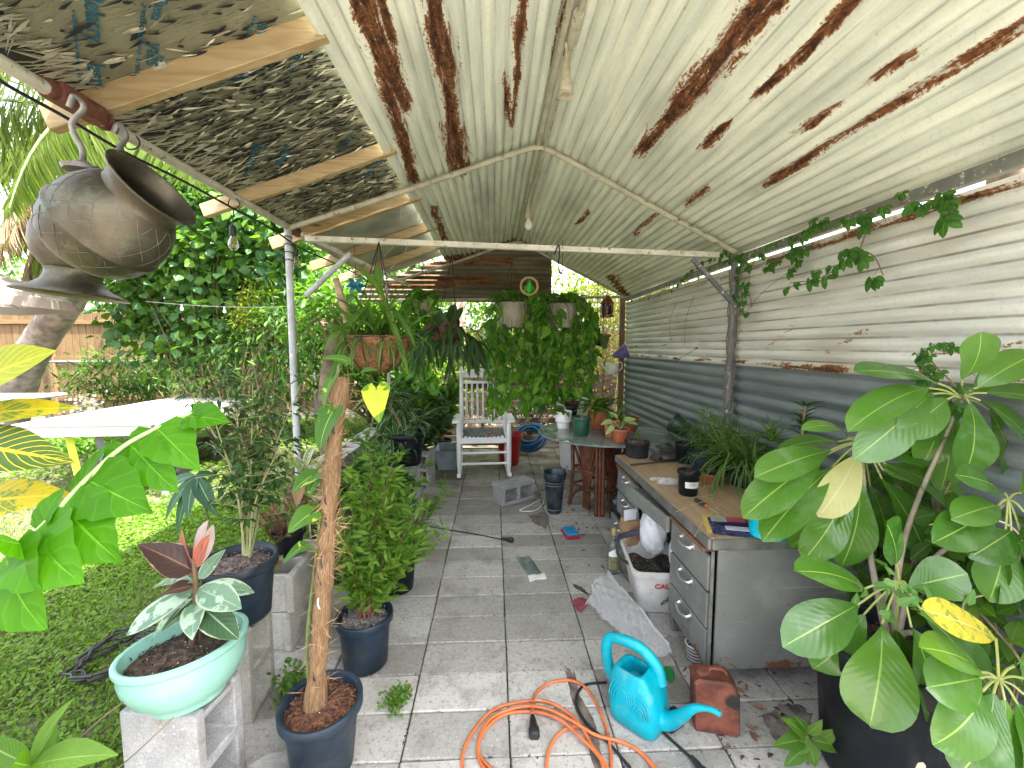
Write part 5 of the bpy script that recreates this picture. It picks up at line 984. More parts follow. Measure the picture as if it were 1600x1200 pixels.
# string lights along the left eave
sl = thing('string_light', 'black string lights tied along the left eave pipe', 'string lights', (LX, 2, LZ)); M_CABLE = plain('black_cable', (.012, .012, .012), .5)
pts = [PX(px, py, LX+.035) for px, py in ((-60, 75), (0, 126), (100, 182), (195, 238), (290, 285), (365, 326), (425, 358), (470, 388))] + [PX(px, py, LX+.03) for px, py in ((520, 410), (560, 430), (590, 450))]
mb = MB(); mb.tube(bez(pts, 6), .0055, 6); mb.build('cable', M_CABLE, sl)
gls = NT('bulb_glass'); gb = gls.n('ShaderNodeBsdfGlossy'); gb.inputs['Roughness'].default_value = .05; tb_ = gls.n('ShaderNodeBsdfTransparent'); tb_.inputs[0].default_value = (.96, .93, .86, 1); lw_ = gls.n('ShaderNodeLayerWeight'); lw_.inputs[0].default_value = .35; mx = gls.n('ShaderNodeMixShader'); gls.l(lw_.outputs['Facing'], mx.inputs[0]); gls.l(tb_.outputs[0], mx.inputs[1]); gls.l(gb.outputs[0], mx.inputs[2]); M_GLASSB = gls.done(mx)
M_FILA = plain('filament', (.45, .28, .08), .4, .5)
for p, q in ((PX(365, 328, LX+.035), PX(363, 352, LX+.035)), (PX(463, 378, LX+.035), PX(462, 388, LX+.04)), (PX(452, 382, LX+.0), PX(452, 395, LX-.02))):
    mb = MB(); mb.tube([p, q], .003, 5); mb.lathe([(0, 0), (.012, -.002), (.016, -.012), (.0165, -.052), (.014, -.056), (0, -.056)], q, 14); s_ = mb.build('bulb_socket', M_CABLE, sl)
    mb = MB(); mb.lathe([(.012, -.054), (.014, -.064), (.022, -.08), (.026, -.098), (.024, -.115), (.014, -.128), (0, -.132)], q, 16); mb.build('bulb', M_GLASSB, s_)
    mb = MB(); mb.tube([q+V(.006*math.cos(i*2), .006*math.sin(i*2), -.062-.045*(abs((i % 4)-2)/2)) for i in range(9)], .0012, 4); mb.build('filament', M_FILA, s_)
for px, py in ((205, 222), (365, 318)):
    p = PX(px, py, LX); mb = MB(); ring(mb, p, .03, .003, V(0, 1, 0)); mb.build('cable_tie', M_CABLE, sl)
for i in range(4): mb = MB(); ring(mb, V(LX, Y1, 2.25-.052*i), .027, .003); mb.build('cable_tie', M_CABLE, sl)
t = thing('hook_cord', 'dark cord looped over the white tie beam with a hook end', 'cord', PY(873, 388, Y1)); mb = MB(); mb.tube(bez([PY(866, 398, Y1-.03), PY(873, 383, Y1-.045), PY(874, 400, Y1-.04), PY(872, 415, Y1-.03), PY(876, 428, Y1-.02), PY(880, 420, Y1-.02)], 6), .005, 6); mb.build('cord', M_CABLE, t)
# lamp holders under the ridge
M_SOCK = plain('yellowed_socket', (.52, .49, .36), .5, var=.2, vs=20, dirt=(.2, .15, .07), dirt_amt=.5)
for p, lb, bulb in ((PY(884, 104, 1.86), 'empty cream lamp socket hanging nearest the viewer under the ridge', False), (PY(826, 322, 4.05), 'cream lamp socket with a white bulb farther along the ridge', True)):
    t = thing('lamp_socket', lb, 'lamp socket', p); mb = MB(); mb.tube([p+V(0, 0, .09), p+V(.004, 0, .04), p], .007, 6); mb.build('cord', M_SOCK, t)
    mb = MB(); mb.lathe([(0, .01), (.016, .008), (.02, -.01), (.02, -.05), (.026, -.055), (.03, -.075), (.030, -.10), (.027, -.105), (.034, -.112), (.034, -.118), (.018, -.116), (.016, -.08), (0, -.078)], p, 20); mb.build('socket', M_SOCK, t)
    if bulb: mb = MB(); mb.lathe([(.016, -.115), (.02, -.13), (.036, -.16), (.038, -.185), (.026, -.21), (0, -.22)], p, 18); mb.build('bulb', M_BULBW, t)
# coir basket with ferns
def basket(name, label, c, r, h, hang, mat=None):
    t = thing(name, label, 'hanging basket', c+V(0, 0, -h)); mb = MB(); lob = lambda a, i: .10*abs(math.sin(a*5.5))**.6-.06+random.gauss(0, .006) if i > 0 else 0
    mb.lathe([(0, -h), (r*.30, -h*.97), (r*.62, -h*.80), (r*.86, -h*.5), (r*.99, -h*.12), (r*1.02, .0), (r*.97, .012), (r*.9, -.01), (r*.7, -.03), (0, -.02)], c, 66, wob=lob); mb.build('coir_liner', M_BASK, t, ang=70)
    mb = MB(); ring(mb, c, r*1.03, .004)
    for k in range(11):
        a = 2*PI*(k+.0)/11; mb.tube([c+V(math.cos(a)*r*q, math.sin(a)*r*q, z) for q, z in ((1.02, 0), (.985, -h*.12), (.85, -h*.5), (.6, -h*.82), (.28, -h))], .0028, 5)
    mb.build('wire_frame', M_BLK, t); mb = MB()
    for k in range(4): a = PI/4+PI*k/2; mb.tube(bez([c+V(math.cos(a)*r, math.sin(a)*r, 0), c.lerp(hang, .5)+V(math.cos(a)*r*.4, math.sin(a)*r*.4, 0), hang], 4), .003, 4)
    mb.build('hanger', M_BLK, t); return t
def coirsheet():
    m = NT('coir_sheet'); co = m.coord('Object'); n = m.noise(co, 60, 6, .75, 1); b = m.noise(co, 9, 4, .6); c = m.mix(m.step(n, .35, .65), (.10, .047, .018), (.30, .16, .07)); c = m.mix(m.math('MULTIPLY', m.step(b, .5, .7), .5), c, (.10, .055, .03)); return m.done(m.bsdf(Base_Color=c, Roughness=.95, Normal=m.bump(n, .8, .006), Specular_IOR_Level=.2))
M_BASK = coirsheet()
c = PY(588, 528, 2.62); t = basket('hanging_basket', 'coir-lined hanging basket full of ferns and spider plants by the zinc post', c, .205, .215, PY(592, 378, 2.9))
L_FERN = leafmat('fern_leaf', (.05, .13, .022), (.10, .20, .04), rough=.45, trans=.35, bump=0); mb = MB(); cc = c+V(0, 0, -.0)
grassy(mb, cc, 110, .36, .022, lo=.1, hi=1.45, droop=(.8, 2.3), spread=.08, mi=0); grassy(mb, cc, 26, .40, .03, lo=.7, hi=1.5, droop=(.3, 1.3), spread=.07, mi=1); 
for px, py, tx, ty, W in ((570, 480, 525, 560, .045), (560, 500, 505, 545, .05), (555, 500, 500, 480, .04), (600, 470, 640, 590, .035), (600, 470, 610, 418, .05), (595, 460, 585, 425, .045), (610, 480, 650, 540, .035), (555, 520, 520, 610, .045), (560, 530, 500, 620, .04), (610, 470, 640, 440, .03)): leafpx(mb, (px, py, 2.6), (tx, ty, 2.45), W, (0, -.6, .8), .9, 'strap', nseg=9, mi=1, fold=.3)
mb.build('foliage', [L_GRASSY, L_FRESH], t); fm = MB()
for k in range(22):    # fern fronds: leaflets along a midrib
    a = random.uniform(0, 2*PI); el_ = random.uniform(0, .9); d = V(math.cos(a)*math.cos(el_), math.sin(a)*math.cos(el_), math.sin(el_)); p = cc + V(random.gauss(0, .07), random.gauss(0, .07), 0); s_ = d.cross(V(0, 0, 1)).normalized(); Ls = random.uniform(.16, .30); P, D, N, LL = [], [], [], []
    for i in range(22):
        d = (d+V(0, 0, -.10)).normalized(); p = p+d*Ls/22
        for q in (-1, 1): P.append(tuple(p)); D.append(tuple(s_*q+d*.35)); N.append((0, 0, 1)); LL.append(.05*math.sin(PI*min(1, .12+i/24)))
    fm.leaves(P, D, N, LL, .012, fold=.1)
fm.build('fern_fronds', L_FERN, t)['kind'] = 'stuff'
mb = MB(); mb.tube(bez([c+V(-.16, .02, 0), c+V(-.19, .02, .16), c+V(-.25, .05, .36)], 5), [.028-.008*i/10 for i in range(11)], 8); mb.tube(bez([c+V(.12, .02, 0), c+V(.08, .0, .15), c+V(.0, .0, .34)], 5), [.018-.004*i/10 for i in range(11)], 8); mb.build('driftwood', plain('driftwood', (.40, .27, .18), .85, var=.3, vs=14, bump=.4), t)
# staghorn basket
c = PY(699, 512, 4.2); t = basket('hanging_basket', 'smaller coir basket with a drooping staghorn fern beside the pothos', c, .15, .17, PY(707, 470, 4.25)+V(0, 0, .45)); mb = MB()
for k in range(38):
    a = random.uniform(0, 2*PI); d = V(math.cos(a), math.sin(a)*.7-.3, random.uniform(-.5, .5)); p = c+V(math.cos(a)*.11, math.sin(a)*.1-.03, random.uniform(-.10, .05)); L_ = random.uniform(.3, .58)
    mb.leaf(p, d, V(0, 0, 1), L_, .05, droop=random.uniform(1.0, 1.6), nseg=8, shape='lance', fold=.2)
    for q in (-1, 1): mb.leaf(p+d*L_*.35-V(0, 0, L_*.3), V(d.x*.25+q*.25, d.y*.2, -1), V(0, -1, 0), L_*.55, .032, droop=.3, nseg=5, shape='lance')
for k in range(10): mb.leaf(c+V(random.gauss(0, .05), random.gauss(0, .05), 0), V(random.gauss(0, .5), random.gauss(0, .4), 1), V(0, -1, 0), random.uniform(.15, .3), .07, droop=.8, nseg=6, shape='oval')
mb.build('foliage', L_DARK, t); mb = MB()
for k in range(9): mb.lathe([(0, -.06), (.05, -.045), (.075, 0), (.05, .045), (0, .06)], c+V(random.gauss(.02, .06), -.10+random.gauss(0, .03), random.gauss(-.04, .03)), 9, wob=lambda a, i: random.gauss(0, .1))
mb.build('shield_frond', plain('brown_shield', (.10, .05, .03), .9, var=.4, vs=20, bump=.6), t)
# two ribbed pots with a curtain of pothos
M_BEIGE = plain('beige_ribbed_plastic', (.40, .36, .285), .55, var=.1, vs=5, dirt=(.25, .22, .14), dirt_amt=.4)
L_PC = leafmat('pothos_curtain_leaf', (.045, .15, .012), (.09, .24, .025), vein=(.22, .36, .08), vw=.025, rough=.3, trans=.35, blotch=(.36, .48, .07), bl=(.62, .68), bs=20, nvein=0, bump=.1)
L_PC2 = leafmat('pale_pothos_leaf', (.12, .29, .025), (.22, .38, .045), vein=(.34, .46, .10), vw=.025, rough=.3, trans=.4, blotch=(.05, .13, .02), bl=(.56, .62), bs=24, nvein=0, bump=.1)
def rib_pot(px, py, Y, r, h, label, x0, x1, nv, zb):
    c = PY(px, py, Y); t = thing('hanging_pot', label, 'hanging pot', c+V(0, 0, -h)); mb = MB(); rib = lambda a, i: .010*math.copysign(abs(math.cos(a*44))**.6, math.cos(a*44)) if i in (2, 3, 4, 5) else 0
    mb.lathe([(0, -h), (r*.66, -h), (r*.72, -h*.96), (r*.84, -h*.7), (r*.93, -h*.4), (r*.99, -h*.1), (r*1.05, -h*.07), (r*1.06, 0), (r, .004), (r*.95, -.03), (0, -.03)], c, 352, wob=rib); mb.build('pot', M_BEIGE, t)
    mb = MB(); hk = c+V(0, 0, .45)
    for k in range(3): a = .4+2*PI*k/3; mb.tube([c+V(math.cos(a)*r, math.sin(a)*r, 0), hk], .003, 4)
    mb.tube([hk, V(hk.x, hk.y, RZ-.5*abs(hk.x-RX)-.04)], .003, 4); mb.build('hanger', M_BLK, t)
    sm, fo = MB(), MB()
    for k in range(nv):
        a = random.uniform(0, 2*PI); xx = random.uniform(x0, x1); e = PY(xx, 541, Y+random.uniform(-.22, .22)); zb_ = zb+random.uniform(0, .75)*(1 if random.random() < .6 else .3); p = c+V(math.cos(a)*r*.8, math.sin(a)*r*.8, -.01); o_ = c+V((e.x-c.x)*.7+math.cos(a)*.03, (e.y-c.y), .08)
        pts = bez([p, p.lerp(o_, .6)+V(0, 0, .07), V(e.x, e.y, c.z-.12), V(e.x+random.gauss(0, .04), e.y+random.gauss(0, .04), (c.z+zb_)/2), V(e.x+random.gauss(0, .07), e.y+random.gauss(0, .05), zb_)], 9); sm.tube(pts, .003, 4, False)
        for i in range(2, len(pts)):
            if pts[i].y < c.y+.1 and pts[i].z > c.z-h*1.05 and abs(pts[i].x-c.x) < r*1.15 and random.random() < .88: continue
            for _ in range(random.choice((0, 0, 1, 1, 1))):
                d = V(random.gauss(0, .8), random.gauss(-.35, .6), random.uniform(-1.0, .25)).normalized(); q = pts[i]+d*random.uniform(.02, .05); L_ = random.choice((.055, .07, .085, .10, .12, .14)); fo.leaf(q, V(d.x*.8+random.gauss(0, .35), d.y*.5-.1, -.8), V(d.x*.8+random.gauss(0, .55), random.gauss(-.8, .35), .45+random.gauss(0, .35)), L_, L_*.78, droop=random.uniform(.1, .9), nseg=5, shape='heart', fold=random.uniform(.05, .4), mi=0 if random.random() < .62 else 1)
    for k in range(26):
        a = random.uniform(0, 2*PI); d = V(math.cos(a), math.sin(a), random.uniform(-.1, 1)); fo.leaf(c+V(math.cos(a)*r*.7, math.sin(a)*r*.7, .03)+d*.05, d, V(0, -.3, 1), random.uniform(.09, .15), random.uniform(.07, .11), droop=.9, nseg=6, shape='heart')
    sm.build('vine', M_GSTEM, t); fo.build('foliage', [L_PC, L_PC2], t); return t, c
t, c = rib_pot(800, 474, 4.72, .175, .27, 'left ribbed beige hanging pot trailing pothos over the chair back', 766, 855, 50, .72)
t, c = rib_pot(878, 476, 4.72, .165, .26, 'right ribbed beige hanging pot trailing pothos, with a small white sticker', 825, 925, 50, .80)
mb = MB(); mb.box(c+V(-.005, -.168, -.075), (.05, .004, .032)); mb.build('sticker', plain('white_sticker', (.8, .8, .78), .5, var=.03), t)
t, c = rib_pot(662, 470, 5.1, .12, .17, 'small beige hanging pot trailing green vines left of the rocking chair', 628, 700, 26, .95)
# green bird ornament in a ring
c = PY(827, 447, 4.3); t = thing('bird_ornament', 'bright green bird ornament perched in a hanging wooden ring', 'ornament', c+V(0, 0, -.1)); mb = MB(); pts = [c+V(.085*math.cos(a), 0, .085*math.sin(a)) for a in np.linspace(0, 2*PI, 36)]; mb.tube(pts, .013, 10, False); mb.build('ring', plain('ring_wood', (.50, .32, .16), .5, var=.15), t)
M_BIRD = plain('bird_green', (.02, .42, .03), .5, var=.2); b0 = c+V(0, 0, -.025); fb = frame_from(V(.0, -.15, 1))
mb = MB(); mb.lathe([(0, -.055), (.018, -.05), (.036, -.02), (.040, .005), (.032, .03), (.024, .045), (.025, .06), (.021, .075), (.012, .085), (0, .088)], b0, 20, M=fb, sx=1.0, sy=.85); mb.build('body', M_BIRD, t)
mb = MB(); mb.lathe([(0, -.006), (.009, -.003), (.009, .004), (0, .014)], b0+V(-.012, -.032, .06), 8, M=frame_from(V(0, -1, -.3))); mb.lathe([(0, -.02), (.015, -.015), (.017, 0), (0, .012)], b0+V(-.006, -.012, .066), 12); mb.build('face', M_BLK, t)
for s_ in (-1, 1): mb = MB(); mb.leaf(b0+V(s_*.034, -.008, .03), V(s_*.25, -.05, -1), V(s_, -.6, 0), .075, .03, droop=.2, nseg=5, shape='oval'); mb.build('wing', plain('bird_wing', (.18, .48, .03), .5), t)
mb = MB(); mb.leaf(b0+V(0, .02, -.03), V(0, .3, -1), V(0, -1, 0), .07, .02, nseg=4, shape='strap'); mb.build('tail', M_BIRD, t); mb = MB(); mb.tube([c+V(0, 0, .095), c+V(0, 0, .62)], .0018, 4); mb.build('string', M_BLK, t)
# copper lantern
c = PY(948, 496, 5.3); M_COPB = plain('bright_copper', (.42, .17, .085), .35, .8, var=.2); t = thing('lantern', 'small copper lantern hanging near the back corner of the wall', 'lantern', c)
mb = MB(); mb.lathe([(0, 0), (.085, 0), (.09, .01), (.085, .03), (.06, .035), (0, .035)], c, 20); mb.build('base', M_COPB, t); mb = MB(); mb.lathe([(.088, .17), (.092, .18), (.075, .20), (.05, .235), (.03, .245), (.022, .275), (0, .28)], c, 20); mb.build('lantern_cap', M_COPB, t)
mb = MB(); mb.lathe([(.068, .03), (.07, .10), (.066, .175)], c, 20); mb.build('glass', plain('dark_glass', (.015, .015, .018), .08), t)
for k in range(6): a = 2*PI*k/6; mb = MB(); mb.tube([c+V(.078*math.cos(a), .078*math.sin(a), .02), c+V(.078*math.cos(a), .078*math.sin(a), .18)], .006, 5); mb.build('upright', M_COPB, t)
mb = MB(); mb.tube([c+V(0, 0, .27), c+V(0, 0, .42)], .003, 4); mb.build('hook', M_COPB, t)
# little hanging pots in the corner
for px, py, m, lb in ((935, 540, M_BPOT, 'small black pot hanging left of the green one in the corner'), (944, 545, plain('olive_plastic', (.10, .14, .04), .5), 'small olive green cone pot hanging in the corner')):
    c = PY(px, py, 5.15 if m is M_BPOT else 5.0); ht = pot('hanging_pot', lb, 'hanging pot', c, .085 if m is M_BPOT else .075, .06 if m is M_BPOT else .022, .17 if m is not M_BPOT else .14, m, None, lip=.004)
    mb = MB(); mb.tube([c+V(0, .07, .13), c+V(0, .07, .8)], .003, 4); mb.build('hanger', M_BLK, ht)
c = PY(960, 556, 5.0); t = thing('garden_stake', 'purple tulip-shaped garden ornament leaning by the corner post', 'ornament', (c.x-.1, 5.0, 0)); ax = V(.85, -.25, .4); mb = MB(); f = frame_from(ax)
mb.lathe([(0, -.02), (.02, -.015), (.045, .03), (.065, .08), (.075, .13), (.082, .165), (.078, .165), (.06, .08), (0, .0)], c, 18, M=f, wob=lambda a, i: .16*math.cos(a*5)*(1 if i in (5, 6) else .3)); mb.build('tulip', plain('purple_plastic', (.17, .13, .36), .4, var=.15), t)
mb = MB(); mb.tube(bez([c, c-ax*.12, V(c.x-.13, 5.0, 1.0), V(c.x-.12, 5.0, 0)], 5), .007, 6); mb.build('stem', M_STEM, t)
c = PY(956, 575, 4.95); t = thing('watering_can', 'small white watering can hanging by the corner post', 'watering can', c-V(0, 0, .07)); mb = MB(); mb.lathe([(0, -.075), (.055, -.072), (.075, -.04), (.078, 0), (.06, .05), (.045, .06), (.04, .055), (0, .03)], c, 20); M_CW = plain('chalk_white', (.68, .66, .60), .5); mb.build('body', M_CW, t)
mb = MB(); mb.tube(bez([c+V(-.06, -.01, -.02), c+V(-.12, -.02, .03), c+V(-.15, -.03, .09)], 5), [.014-.006*i/10 for i in range(11)], 8); mb.build('spout', M_CW, t); mb = MB(); mb.tube(bez([c+V(.05, 0, .05), c+V(.11, 0, .07), c+V(.12, 0, 0), c+V(.07, 0, -.04)], 6), .007, 6); mb.build('handle', M_CW, t)
# creeper along the right eave and post
L_CREEP = leafmat('creeper_leaf', (.035, .12, .018), (.07, .19, .03), vein=(.16, .3, .07), rough=.4, trans=.35)
t = thing('creeper_vine', 'five-leaved creeper climbing the right post and along the eave', 'vine', (WX-.1, Y1, 0)); sm, fo = MB(), MB()
def palmate(p, sz, nrm=V(-.8, -.4, .4)):
    s0 = V(0, 1, 0); 
    for k in range(5):
        a = -1.2+.6*k+random.gauss(0, .1); d = V(random.gauss(0, .15)-.15, math.sin(a), -math.cos(a)+.25); fo.leaf(p, d, nrm+V(random.gauss(0, .25), random.gauss(0, .25), 0), sz*(1-.25*abs(k-2)/2), sz*.48, droop=.5, nseg=5, shape='oval', pet=.006, petr=.0008, fold=.15)
def vine(pts, step, sz, wall=True):
    P = bez(pts, 10); sm.tube(P, .0028, 5, False)
    for i in range(0, len(P), step): q = P[i]+V(-.03, random.gauss(0, .02), random.gauss(-.01, .02)); sm.tube([P[i], q], .001, 3, False); palmate(q, sz*random.uniform(.7, 1.15))
xx = WX-.06
vine([PX(1160, 470, xx), PX(1158, 430, xx), PX(1165, 400, xx), PX(1140, 395, xx), PX(1100, 410, xx), PX(1065, 440, xx)], 2, .042); vine([PX(1175, 480, xx), PX(1170, 440, xx), PX(1185, 395, xx), PX(1230, 375, xx), PX(1280, 350, xx), PX(1290, 345, xx)], 2, .042); vine([PX(1200, 410, xx), PX(1230, 400, xx), PX(1260, 385, xx), PX(1240, 420, xx)], 2, .05); vine([PX(1150, 400, xx), PX(1110, 420, xx), PX(1040, 455, xx), PX(990, 470, xx)], 3, .035)
vine([PX(1290, 350, xx), PX(1370, 325, xx), PX(1440, 315, xx), PX(1500, 305, xx)], 3, .05); vine([PX(1480, 300, xx-.02), PX(1500, 315, xx-.05), PX(1490, 330, xx-.08)], 5, .06); vine([PX(1362, 330, xx), PX(1345, 385, xx-.05), PX(1320, 410, xx-.06), PX(1280, 435, xx-.06), PX(1235, 442, xx-.06)], 4, .058); vine([PX(1340, 390, xx-.04), PX(1365, 400, xx-.06), PX(1380, 430, xx-.06)], 4, .055)
for a_, b_ in (((1058, 470), (1048, 530)), ((1085, 460), (1070, 540)), ((1170, 480), (1240, 420))): sm.tube(bez([PX(*a_, xx), PX((a_[0]+b_[0])/2-6, (a_[1]+b_[1])/2, xx), PX(*b_, xx)], 5), .0018, 4)
for k in range(4):
    ph = k*1.7; sm.tube([V(WX-.05+.033*math.cos(ph+i*.7), Y1+.033*math.sin(ph+i*.7), .75+i*.1) for i in range(14)], .004, 5)
sm.build('stem', M_STEM, t); fo.build('foliage', L_CREEP, t)
# dead strings dangling from the tie beam
t = thing('dangling_twine', 'dry twine ends hanging from the white tie beam near the left post', 'twine', PY(600, 380, Y1)); mb = MB()
for a, b in (((660, 320), (640, 372)), ((640, 376), (610, 420)), ((652, 330), (600, 400)), ((618, 300), (625, 345))): mb.tube(bez([PY(*a, Y1), PY((a[0]+b[0])/2+5, (a[1]+b[1])/2, Y1), PY(*b, Y1)], 5), .0022, 4)
mb.build('twine', plain('dry_twine', (.42, .34, .2), .9), t)
# ================================================================== rocking chair
M_CHAIR = plain('white_chairpaint', (.80, .79, .78), .38, var=.05, vs=4, dirt=(.55, .52, .46), dirt_amt=.25)
ch = thing('rocking_chair', 'white wooden slatted rocking chair facing the viewer at the back of the patio', 'rocking chair', (-.127, 4.91, 0), R(2.5))
ch.scale = (1.05, 1.05, 1.05)
def cpart(name, fn, m=M_CHAIR): mb = MB(); fn(mb); return mb.build(name, m, ch, local=True)
prof_leg = lambda b, z0, z1, x, y: b.tube([(x, y, z0), (x, y, z0+.05), (x, y, z0+.10), (x, y, (z0+z1)/2), (x, y, z1-.06), (x, y, z1)], [.020, .020, .026, .027, .026, .022], 12)
for s_ in (-1, 1):
    cpart('rocker', lambda b: b.tube(bez([(s_*.27, -.34, .075), (s_*.27, -.22, .035), (s_*.27, .05, .012), (s_*.27, .32, .04), (s_*.27, .52, .11)], 6), [.026]*25, 4))
    cpart('leg', lambda b: prof_leg(b, .05, .61, s_*.27, -.20)); cpart('leg', lambda b: prof_leg(b, .03, .46, s_*.27, .22))
    cpart('armrest', lambda b: (b.box((s_*.295, .0, .625), (.09, .52, .024), ch=.008)))
    cpart('back_post', lambda b: b.tube([(s_*.255, .20, .38), (s_*.255, .25, .62), (s_*.255, .36, 1.16), (s_*.255, .365, 1.19)], [.024, .025, .022, .012], 12))
for z in (.16, .28): cpart('stretcher', lambda b: b.tube([(-.27, -.20, z), (.27, -.20, z)], .013, 10))
for z in (.2, .32): 
    for s_ in (-1, 1): cpart('stretcher', lambda b: b.tube([(s_*.27, -.2, z), (s_*.27, .22, z)], .011, 8))
cpart('seat_rail', lambda b: b.box((0, -.205, .415), (.52, .03, .06), ch=.006))
def seat_slats(b):
    for i in range(12): x = -.243+i*.0442; b.tube([(x, -.225, .452-.018*(1-(x/.26)**2)), (x, -.19, .462-.02*(1-(x/.26)**2)), (x, .22, .43-.02*(1-(x/.26)**2))], .019, 4, flat=.35)
cpart('seat', seat_slats)
cpart('top_rail', lambda b: b.sheet(lambda u, v: V((u-.5)*.50, .355+.03*4*u*(1-u)+.0*v, 1.055+v*(.055+.055*4*u*(1-u))), 14, 3) and b.sheet(lambda u, v: V((u-.5)*.50, .375+.03*4*u*(1-u), 1.055+v*(.055+.055*4*u*(1-u))), 14, 3))
cpart('back_rail', lambda b: b.tube([((u-.5)*.5, .335+.03*4*u*(1-u), 1.0) for u in np.linspace(0, 1, 9)], .021, 4))
cpart('back_rail', lambda b: b.tube([((u-.5)*.5, .245+.03*4*u*(1-u), .54) for u in np.linspace(0, 1, 9)], .024, 4))
for i in range(7): x = -.195+i*.065; cy = .03*4*(.5+x/.5)*(.5-x/.5); cpart('slat', lambda b: b.tube([(x, .245+cy, .54), (x, .335+cy, 1.0)], .0165, 4, flat=.45))
def cushmat():
    t = NT('floral_cushion'); co = t.coord('Object'); v = t.voro(co, 13); n = t.noise(co, 22, 4, .6, 1.5); c = t.mix(t.step(n, .42, .5), (.02, .045, .05), (.10, .17, .15)); c = t.mix(t.step(v.outputs['Distance'], .36, .28), c, (.32, .03, .05)); c = t.mix(t.step(t.noise(co, 40, 3), .62, .66), c, (.35, .4, .33)); return t.done(t.bsdf(Base_Color=c, Roughness=.85))
cu = MB(); cu.sheet(lambda u, v: V((u-.5)*.47*(1-.04*math.sin(v*PI)), -.19+v*.40, .452+.03*(1-(2*u-1)**6)*(1-(2*v-1)**6)+.004*math.sin(u*12)*math.sin(v*9)-.018*(1-(2*u-1)**2)*(1-v)), 20, 16); cu.sheet(lambda u, v: V((u-.5)*.47*(1-.04*math.sin(v*PI)), -.19+v*.40, .447-.018*(1-(2*u-1)**2)*(1-v)), 6, 6)
o = cu.build('seat_cushion', cushmat()); o.location = (-.127, 4.91, 0); o.scale = (1.05,)*3; o.rotation_euler = (0, 0, R(2.5)); tag(o, 'dark green and red floral cushion on the rocking chair seat', 'cushion')
# red bucket, blue hose, white bin
M_REDB = plain('red_plastic', (.36, .012, .014), .35, var=.15); pot('bucket', 'red plastic bucket on the paving behind the rocking chair', 'bucket', (.19, 5.27, 0), .165, .12, .40, M_REDB, M_SOILD, lip=.01, soil_z=.7)
hm = NT('blue_hose'); uvh = hm.n('ShaderNodeUVMap').outputs[0]; sp_ = hm.n('ShaderNodeSeparateXYZ'); hm.l(uvh, sp_.inputs[0]); rb_ = hm.math('SINE', hm.math('MULTIPLY', sp_.outputs[1], 420)); M_HOSE = hm.done(hm.bsdf(Base_Color=hm.mix(hm.step(rb_, -.6, .4), (.004, .045, .12), (.010, .13, .31)), Roughness=.4, Normal=hm.bump(rb_, .6, .006)))
c = V(.50, 5.80, .24); pts = []; fr = frame_from(V(-.25, -.75, .65), V(1, 0, 0))
for i in range(6*36+10): a = 2*PI*i/36; k = i/36; r = .25-.02*k+.01*math.sin(k*2.3); pts.append(c + fr @ V(r*math.cos(a), r*.86*math.sin(a), -.05+.036*(k % 3)+.012*math.sin(a*2+k)))
mb = MB(); mb.tube(pts, .023, 10); tag(mb.build('hose_coil', M_HOSE), 'coil of ribbed blue pool hose leaning at the back of the patio', 'hose')
pot('bin', 'white plastic bin on the ground behind the glass table', 'bin', (.98, 5.1, 0), .20, .16, .86, M_CHAIR, None, lip=.014)

# ================================================================== glass table with rattan base, and the pots on it
gt = NT('table_glass'); M_TGLASS = gt.done(gt.bsdf(Base_Color=(.62, .74, .70), Roughness=.06, Transmission_Weight=.72, IOR=1.5, Specular_IOR_Level=.6, Alpha=1.0))
TC = V(1.0, 3.76, 0); tb = thing('glass_table', 'round glass topped table on a brown rattan base near the corrugated wall', 'table', TC)
mb = MB(); mb.lathe([(0, .711), (.585, .711), (.597, .714), (.6, .718), (.597, .722), (.585, .725), (0, .725)], TC, 72); mb.build('glass_top', M_TGLASS, tb)
M_RAT = plain('brown_rattan', (.145, .050, .026), .42, var=.3, vs=14, bump=.2); bc = V(.985, 3.83, 0)
for k in range(4):
    a = R(-90-13)+PI/2*k; d = V(math.cos(a), math.sin(a), 0); s_ = V(-d.y, d.x, 0); mb = MB()
    for q in (-1, 0, 1): mb.tube([bc+d*.27+s_*.028*q, bc+d*.245+s_*.028*q+V(0, 0, .35), bc+d*.26+s_*.028*q+V(0, 0, .709)], .0165, 8)
    mb.tube(bez([bc+d*.27+V(0, 0, .0)+d*.02, bc+d*.2+V(0, 0, .13), bc+d*.03+V(0, 0, .17)], 6), .012, 6)
    mb.build('leg', M_RAT, tb)
    d2 = V(math.cos(a+PI/2), math.sin(a+PI/2), 0); mb = MB()
    for z in (.20, .36): mb.tube([bc+d*.255+V(0, 0, z), bc+d2*.255+V(0, 0, z)], .013, 8)
    mb.build('stretcher', M_RAT, tb)
    m_ = (d+d2).normalized()*.16; t_ = (d2-d).normalized(); mb = MB(); mb.box(bc+m_+V(0, 0, .355), (.085, .02, .70), math.atan2(t_.y, t_.x)); mb.build('panel', M_RAT, tb)
    mb = MB()
    for q in (-1, 1):
        for z0, z1, e in ((.30, .70, .14), (.40, .705, .09), (.22, .56, .155)): mb.tube(bez([bc+m_+t_*.03*q+V(0, 0, z0), bc+m_*1.05+t_*(.03+e*.35)*q+V(0, 0, (z0+z1)/2), bc+m_*1.1+t_*e*q+V(0, 0, z1)], 5), .011, 7)
    mb.build('branch', M_RAT, tb)
M_WPOT = plain('white_ceramic', (.80, .79, .77), .25, var=.03); M_GPOT = plain('dark_green_plastic', (.018, .075, .045), .4, var=.15); TZ = .7265
def tp(px, py): p = PZ(px, py, TZ); return V(p.x, p.y, TZ)
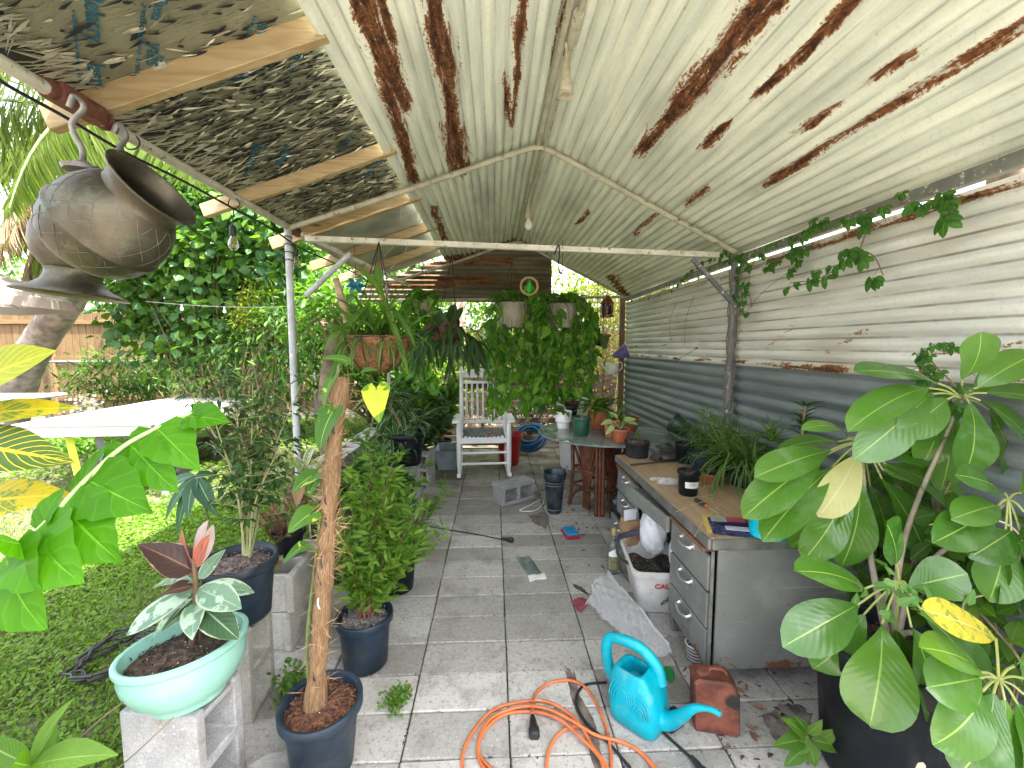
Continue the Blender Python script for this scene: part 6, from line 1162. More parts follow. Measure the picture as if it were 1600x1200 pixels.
# white stepped pot
p = tp(880, 669); t = thing('potted_pothos', 'small leafy plant in a white stepped ceramic pot on the glass table', 'potted plant', p)
mb = MB(); mb.lathe([(0, 0), (.052, 0), (.055, .004), (.058, .05), (.062, .06), (.074, .068), (.080, .15), (.083, .165), (.078, .165), (.072, .14), (0, .14)], p, 32); mb.build('pot', M_WPOT, t)
mb = MB(); [mb.leaf(p+V(random.gauss(0, .02), random.gauss(0, .02), .14), V(random.gauss(-.5, .7), random.gauss(0, .6), .7), V(0, -.4, 1), random.uniform(.07, .13), .06, droop=.9, nseg=6, shape='heart', pet=.05) for _ in range(13)]; mb.build('foliage', L_MID, t)
t = pot('potted_cutting', 'bare stemmed cutting in a dark black pot behind the white pot', 'potted plant', tp(893, 655), .065, .05, .15, M_BPOT, M_SOILD); p = tp(893, 655)
mb = MB(); [mb.leaf(p+V(0, 0, .14), V(random.gauss(0, .8), random.gauss(0, .6), .8), V(0, -.4, 1), .11, .05, droop=.9, nseg=5, shape='oval') for _ in range(9)]; mb.build('foliage', leafmat('purple_leaf', (.06, .03, .035), (.10, .05, .05), trans=.2), t)
p = tp(908, 680); t = pot('potted_cutting', 'dark green plastic pot holding thin bare twigs on the glass table', 'potted plant', p, .077, .057, .165, M_GPOT, M_SOILD, lip=.006)
mb = MB(); [mb.tube(bez([p+V(0, 0, .14), p+V(dx*.5, dy*.5, .22), p+V(dx, dy, .26+z)], 4), .003, 4) for dx, dy, z in ((.10, .0, .06), (.03, .02, .0), (-.02, .0, -.03), (.13, -.02, .10))]; mb.build('twig', M_STEM, t)
p = tp(936, 669); t = pot('potted_plant', 'broad leaved plant in the largest terracotta pot on the glass table', 'potted plant', p, .098, .075, .19, M_TERRA, M_SOILD, lip=.008)
mb = MB(); grassy(mb, p+V(0, 0, .17), 34, .30, .055, lo=.2, hi=1.4, droop=(.8, 1.7), spread=.02); mb.build('foliage', L_MID, t)
p = tp(957, 683); t = pot('potted_plant', 'weathered terracotta pot with drooping leaves, between the largest and the front pot', 'potted plant', p, .080, .06, .16, plain('faded_terracotta', (.40, .15, .08), .6, var=.25, vs=9), M_SOILD, lip=.007)
mb = MB(); grassy(mb, p+V(.03, .02, .15), 24, .26, .03, lo=.2, hi=1.3, droop=(1, 2), spread=.02); mb.build('foliage', L_GRASSY, t)
p = tp(985, 672); pot('plant_pot', 'reddish brown pot at the right rear of the pots on the glass table', 'plant pot', p, .07, .055, .13, M_TERRA, M_SOILD, lip=.007)
p = tp(969, 691); t = pot('potted_caladium', 'pale leaved seedling in a terracotta pot at the front edge of the glass table', 'potted plant', p, .070, .052, .115, M_TERRA, M_SOILD, lip=.007)
L_PALE = leafmat('pale_heart_leaf', (.38, .46, .20), (.46, .52, .26), vein=(.24, .38, .12), vw=.03, rough=.45, trans=.35, edge=(.20, .36, .10), ew=.42); mb = MB()
for tx, ty, W in ((945, 660, .06), (982, 655, .06), (950, 674, .055), (990, 660, .05), (960, 648, .05)): e = PY(tx, ty, p.y-.02); b = p+V(0, 0, .10); m_ = b.lerp(e, .62)+V(0, 0, .03); mb.tube(bez([b, b.lerp(m_, .5)+V(0, 0, .02), m_], 4), .0022, 4); mb.leaf(m_, e-m_, V(0, -.7, .8), .085, W, droop=.5, nseg=7, shape='heart')
mb.build('foliage', L_PALE, t)

# ================================================================== things on the paving in the middle
p = PZ(866, 800); t = pot('flower_bucket', 'tall dark zinc flower bucket with ring handles on the paving', 'bucket', p, .098, .065, .375, plain('dark_zinc', (.055, .075, .095), .45, .6, var=.3, vs=8, dirt=(.16, .18, .19), dirt_amt=.5), None, lip=.006, n=40)
for s_ in (-1, 1): mb = MB(); mb.tube(bez([p+V(s_*.098, 0, .33), p+V(s_*.115, 0, .40), p+V(s_*.112, 0, .43), p+V(s_*.10, 0, .36)], 6), .0045, 6); mb.build('handle', M_GREYM, t)
mb = MB(); 
for z, r in ((.29, .0915), (.265, .089), (.04, .070)): mb.tube([p+V(r*math.cos(a), r*math.sin(a), z) for a in np.linspace(0, 2*PI, 30)], .003, 5, False)
mb.build('bead', M_GREYM, t)
def cord(name, label, cat, pix, r, mat, z=None, n=8, group=None, extra=None):
    pts = [PZ(q[0], q[1], q[2] if len(q) > 2 else r+.001) for q in pix]; t = thing(name, label, cat, pts[0]); mb = MB(); mb.tube(bez(pts, n), r, 8); mb.build('cable', mat, t)
    return t, pts
def plug(t, a, d, m=M_BLK, s=1.0):
    d = V(d).normalized(); f = frame_from(d); mb = MB(); mb.lathe([(0, 0), (.006*s, 0), (.008*s, .012), (.011*s, .03), (.013*s, .05), (.016*s, .055), (.016*s, .085), (.013*s, .09), (0, .09)], a, 12, M=f); mb.build('plug', m, t)
t, pts = cord('extension_cord', 'thin black cord running in from the spider plant to a plug on the paving', 'cord', [(636, 806, .05), (655, 819), (690, 826), (740, 834), (785, 843)], .0045, M_CABLE); plug(t, pts[-1]+V(0, 0, .01), pts[-1]-pts[-2], s=1.25)
t, pts = cord('white_cord', 'loose loop of white cord on the paving in front of the hollow block', 'cord', [(845, 780), (825, 791), (812, 797), (822, 799), (838, 797), (848, 788), (850, 780)], .004, M_CHAIR)
t, pts = cord('black_cord', 'black cord passing under the watering can toward the jerry can', 'cord', [(948, 1066), (915, 1070), (902, 1085), (902, 1105), (918, 1132), (950, 1160), (985, 1200)], .0055, M_CABLE)
t, pts = cord('black_cord', 'black cord end with a connector right of the watering can', 'cord', [(1005, 1110, .02), (1040, 1148), (1080, 1185), (1110, 1225)], .0055, M_CABLE); plug(t, pts[-2]+V(0, 0, .008), pts[-1]-pts[-2], s=1.1)
M_ORANGE = plain('orange_cable', (.58, .155, .05), .5, var=.16, vs=14, dirt=(.36, .14, .07), dirt_amt=.4, ds=16)
t, pts = cord('extension_cord', 'coiled orange extension cord on the paving in front of the watering can', 'cord', [(832, 1115, .02), (832, 1100, .012), (838, 1082), (860, 1067), (890, 1063), (915, 1075), (935, 1105), (948, 1140), (955, 1190), (948, 1240), (900, 1260), (860, 1225), (855, 1185), (870, 1150), (900, 1135), (935, 1150), (985, 1165), (1020, 1195), (1050, 1240), (980, 1280), (880, 1275), (780, 1265), (735, 1230), (722, 1190), (735, 1150), (770, 1110), (820, 1096), (860, 1098, .018), (900, 1125, .02), (925, 1165, .02), (950, 1210, .02), (900, 1250, .02), (840, 1250), (785, 1225), (750, 1190), (752, 1150), (785, 1118), (830, 1112), (870, 1122, .02), (905, 1150, .02), (940, 1190, .02), (930, 1230, .02), (860, 1240, .02), (780, 1210), (747, 1170), (765, 1125), (810, 1105, .015), (850, 1106, .02), (890, 1124, .025), (930, 1148, .02), (975, 1160), (1005, 1180), (1040, 1225)], .0065, M_ORANGE, n=9)
plug(t, PZ(832, 1118, .016), V(.0, -1, -.08), s=1.35); mb = MB(); ring(mb, PZ(841, 1096, .012), .016, .0016, V(.3, 1, .3)); mb.build('twist_tie', plain('twist_tie', (.6, .55, .3), .6), t)
# pouch, card, sponge, litter
def flatitem(name, label, cat, px, mat, h=.006, group=None, bend=.004):
    q = [PZ(*a, .003) for a in px]; t = MB(); t.sheet(lambda u, v: (q[0]*(1-u)+q[1]*u)*(1-v)+(q[3]*(1-u)+q[2]*u)*v+V(0, 0, h*(1-(2*u-1)**8)*(1-(2*v-1)**8)+bend*math.sin(u*7+v*5)+.001), 10, 12); o = t.build(name, mat); return tag(o, label, cat, group)
flatitem('pouch', 'flat grey-green plastic pouch lying on the open paving', 'pouch', [(806, 872), (826, 869), (847, 895), (824, 898)], plain('greygreen_foil', (.14, .19, .175), .3, var=.2, vs=9)); flatitem('paper_card', 'white paper card at the end of the grey-green pouch', 'card', [(824, 900), (850, 895), (855, 904), (828, 909)], M_CHAIR, .003)
p = PZ(891, 836); t = thing('scrub_sponge', 'blue and red scrubbing sponge lying on the paving', 'sponge', p); mb = MB(); mb.box(p+V(0, .0, .012), (.115, .16, .024), .12, ch=.008); mb.build('red_base', M_REDB, t); mb = MB(); mb.box(p+V(0, 0, .033), (.10, .15, .018), .12, ch=.007); mb.build('blue_top', plain('blue_foam', (.015, .22, .48), .6), t)
mb = MB(); n_ = 110; X_ = np.concatenate([RNG.uniform(.35, 1.0, 60), RNG.uniform(.85, 1.5, 50)]); Yy = np.concatenate([RNG.uniform(2.6, 4.3, 60), RNG.uniform(1.3, 1.85, 50)])
mb.leaves(np.stack([X_, Yy, np.full(n_, .006)], 1), RNG.normal(0, 1, (n_, 3))*[1, 1, .12], RNG.normal(0, .35, (n_, 3))+[0, 0, 1], RNG.uniform(.015, .06, n_), RNG.uniform(.006, .02, n_), fold=.5)
X_ = RNG.uniform(-.9, 1.0, 160); Yy = RNG.uniform(1.2, 5.6, 160); mb.leaves(np.stack([X_, Yy, np.full(160, .004)], 1), RNG.normal(0, 1, (160, 3))*[1, 1, .1], RNG.normal(0, .3, (160, 3))+[0, 0, 1], RNG.uniform(.006, .018, 160), RNG.uniform(.004, .009, 160), fold=.5)
tag(mb.build('leaf_litter', plain('dead_leaf', (.16, .085, .05), .9, var=.5, vs=9)), 'dry brown leaf scraps and grit scattered over the paving', 'leaf litter', kind='stuff')
def stain(px, mat, name):
    q = [PZ(*a, .0018) for a in px]; c = sum(q, V(0, 0, 0))/len(q); P = bez(q+[q[0]], 6); P = [p+(p-c)*random.uniform(-.12, .12) for p in P[:-1]]; n = len(P); mb = MB(); mb.add([tuple(c)]+[tuple(p) for p in P], [(0, i+1, (i+1) % n+1) for i in range(n)]); struct(mb.build(name, mat))
M_STAIN = plain('mortar_stain', (.155, .125, .10), .95, var=.35, vs=16); stain([(884, 1050), (898, 1052), (905, 1085), (922, 1112), (936, 1150), (940, 1190), (928, 1196), (914, 1150), (900, 1110), (890, 1080)], M_STAIN, 'floor_stain')
M_DAMP = plain('damp_patch', (.16, .135, .115), .7, var=.3, vs=9); stain([(826, 805), (850, 800), (858, 812), (852, 824), (836, 818)], M_DAMP, 'floor_stain'); stain([(895, 912), (910, 918), (920, 930), (912, 926), (898, 918)], plain('dark_spot', (.05, .045, .042), .9, var=.4, vs=20), 'floor_stain'); stain([(893, 940), (905, 934), (921, 938), (915, 950), (905, 957)], plain('red_stain', (.26, .055, .075), .7, var=.35, vs=20), 'floor_stain')
stain([(1190, 1118), (1225, 1100), (1262, 1112), (1270, 1150), (1240, 1168), (1205, 1150)], plain('dark_dirt', (.19, .165, .145), .95, var=.5, vs=14), 'floor_stain')

# ================================================================== bottle, caution tub, plastic sheet
p = PZ(958, 895); t = thing('glass_bottle', 'clear square-shouldered liquor bottle with a tan cap standing on the paving', 'bottle', p); S_ = 1.02
def bot_glass():
    m = NT('bottle_glass'); return m.done(m.bsdf(Base_Color=(.72, .80, .72), Roughness=.04, Transmission_Weight=.9, IOR=1.45))
mb = MB(); mb.lathe([(0, .004), (.036, 0), (.042, .004), (.043, .02), (.043, .17), (.040, .19), (.028, .212), (.017, .228), (.0145, .25), (.0145, .275)], p, 28, sy=.72); mb.build('body', bot_glass(), t)
mb = MB(); mb.lathe([(0, .31), (.015, .31), (.0165, .305), (.0165, .266), (.0155, .262)], p, 18); mb.build('cap', plain('tan_cap', (.42, .31, .15), .45, .3), t)
mb = MB(); mb.sheet(lambda u, v: p+V(.0436*math.sin((u-.5)*2.0), -.0316*math.cos((u-.5)*2.0), .04+v*.08), 8, 2); mb.build('label', plain('olive_label', (.22, .20, .10), .6, var=.3, vs=30), t); mb = MB(); mb.sheet(lambda u, v: p+V(.0436*math.sin((u-.5)*2.0), -.0316*math.cos((u-.5)*2.0), .125+v*(.055-.03*abs(2*u-1))), 8, 2); mb.build('label', plain('paper_label', (.72, .72, .70), .6, var=.1), t)
# tapered tub with lettering
TB = T(.955, 2.37, 0) @ Rot(-7, 'Z'); t = thing('caution_tub', 'grimy white plastic tub with red CAUTION lettering in the desk kneehole', 'tub', (.955, 2.37, 0)); M_TUB = plain('grimy_white_plastic', (.66, .645, .62), .45, var=.12, vs=5, dirt=(.30, .27, .25), dirt_amt=.5, ds=9)
def rr(sx, sy, z, r=.05, n=5):
    out = []
    for cx, cy_, a0 in ((sx-r, sy-r, 0), (-(sx-r), sy-r, 90), (-(sx-r), -(sy-r), 180), (sx-r, -(sy-r), 270)):
        for k in range(n): a = R(a0+90*k/(n-1)); out.append((cx+r*math.cos(a), cy_+r*math.sin(a), z))
    return out
rings = [rr(.115, .155, 0), rr(.12, .16, .008), rr(.158, .205, .225), rr(.17, .218, .228), rr(.174, .222, .24), rr(.176, .224, .262), rr(.165, .213, .266), rr(.158, .206, .26), rr(.150, .198, .22), rr(.112, .152, .012)]; k = len(rings[0])
mb = MB(TB); mb.add([v for r_ in rings for v in r_], [tuple(range(k))[::-1], tuple((len(rings)-1)*k+i for i in range(k))] + [(j*k+i, j*k+(i+1) % k, (j+1)*k+(i+1) % k, (j+1)*k+i) for j in range(len(rings)-1) for i in range(k)]); mb.build('tub', M_TUB, t, ang=40)
mb = MB(TB); mb.tube(bez([(-.17, -.10, .25), (-.23, -.09, .29), (-.22, .0, .34), (-.16, .10, .33), (.02, .14, .34), (.17, .12, .26)], 6), .017, 6, flat=.45); mb.build('handle', plain('purple_grey_handle', (.055, .05, .07), .45), t)
def face_mat(x, y, z, nx, up, M):   # lettering frame on a face of the tub
    n = V(nx).normalized(); u = V(up); u = (u-n*u.dot(n)).normalized(); x_ = u.cross(n); m = Matrix(((x_.x, u.x, n.x, x), (x_.y, u.y, n.y, y), (x_.z, u.z, n.z, z), (0, 0, 0, 1))); return M @ m
M_REDI = plain('red_ink', (.55, .03, .025), .5, var=.1); M_BLKI = plain('black_ink', (.02, .02, .02), .5)
sl_ = .165  # slope of the front face
lettering('lettering', 'CAUTION', face_mat(-.052, -.2065, .17, (0, -1, -sl_*1.2), (0, 0, 1), TB), .042, M_REDI, t, bold=.0012)
for s_, x, z, a in (('ACHTUNG', -.005, .06, 45), ('CUIDADO', .045, .03, 0)):
    M4 = face_mat(x, -.1795-(z-.05)*.2-.004, z, (0, -1, -.2), (0, 0, 1), TB) @ Rot(a, 'Z'); lettering('lettering', s_, M4, .026, M_BLKI, t, bold=.0008)
mb = MB(); F4 = face_mat(.085, -.181-.008, .088, (0, -1, -.2), (0, 0, 1), TB) @ Rot(45, 'Z'); mb.M = F4
for a, b in (((-.04, -.04), (.04, -.04)), ((.04, -.04), (.04, .04)), ((.04, .04), (-.04, .04)), ((-.04, .04), (-.04, -.04)), ((-.02, -.02), (.02, .0)), ((-.02, -.005), (.02, .015))): mb.tube([(*a, .002), (*b, .002)], .0018, 4)
mb.build('warning_diamond', M_BLKI, t)
mb = MB(TB); mb.sheet(lambda u, v: V((u-.5)*.27, (v-.5)*.36, .16+.03*math.sin(u*9)*math.sin(v*7)), 16, 16); o = mb.build('rubbish', soilmat('dark_rubbish', (.02, .017, .014), (.09, .07, .05), .66), t)
# rubbish in and behind the tub
M_BAGW = plain('white_bag', (.74, .75, .78), .35, var=.1, vs=9)
def crumple(c, s, n=3, amp=.25, seed=0):
    rs = random.Random(seed); ks = [(V(rs.gauss(0, 1), rs.gauss(0, 1), rs.gauss(0, 1))*rs.uniform(2, 6), rs.uniform(0, 6)) for _ in range(7)]
    def fn(u, v):
        th, ph = 2*PI*u, PI*v; d = V(math.cos(th)*math.sin(ph), math.sin(th)*math.sin(ph), math.cos(ph)); q = 1+amp*sum(abs(math.sin(k.dot(d)+o))-.6 for k, o in ks)/3
        return V(c)+V(d.x*s[0]*q, d.y*s[1]*q, d.z*s[2]*q)
    return fn
mb = MB(); mb.sheet(crumple((.98, 2.47, .36), (.08, .09, .14), seed=3), 28, 20); tag(mb.build('plastic_bag', M_BAGW, ang=0), 'white crumpled plastic bag sticking up behind the caution tub', 'bag')
mb = MB(); mb.sheet(crumple((1.06, 2.29, .30), (.045, .07, .15), seed=5), 28, 20); tag(mb.build('plastic_bag', M_BAGW, ang=0), 'pale white bag with a blue edge hanging into the caution tub by the drawers', 'bag')
mb = MB(); mb.box((.90, 2.62, .30), (.13, .10, .16), .3, ch=.004); o = mb.build('cardboard_box', plain('brown_card', (.32, .19, .10), .8, var=.2)); tag(o, 'small brown open cardboard box behind the caution tub', 'box'); mb = MB(); mb.box((.88, 2.60, .415), (.10, .006, .07), .3); o = mb.build('paper_label', plain('pale_paper', (.66, .68, .74), .6)); tag(o, 'pale paper slip standing on the brown cardboard box', 'paper')
# clear plastic sheet
t = MB(); A = [PZ(913, 948, .01), PZ(947, 897, .035), PZ(1050, 1012, .16), PZ(1020, 1052, .012)]; B = PZ(985, 1000, .01)
def sheetfn(u, v):
    p = (A[0]*(1-u)+A[3]*u)*(1-v)+(A[1]*(1-u)+A[2]*u)*v; r = .014*abs(math.sin(v*9+u*6+1.5*math.sin(u*4+v*2)))+.012*abs(math.sin(u*11-v*5+2*math.sin(v*6)))+.007*abs(math.sin(u*23+v*17+math.sin(v*11)))+.004*abs(math.sin(u*41-v*33)); return p+V(.02*math.sin(v*9+u*2), .02*math.sin(u*8+v*3), r+.05*math.sin(PI*v)*math.sin(PI*u)+.004)
t.sheet(sheetfn, 56, 72); pm = NT('clear_film'); gl_ = pm.n('ShaderNodeBsdfPrincipled'); pm.set(gl_, Roughness=.07); gl_.inputs['Base Color'].default_value = (.82, .82, .85, 1); gl_.inputs['Coat Weight'].default_value = .6; tr_ = pm.n('ShaderNodeBsdfTransparent'); tr_.inputs[0].default_value = (.93, .93, .94, 1); mx = pm.n('ShaderNodeMixShader'); fl_ = pm.n('ShaderNodeLayerWeight'); fl_.inputs[0].default_value = .45; pm.l(pm.math('ADD', pm.math('MULTIPLY', fl_.outputs['Facing'], .65), .17, clamp=True), mx.inputs[0]); pm.l(tr_.outputs[0], mx.inputs[1]); pm.l(gl_.outputs[0], mx.inputs[2]); M_FILM = pm.done(mx)
tag(t.build('plastic_sheet', M_FILM, ang=0), 'crumpled clear plastic bag spread on the paving below the caution tub', 'plastic bag')

q = PZ(958, 828); mb = MB(); mb.sheet(crumple(q+V(.05, .02, .15), (.075, .11, .16), seed=31, amp=.22), 26, 20); tag(mb.build('bin_bag', plain('black_film', (.008, .008, .010), .3, var=.3), ang=0), 'crumpled black plastic bag wedged between the desk and the rattan table base', 'bag')
c = PY(556, 446, 3.6); t = thing('pinwheel', 'small teal pinwheel ornament hanging left of the coir basket', 'ornament', c)
for k in range(6): a = PI*k/3; mb = MB(); mb.leaf(c, V(math.cos(a), -.3, math.sin(a)*.7), V(0, -1, .3), .085, .04, droop=.5, nseg=5, shape='oval'); mb.build('blade', plain('teal_blade', (.0, .12, .15), .35), t)
mb = MB(); mb.tube([c, c+V(0, 0, .40)], .002, 4); mb.build('string', M_BLK, t)
# ================================================================== turquoise watering can
M_TURQ = plain('turquoise_plastic', (.0, .33, .42), .36, var=.14, vs=9, spec=.4, dirt=(.16, .36, .40), dirt_amt=.45, ds=13)
WC = PZ(985, 1105); WC.z = 0; WC = V(.585, 1.555, 0); t = thing('watering_can', 'large turquoise plastic watering can on the paving beside the orange cord', 'watering can', WC); wr = Rot(-46, 'Z'); WM = T(*WC) @ wr
prof = [(.000, .085, .078), (.012, .100, .090), (.06, .104, .093), (.12, .100, .088), (.17, .090, .078), (.20, .078, .066), (.218, .066, .056), (.224, .060, .052), (.224, .048, .044), (.214, .046, .042), (.15, .05, .045)]
rings = []
for z, sx, sy in prof: rings.append([(sx*math.copysign(abs(math.cos(a))**.45, math.cos(a))-(.02*(z/.23)), sy*math.copysign(abs(math.sin(a))**.45, math.sin(a))-.022*max(0, (z-.15)/.08), z) for a in np.linspace(0, 2*PI, 33)[:-1]])
mb = MB(WM); k = 32; mb.add([v for r_ in rings for v in r_], [tuple(range(k))[::-1], tuple((len(rings)-1)*k+i for i in range(k))]+[(j*k+i, j*k+(i+1) % k, (j+1)*k+(i+1) % k, (j+1)*k+i) for j in range(len(rings)-1) for i in range(k)]); mb.build('body', M_TURQ, t, ang=60)
mb = MB(WM)
for q in range(4):
    for cx, r0, z0 in ((-.035, .055, .05), (.042, .040, .03)):
        r = r0-.010*q
        if r > .008: mb.tube([(cx+r*math.cos(a), -(.089-.0*abs(a)) - .0015 + .028*max(0, (z0+.06+r*1.7*math.sin(a)-.12)/.11)*.75, min(.2, z0+.06+r*1.7*math.sin(a))) for a in np.linspace(0, PI, 14)], .0028, 5)
mb.build('embossing', M_TURQ, t)
mb = MB(WM); mb.tube(bez([(.075, 0, .05), (.12, 0, .065), (.165, 0, .115), (.21, 0, .175), (.265, 0, .205), (.30, 0, .207)], 6), [.046-.036*(min(1, i/22))**.75 for i in range(31)], 14); mb.build('spout', M_TURQ, t)
mb = MB(WM); mb.tube(bez([(-.09, 0, .085), (-.135, 0, .12), (-.16, 0, .20), (-.145, 0, .268), (-.085, 0, .292), (-.01, .022, .278), (.05, .028, .23), (.07, .026, .17)], 7), [.018+.004*abs(i-24)/24 for i in range(50)], 12, flat=1.2); mb.build('handle', M_TURQ, t)
mb = MB(); q = PZ(1050, 1135); mb.box(q+V(0, 0, .03), (.09, .06, .06), .5, ch=.012); tag(mb.build('rubber_block', plain('navy_rubber', (.012, .018, .035), .5)), 'small dark navy rubber block under the watering can spout', 'block')
mb = MB(); q = PZ(1045, 1062, .0); mb.lathe([(0, 0), (.028, 0), (.03, .006), (.028, .010), (0, .010)], q+V(0, 0, .03), 24, M=frame_from(V(-.7, -.55, .3))); tag(mb.build('jar_lid', plain('green_lid', (.015, .20, .05), .35)), 'round green lid leaning against the desk behind the watering can', 'lid')
# rusty jerry can
JC = T(.875, 1.51, 0) @ Rot(-15, 'Z') @ Rot(-3, 'Y'); t = thing('jerry_can', 'rusty red-brown metal jerry can in front of the desk leg', 'jerry can', (.875, 1.51, 0))
def rustcan():
    m = NT('rusty_can'); co = m.coord('Object'); n = m.noise(co, 9, 6, .65); f = m.noise(co, 50, 5, .7); c = m.mix(m.step(n, .35, .65), (.085, .025, .015), (.22, .07, .042)); c = m.mix(m.math('MULTIPLY', m.step(f, .5, .7), .4), c, (.05, .018, .012)); v = m.n('ShaderNodeVectorMath', operation='DISTANCE'); m.l(co, v.inputs[0]); v.inputs[1].default_value = (.91, 1.45, .15); c = m.mix(m.step(m.math('ADD', v.outputs['Value'], m.math('MULTIPLY', m.noise(co, 30, 4), .03)), .058, .040), c, (.016, .015, .014)); return m.done(m.bsdf(Base_Color=c, Roughness=.7, Metallic=.2, Normal=m.bump(f, .35, .003)))
M_JERRY = rustcan()
out_ = [(-.082, 0), (.07, 0), (.078, .01), (.078, .17), (.05, .212), (.03, .218), (-.07, .218), (-.084, .205), (-.088, .02)]; rings = [[(x*s_, y, (z-.11)*s_+.11) for x, z in out_] for y, s_ in ((-.05, .93), (-.042, 1.0), (.042, 1.0), (.05, .93))]; k = len(out_)
mb = MB(JC); mb.add([v for r_ in rings for v in r_], [tuple(range(k)), tuple(3*k+i for i in range(k))[::-1]]+[(j*k+(i+1) % k, j*k+i, (j+1)*k+i, (j+1)*k+(i+1) % k) for j in range(3) for i in range(k)]); o = mb.build('body', M_JERRY, t, ang=35)
mb = MB(JC); mb.lathe([(0, 0), (.027, 0), (.028, .012), (.022, .018), (0, .018)], (-.045, 0, .217), 18); mb.build('cap', M_JERRY, t); mb = MB(JC); mb.tube(bez([(-.02, 0, .215), (-.015, 0, .235), (.03, 0, .235), (.045, 0, .21)], 5), .006, 6); mb.build('handle', M_JERRY, t)
# striped cup
q = PZ(1078, 1030); cm = NT('striped_ceramic'); co = cm.coord('Object'); sz = cm.n('ShaderNodeSeparateXYZ'); cm.l(co, sz.inputs[0]); st_ = cm.step(cm.math('SINE', cm.math('ADD', cm.math('MULTIPLY', sz.outputs[2], 380), cm.math('MULTIPLY', sz.outputs[0], 60))), .1, .3); M_STR = cm.done(cm.bsdf(Base_Color=cm.mix(st_, (.75, .75, .74), (.03, .035, .06)), Roughness=.3))
pot('cup', 'white cup with dark stripes standing under the desk edge', 'cup', V(.955, 1.86, 0), .042, .034, .085, M_STR, None, lip=.001)
# ================================================================== steel desk
def steelpaint():
    t = NT('grey_desk_enamel'); co = t.coord('Object'); n = t.noise(co, 4, 5, .6); f = t.noise(co, 28, 6, .75); s_ = t.noise(t.coord('Object', (3, 60, 60)), 1.0, 4, .6); e = t.noise(co, 11, 7, .75)
    c = t.mix(t.step(n, .35, .65), (.145, .15, .143), (.20, .205, .193)); c = t.mix(t.math('MULTIPLY', t.step(s_, .6, .68), .5), c, (.34, .35, .34)); c = t.mix(t.math('MULTIPLY', t.step(f, .58, .7), .6), c, (.07, .065, .06)); sz = t.n('ShaderNodeSeparateXYZ'); t.l(co, sz.inputs[0]); low = t.math('MULTIPLY', t.step(sz.outputs[2], .2, .07), .42); c = t.mix(t.step(t.math('ADD', e, t.math('MULTIPLY', low, .5)), .66, .72), c, (.15, .06, .03))
    return t.done(t.bsdf(Base_Color=c, Roughness=t.math('ADD', .36, t.math('MULTIPLY', f, .25)), Specular_IOR_Level=.5, Normal=t.bump(t.math('ADD', n, t.math('MULTIPLY', t.noise(co, 9, 3, .5), .5)), .22, .02)))
M_DESK = steelpaint(); M_ALU = plain('aluminium_pull', (.62, .62, .63), .3, .85, var=.1); M_EDGE = plain('desk_edge_trim', (.17, .175, .165), .4, .3, var=.2, vs=14, dirt=(.22, .12, .06), dirt_amt=.5, ds=9); M_SLIDE = plain('pull_board', (.17, .08, .04), .5, var=.25)
M_LAM = woodmat('desk_laminate', (.46, .33, .21), (.37, .25, .155), (.3, .18, .1), scale=.8, axis='Y', rough=.45, gloss=.4)
DX0, DX1, DY0, DY1, DZ = .905, 1.66, 1.668, 3.06, .69
dk = thing('metal_desk', 'grey steel office desk with wood-grain top under the corrugated wall', 'desk', ((DX0+DX1)/2, (DY0+DY1)/2, 0))
def dpart(name, m, *boxes, ch=.004):
    mb = MB()
    for c, s in boxes: mb.box(c, s, ch=ch)
    return mb.build(name, m, dk)
xm, ym = (DX0+DX1)/2, (DY0+DY1)/2
dpart('desktop', M_LAM, ((xm, ym, DZ-.006), (DX1-DX0-.016, DY1-DY0-.016, .014)), ch=.002)
dpart('edge_trim', M_EDGE, ((DX0+.004, ym, DZ-.026), (.016, DY1-DY0, .05)), ((DX1-.004, ym, DZ-.026), (.016, DY1-DY0, .05)), ((xm, DY0+.004, DZ-.026), (DX1-DX0-.026, .016, .05)), ((xm, DY1-.004, DZ-.026), (DX1-DX0-.026, .016, .05)), ch=.005)
dpart('underside', M_DESK, ((xm, ym, DZ-.034), (DX1-DX0-.03, DY1-DY0-.03, .03)))
PX0 = DX0+.025
for y0, y1 in ((DY0+.012, DY0+.425), (DY1-.47, DY1-.02)):
    yc, w_ = (y0+y1)/2, y1-y0
    dpart('pedestal', M_DESK, ((xm+.02, y0+.006, .365), (DX1-PX0-.03, .012, .55)), ((xm+.02, y1-.006, .365), (DX1-PX0-.03, .012, .55)), ((DX1-.03, yc, .365), (.012, w_-.024, .55)), ((xm+.02, yc, .092), (DX1-PX0-.03, w_-.024, .012)), ch=.002)
    dpart('pull_out_board', M_SLIDE, ((PX0-.006, yc, DZ-.068), (.05, w_-.06, .018)), ch=.003)
    nd = 3; zt, zb = DZ-.085, .098; hh = (zt-zb)/nd
    for k in range(nd):
        zc = zb+hh*(k+.5); open_ = .045 if (y0 > 2.5 and k == 0) else 0
        mb = MB(); mb.box((PX0-.002-open_, yc, zc), (.022, w_-.03, hh-.010), ch=.005); dr = mb.build('drawer', M_DESK, dk)
        mb = MB(); hx = PX0-.013-open_; mb.tube(bez([(hx, yc-.055, zc+.055), (hx-.022, yc-.05, zc+.048), (hx-.032, yc, zc+.043), (hx-.022, yc+.05, zc+.048), (hx, yc+.055, zc+.055)], 5), [.007, .007, .006, .006, .006, .0055, .0055, .005, .005, .005, .005, .005, .005, .005, .005, .0055, .0055, .006, .006, .007, .007], 8, flat=1.6)
        for s_ in (-1, 1): mb.box((hx+.001, yc+s_*.055, zc+.060), (.006, .020, .030), ch=.002)
        mb.build('drawer_pull', M_ALU, dr)
    for xx in (PX0+.02, DX1-.05):
        for yy in (y0+.02, y1-.02): dpart('leg', M_DESK, ((xx, yy, .045), (.034, .034, .09)), ch=.003)
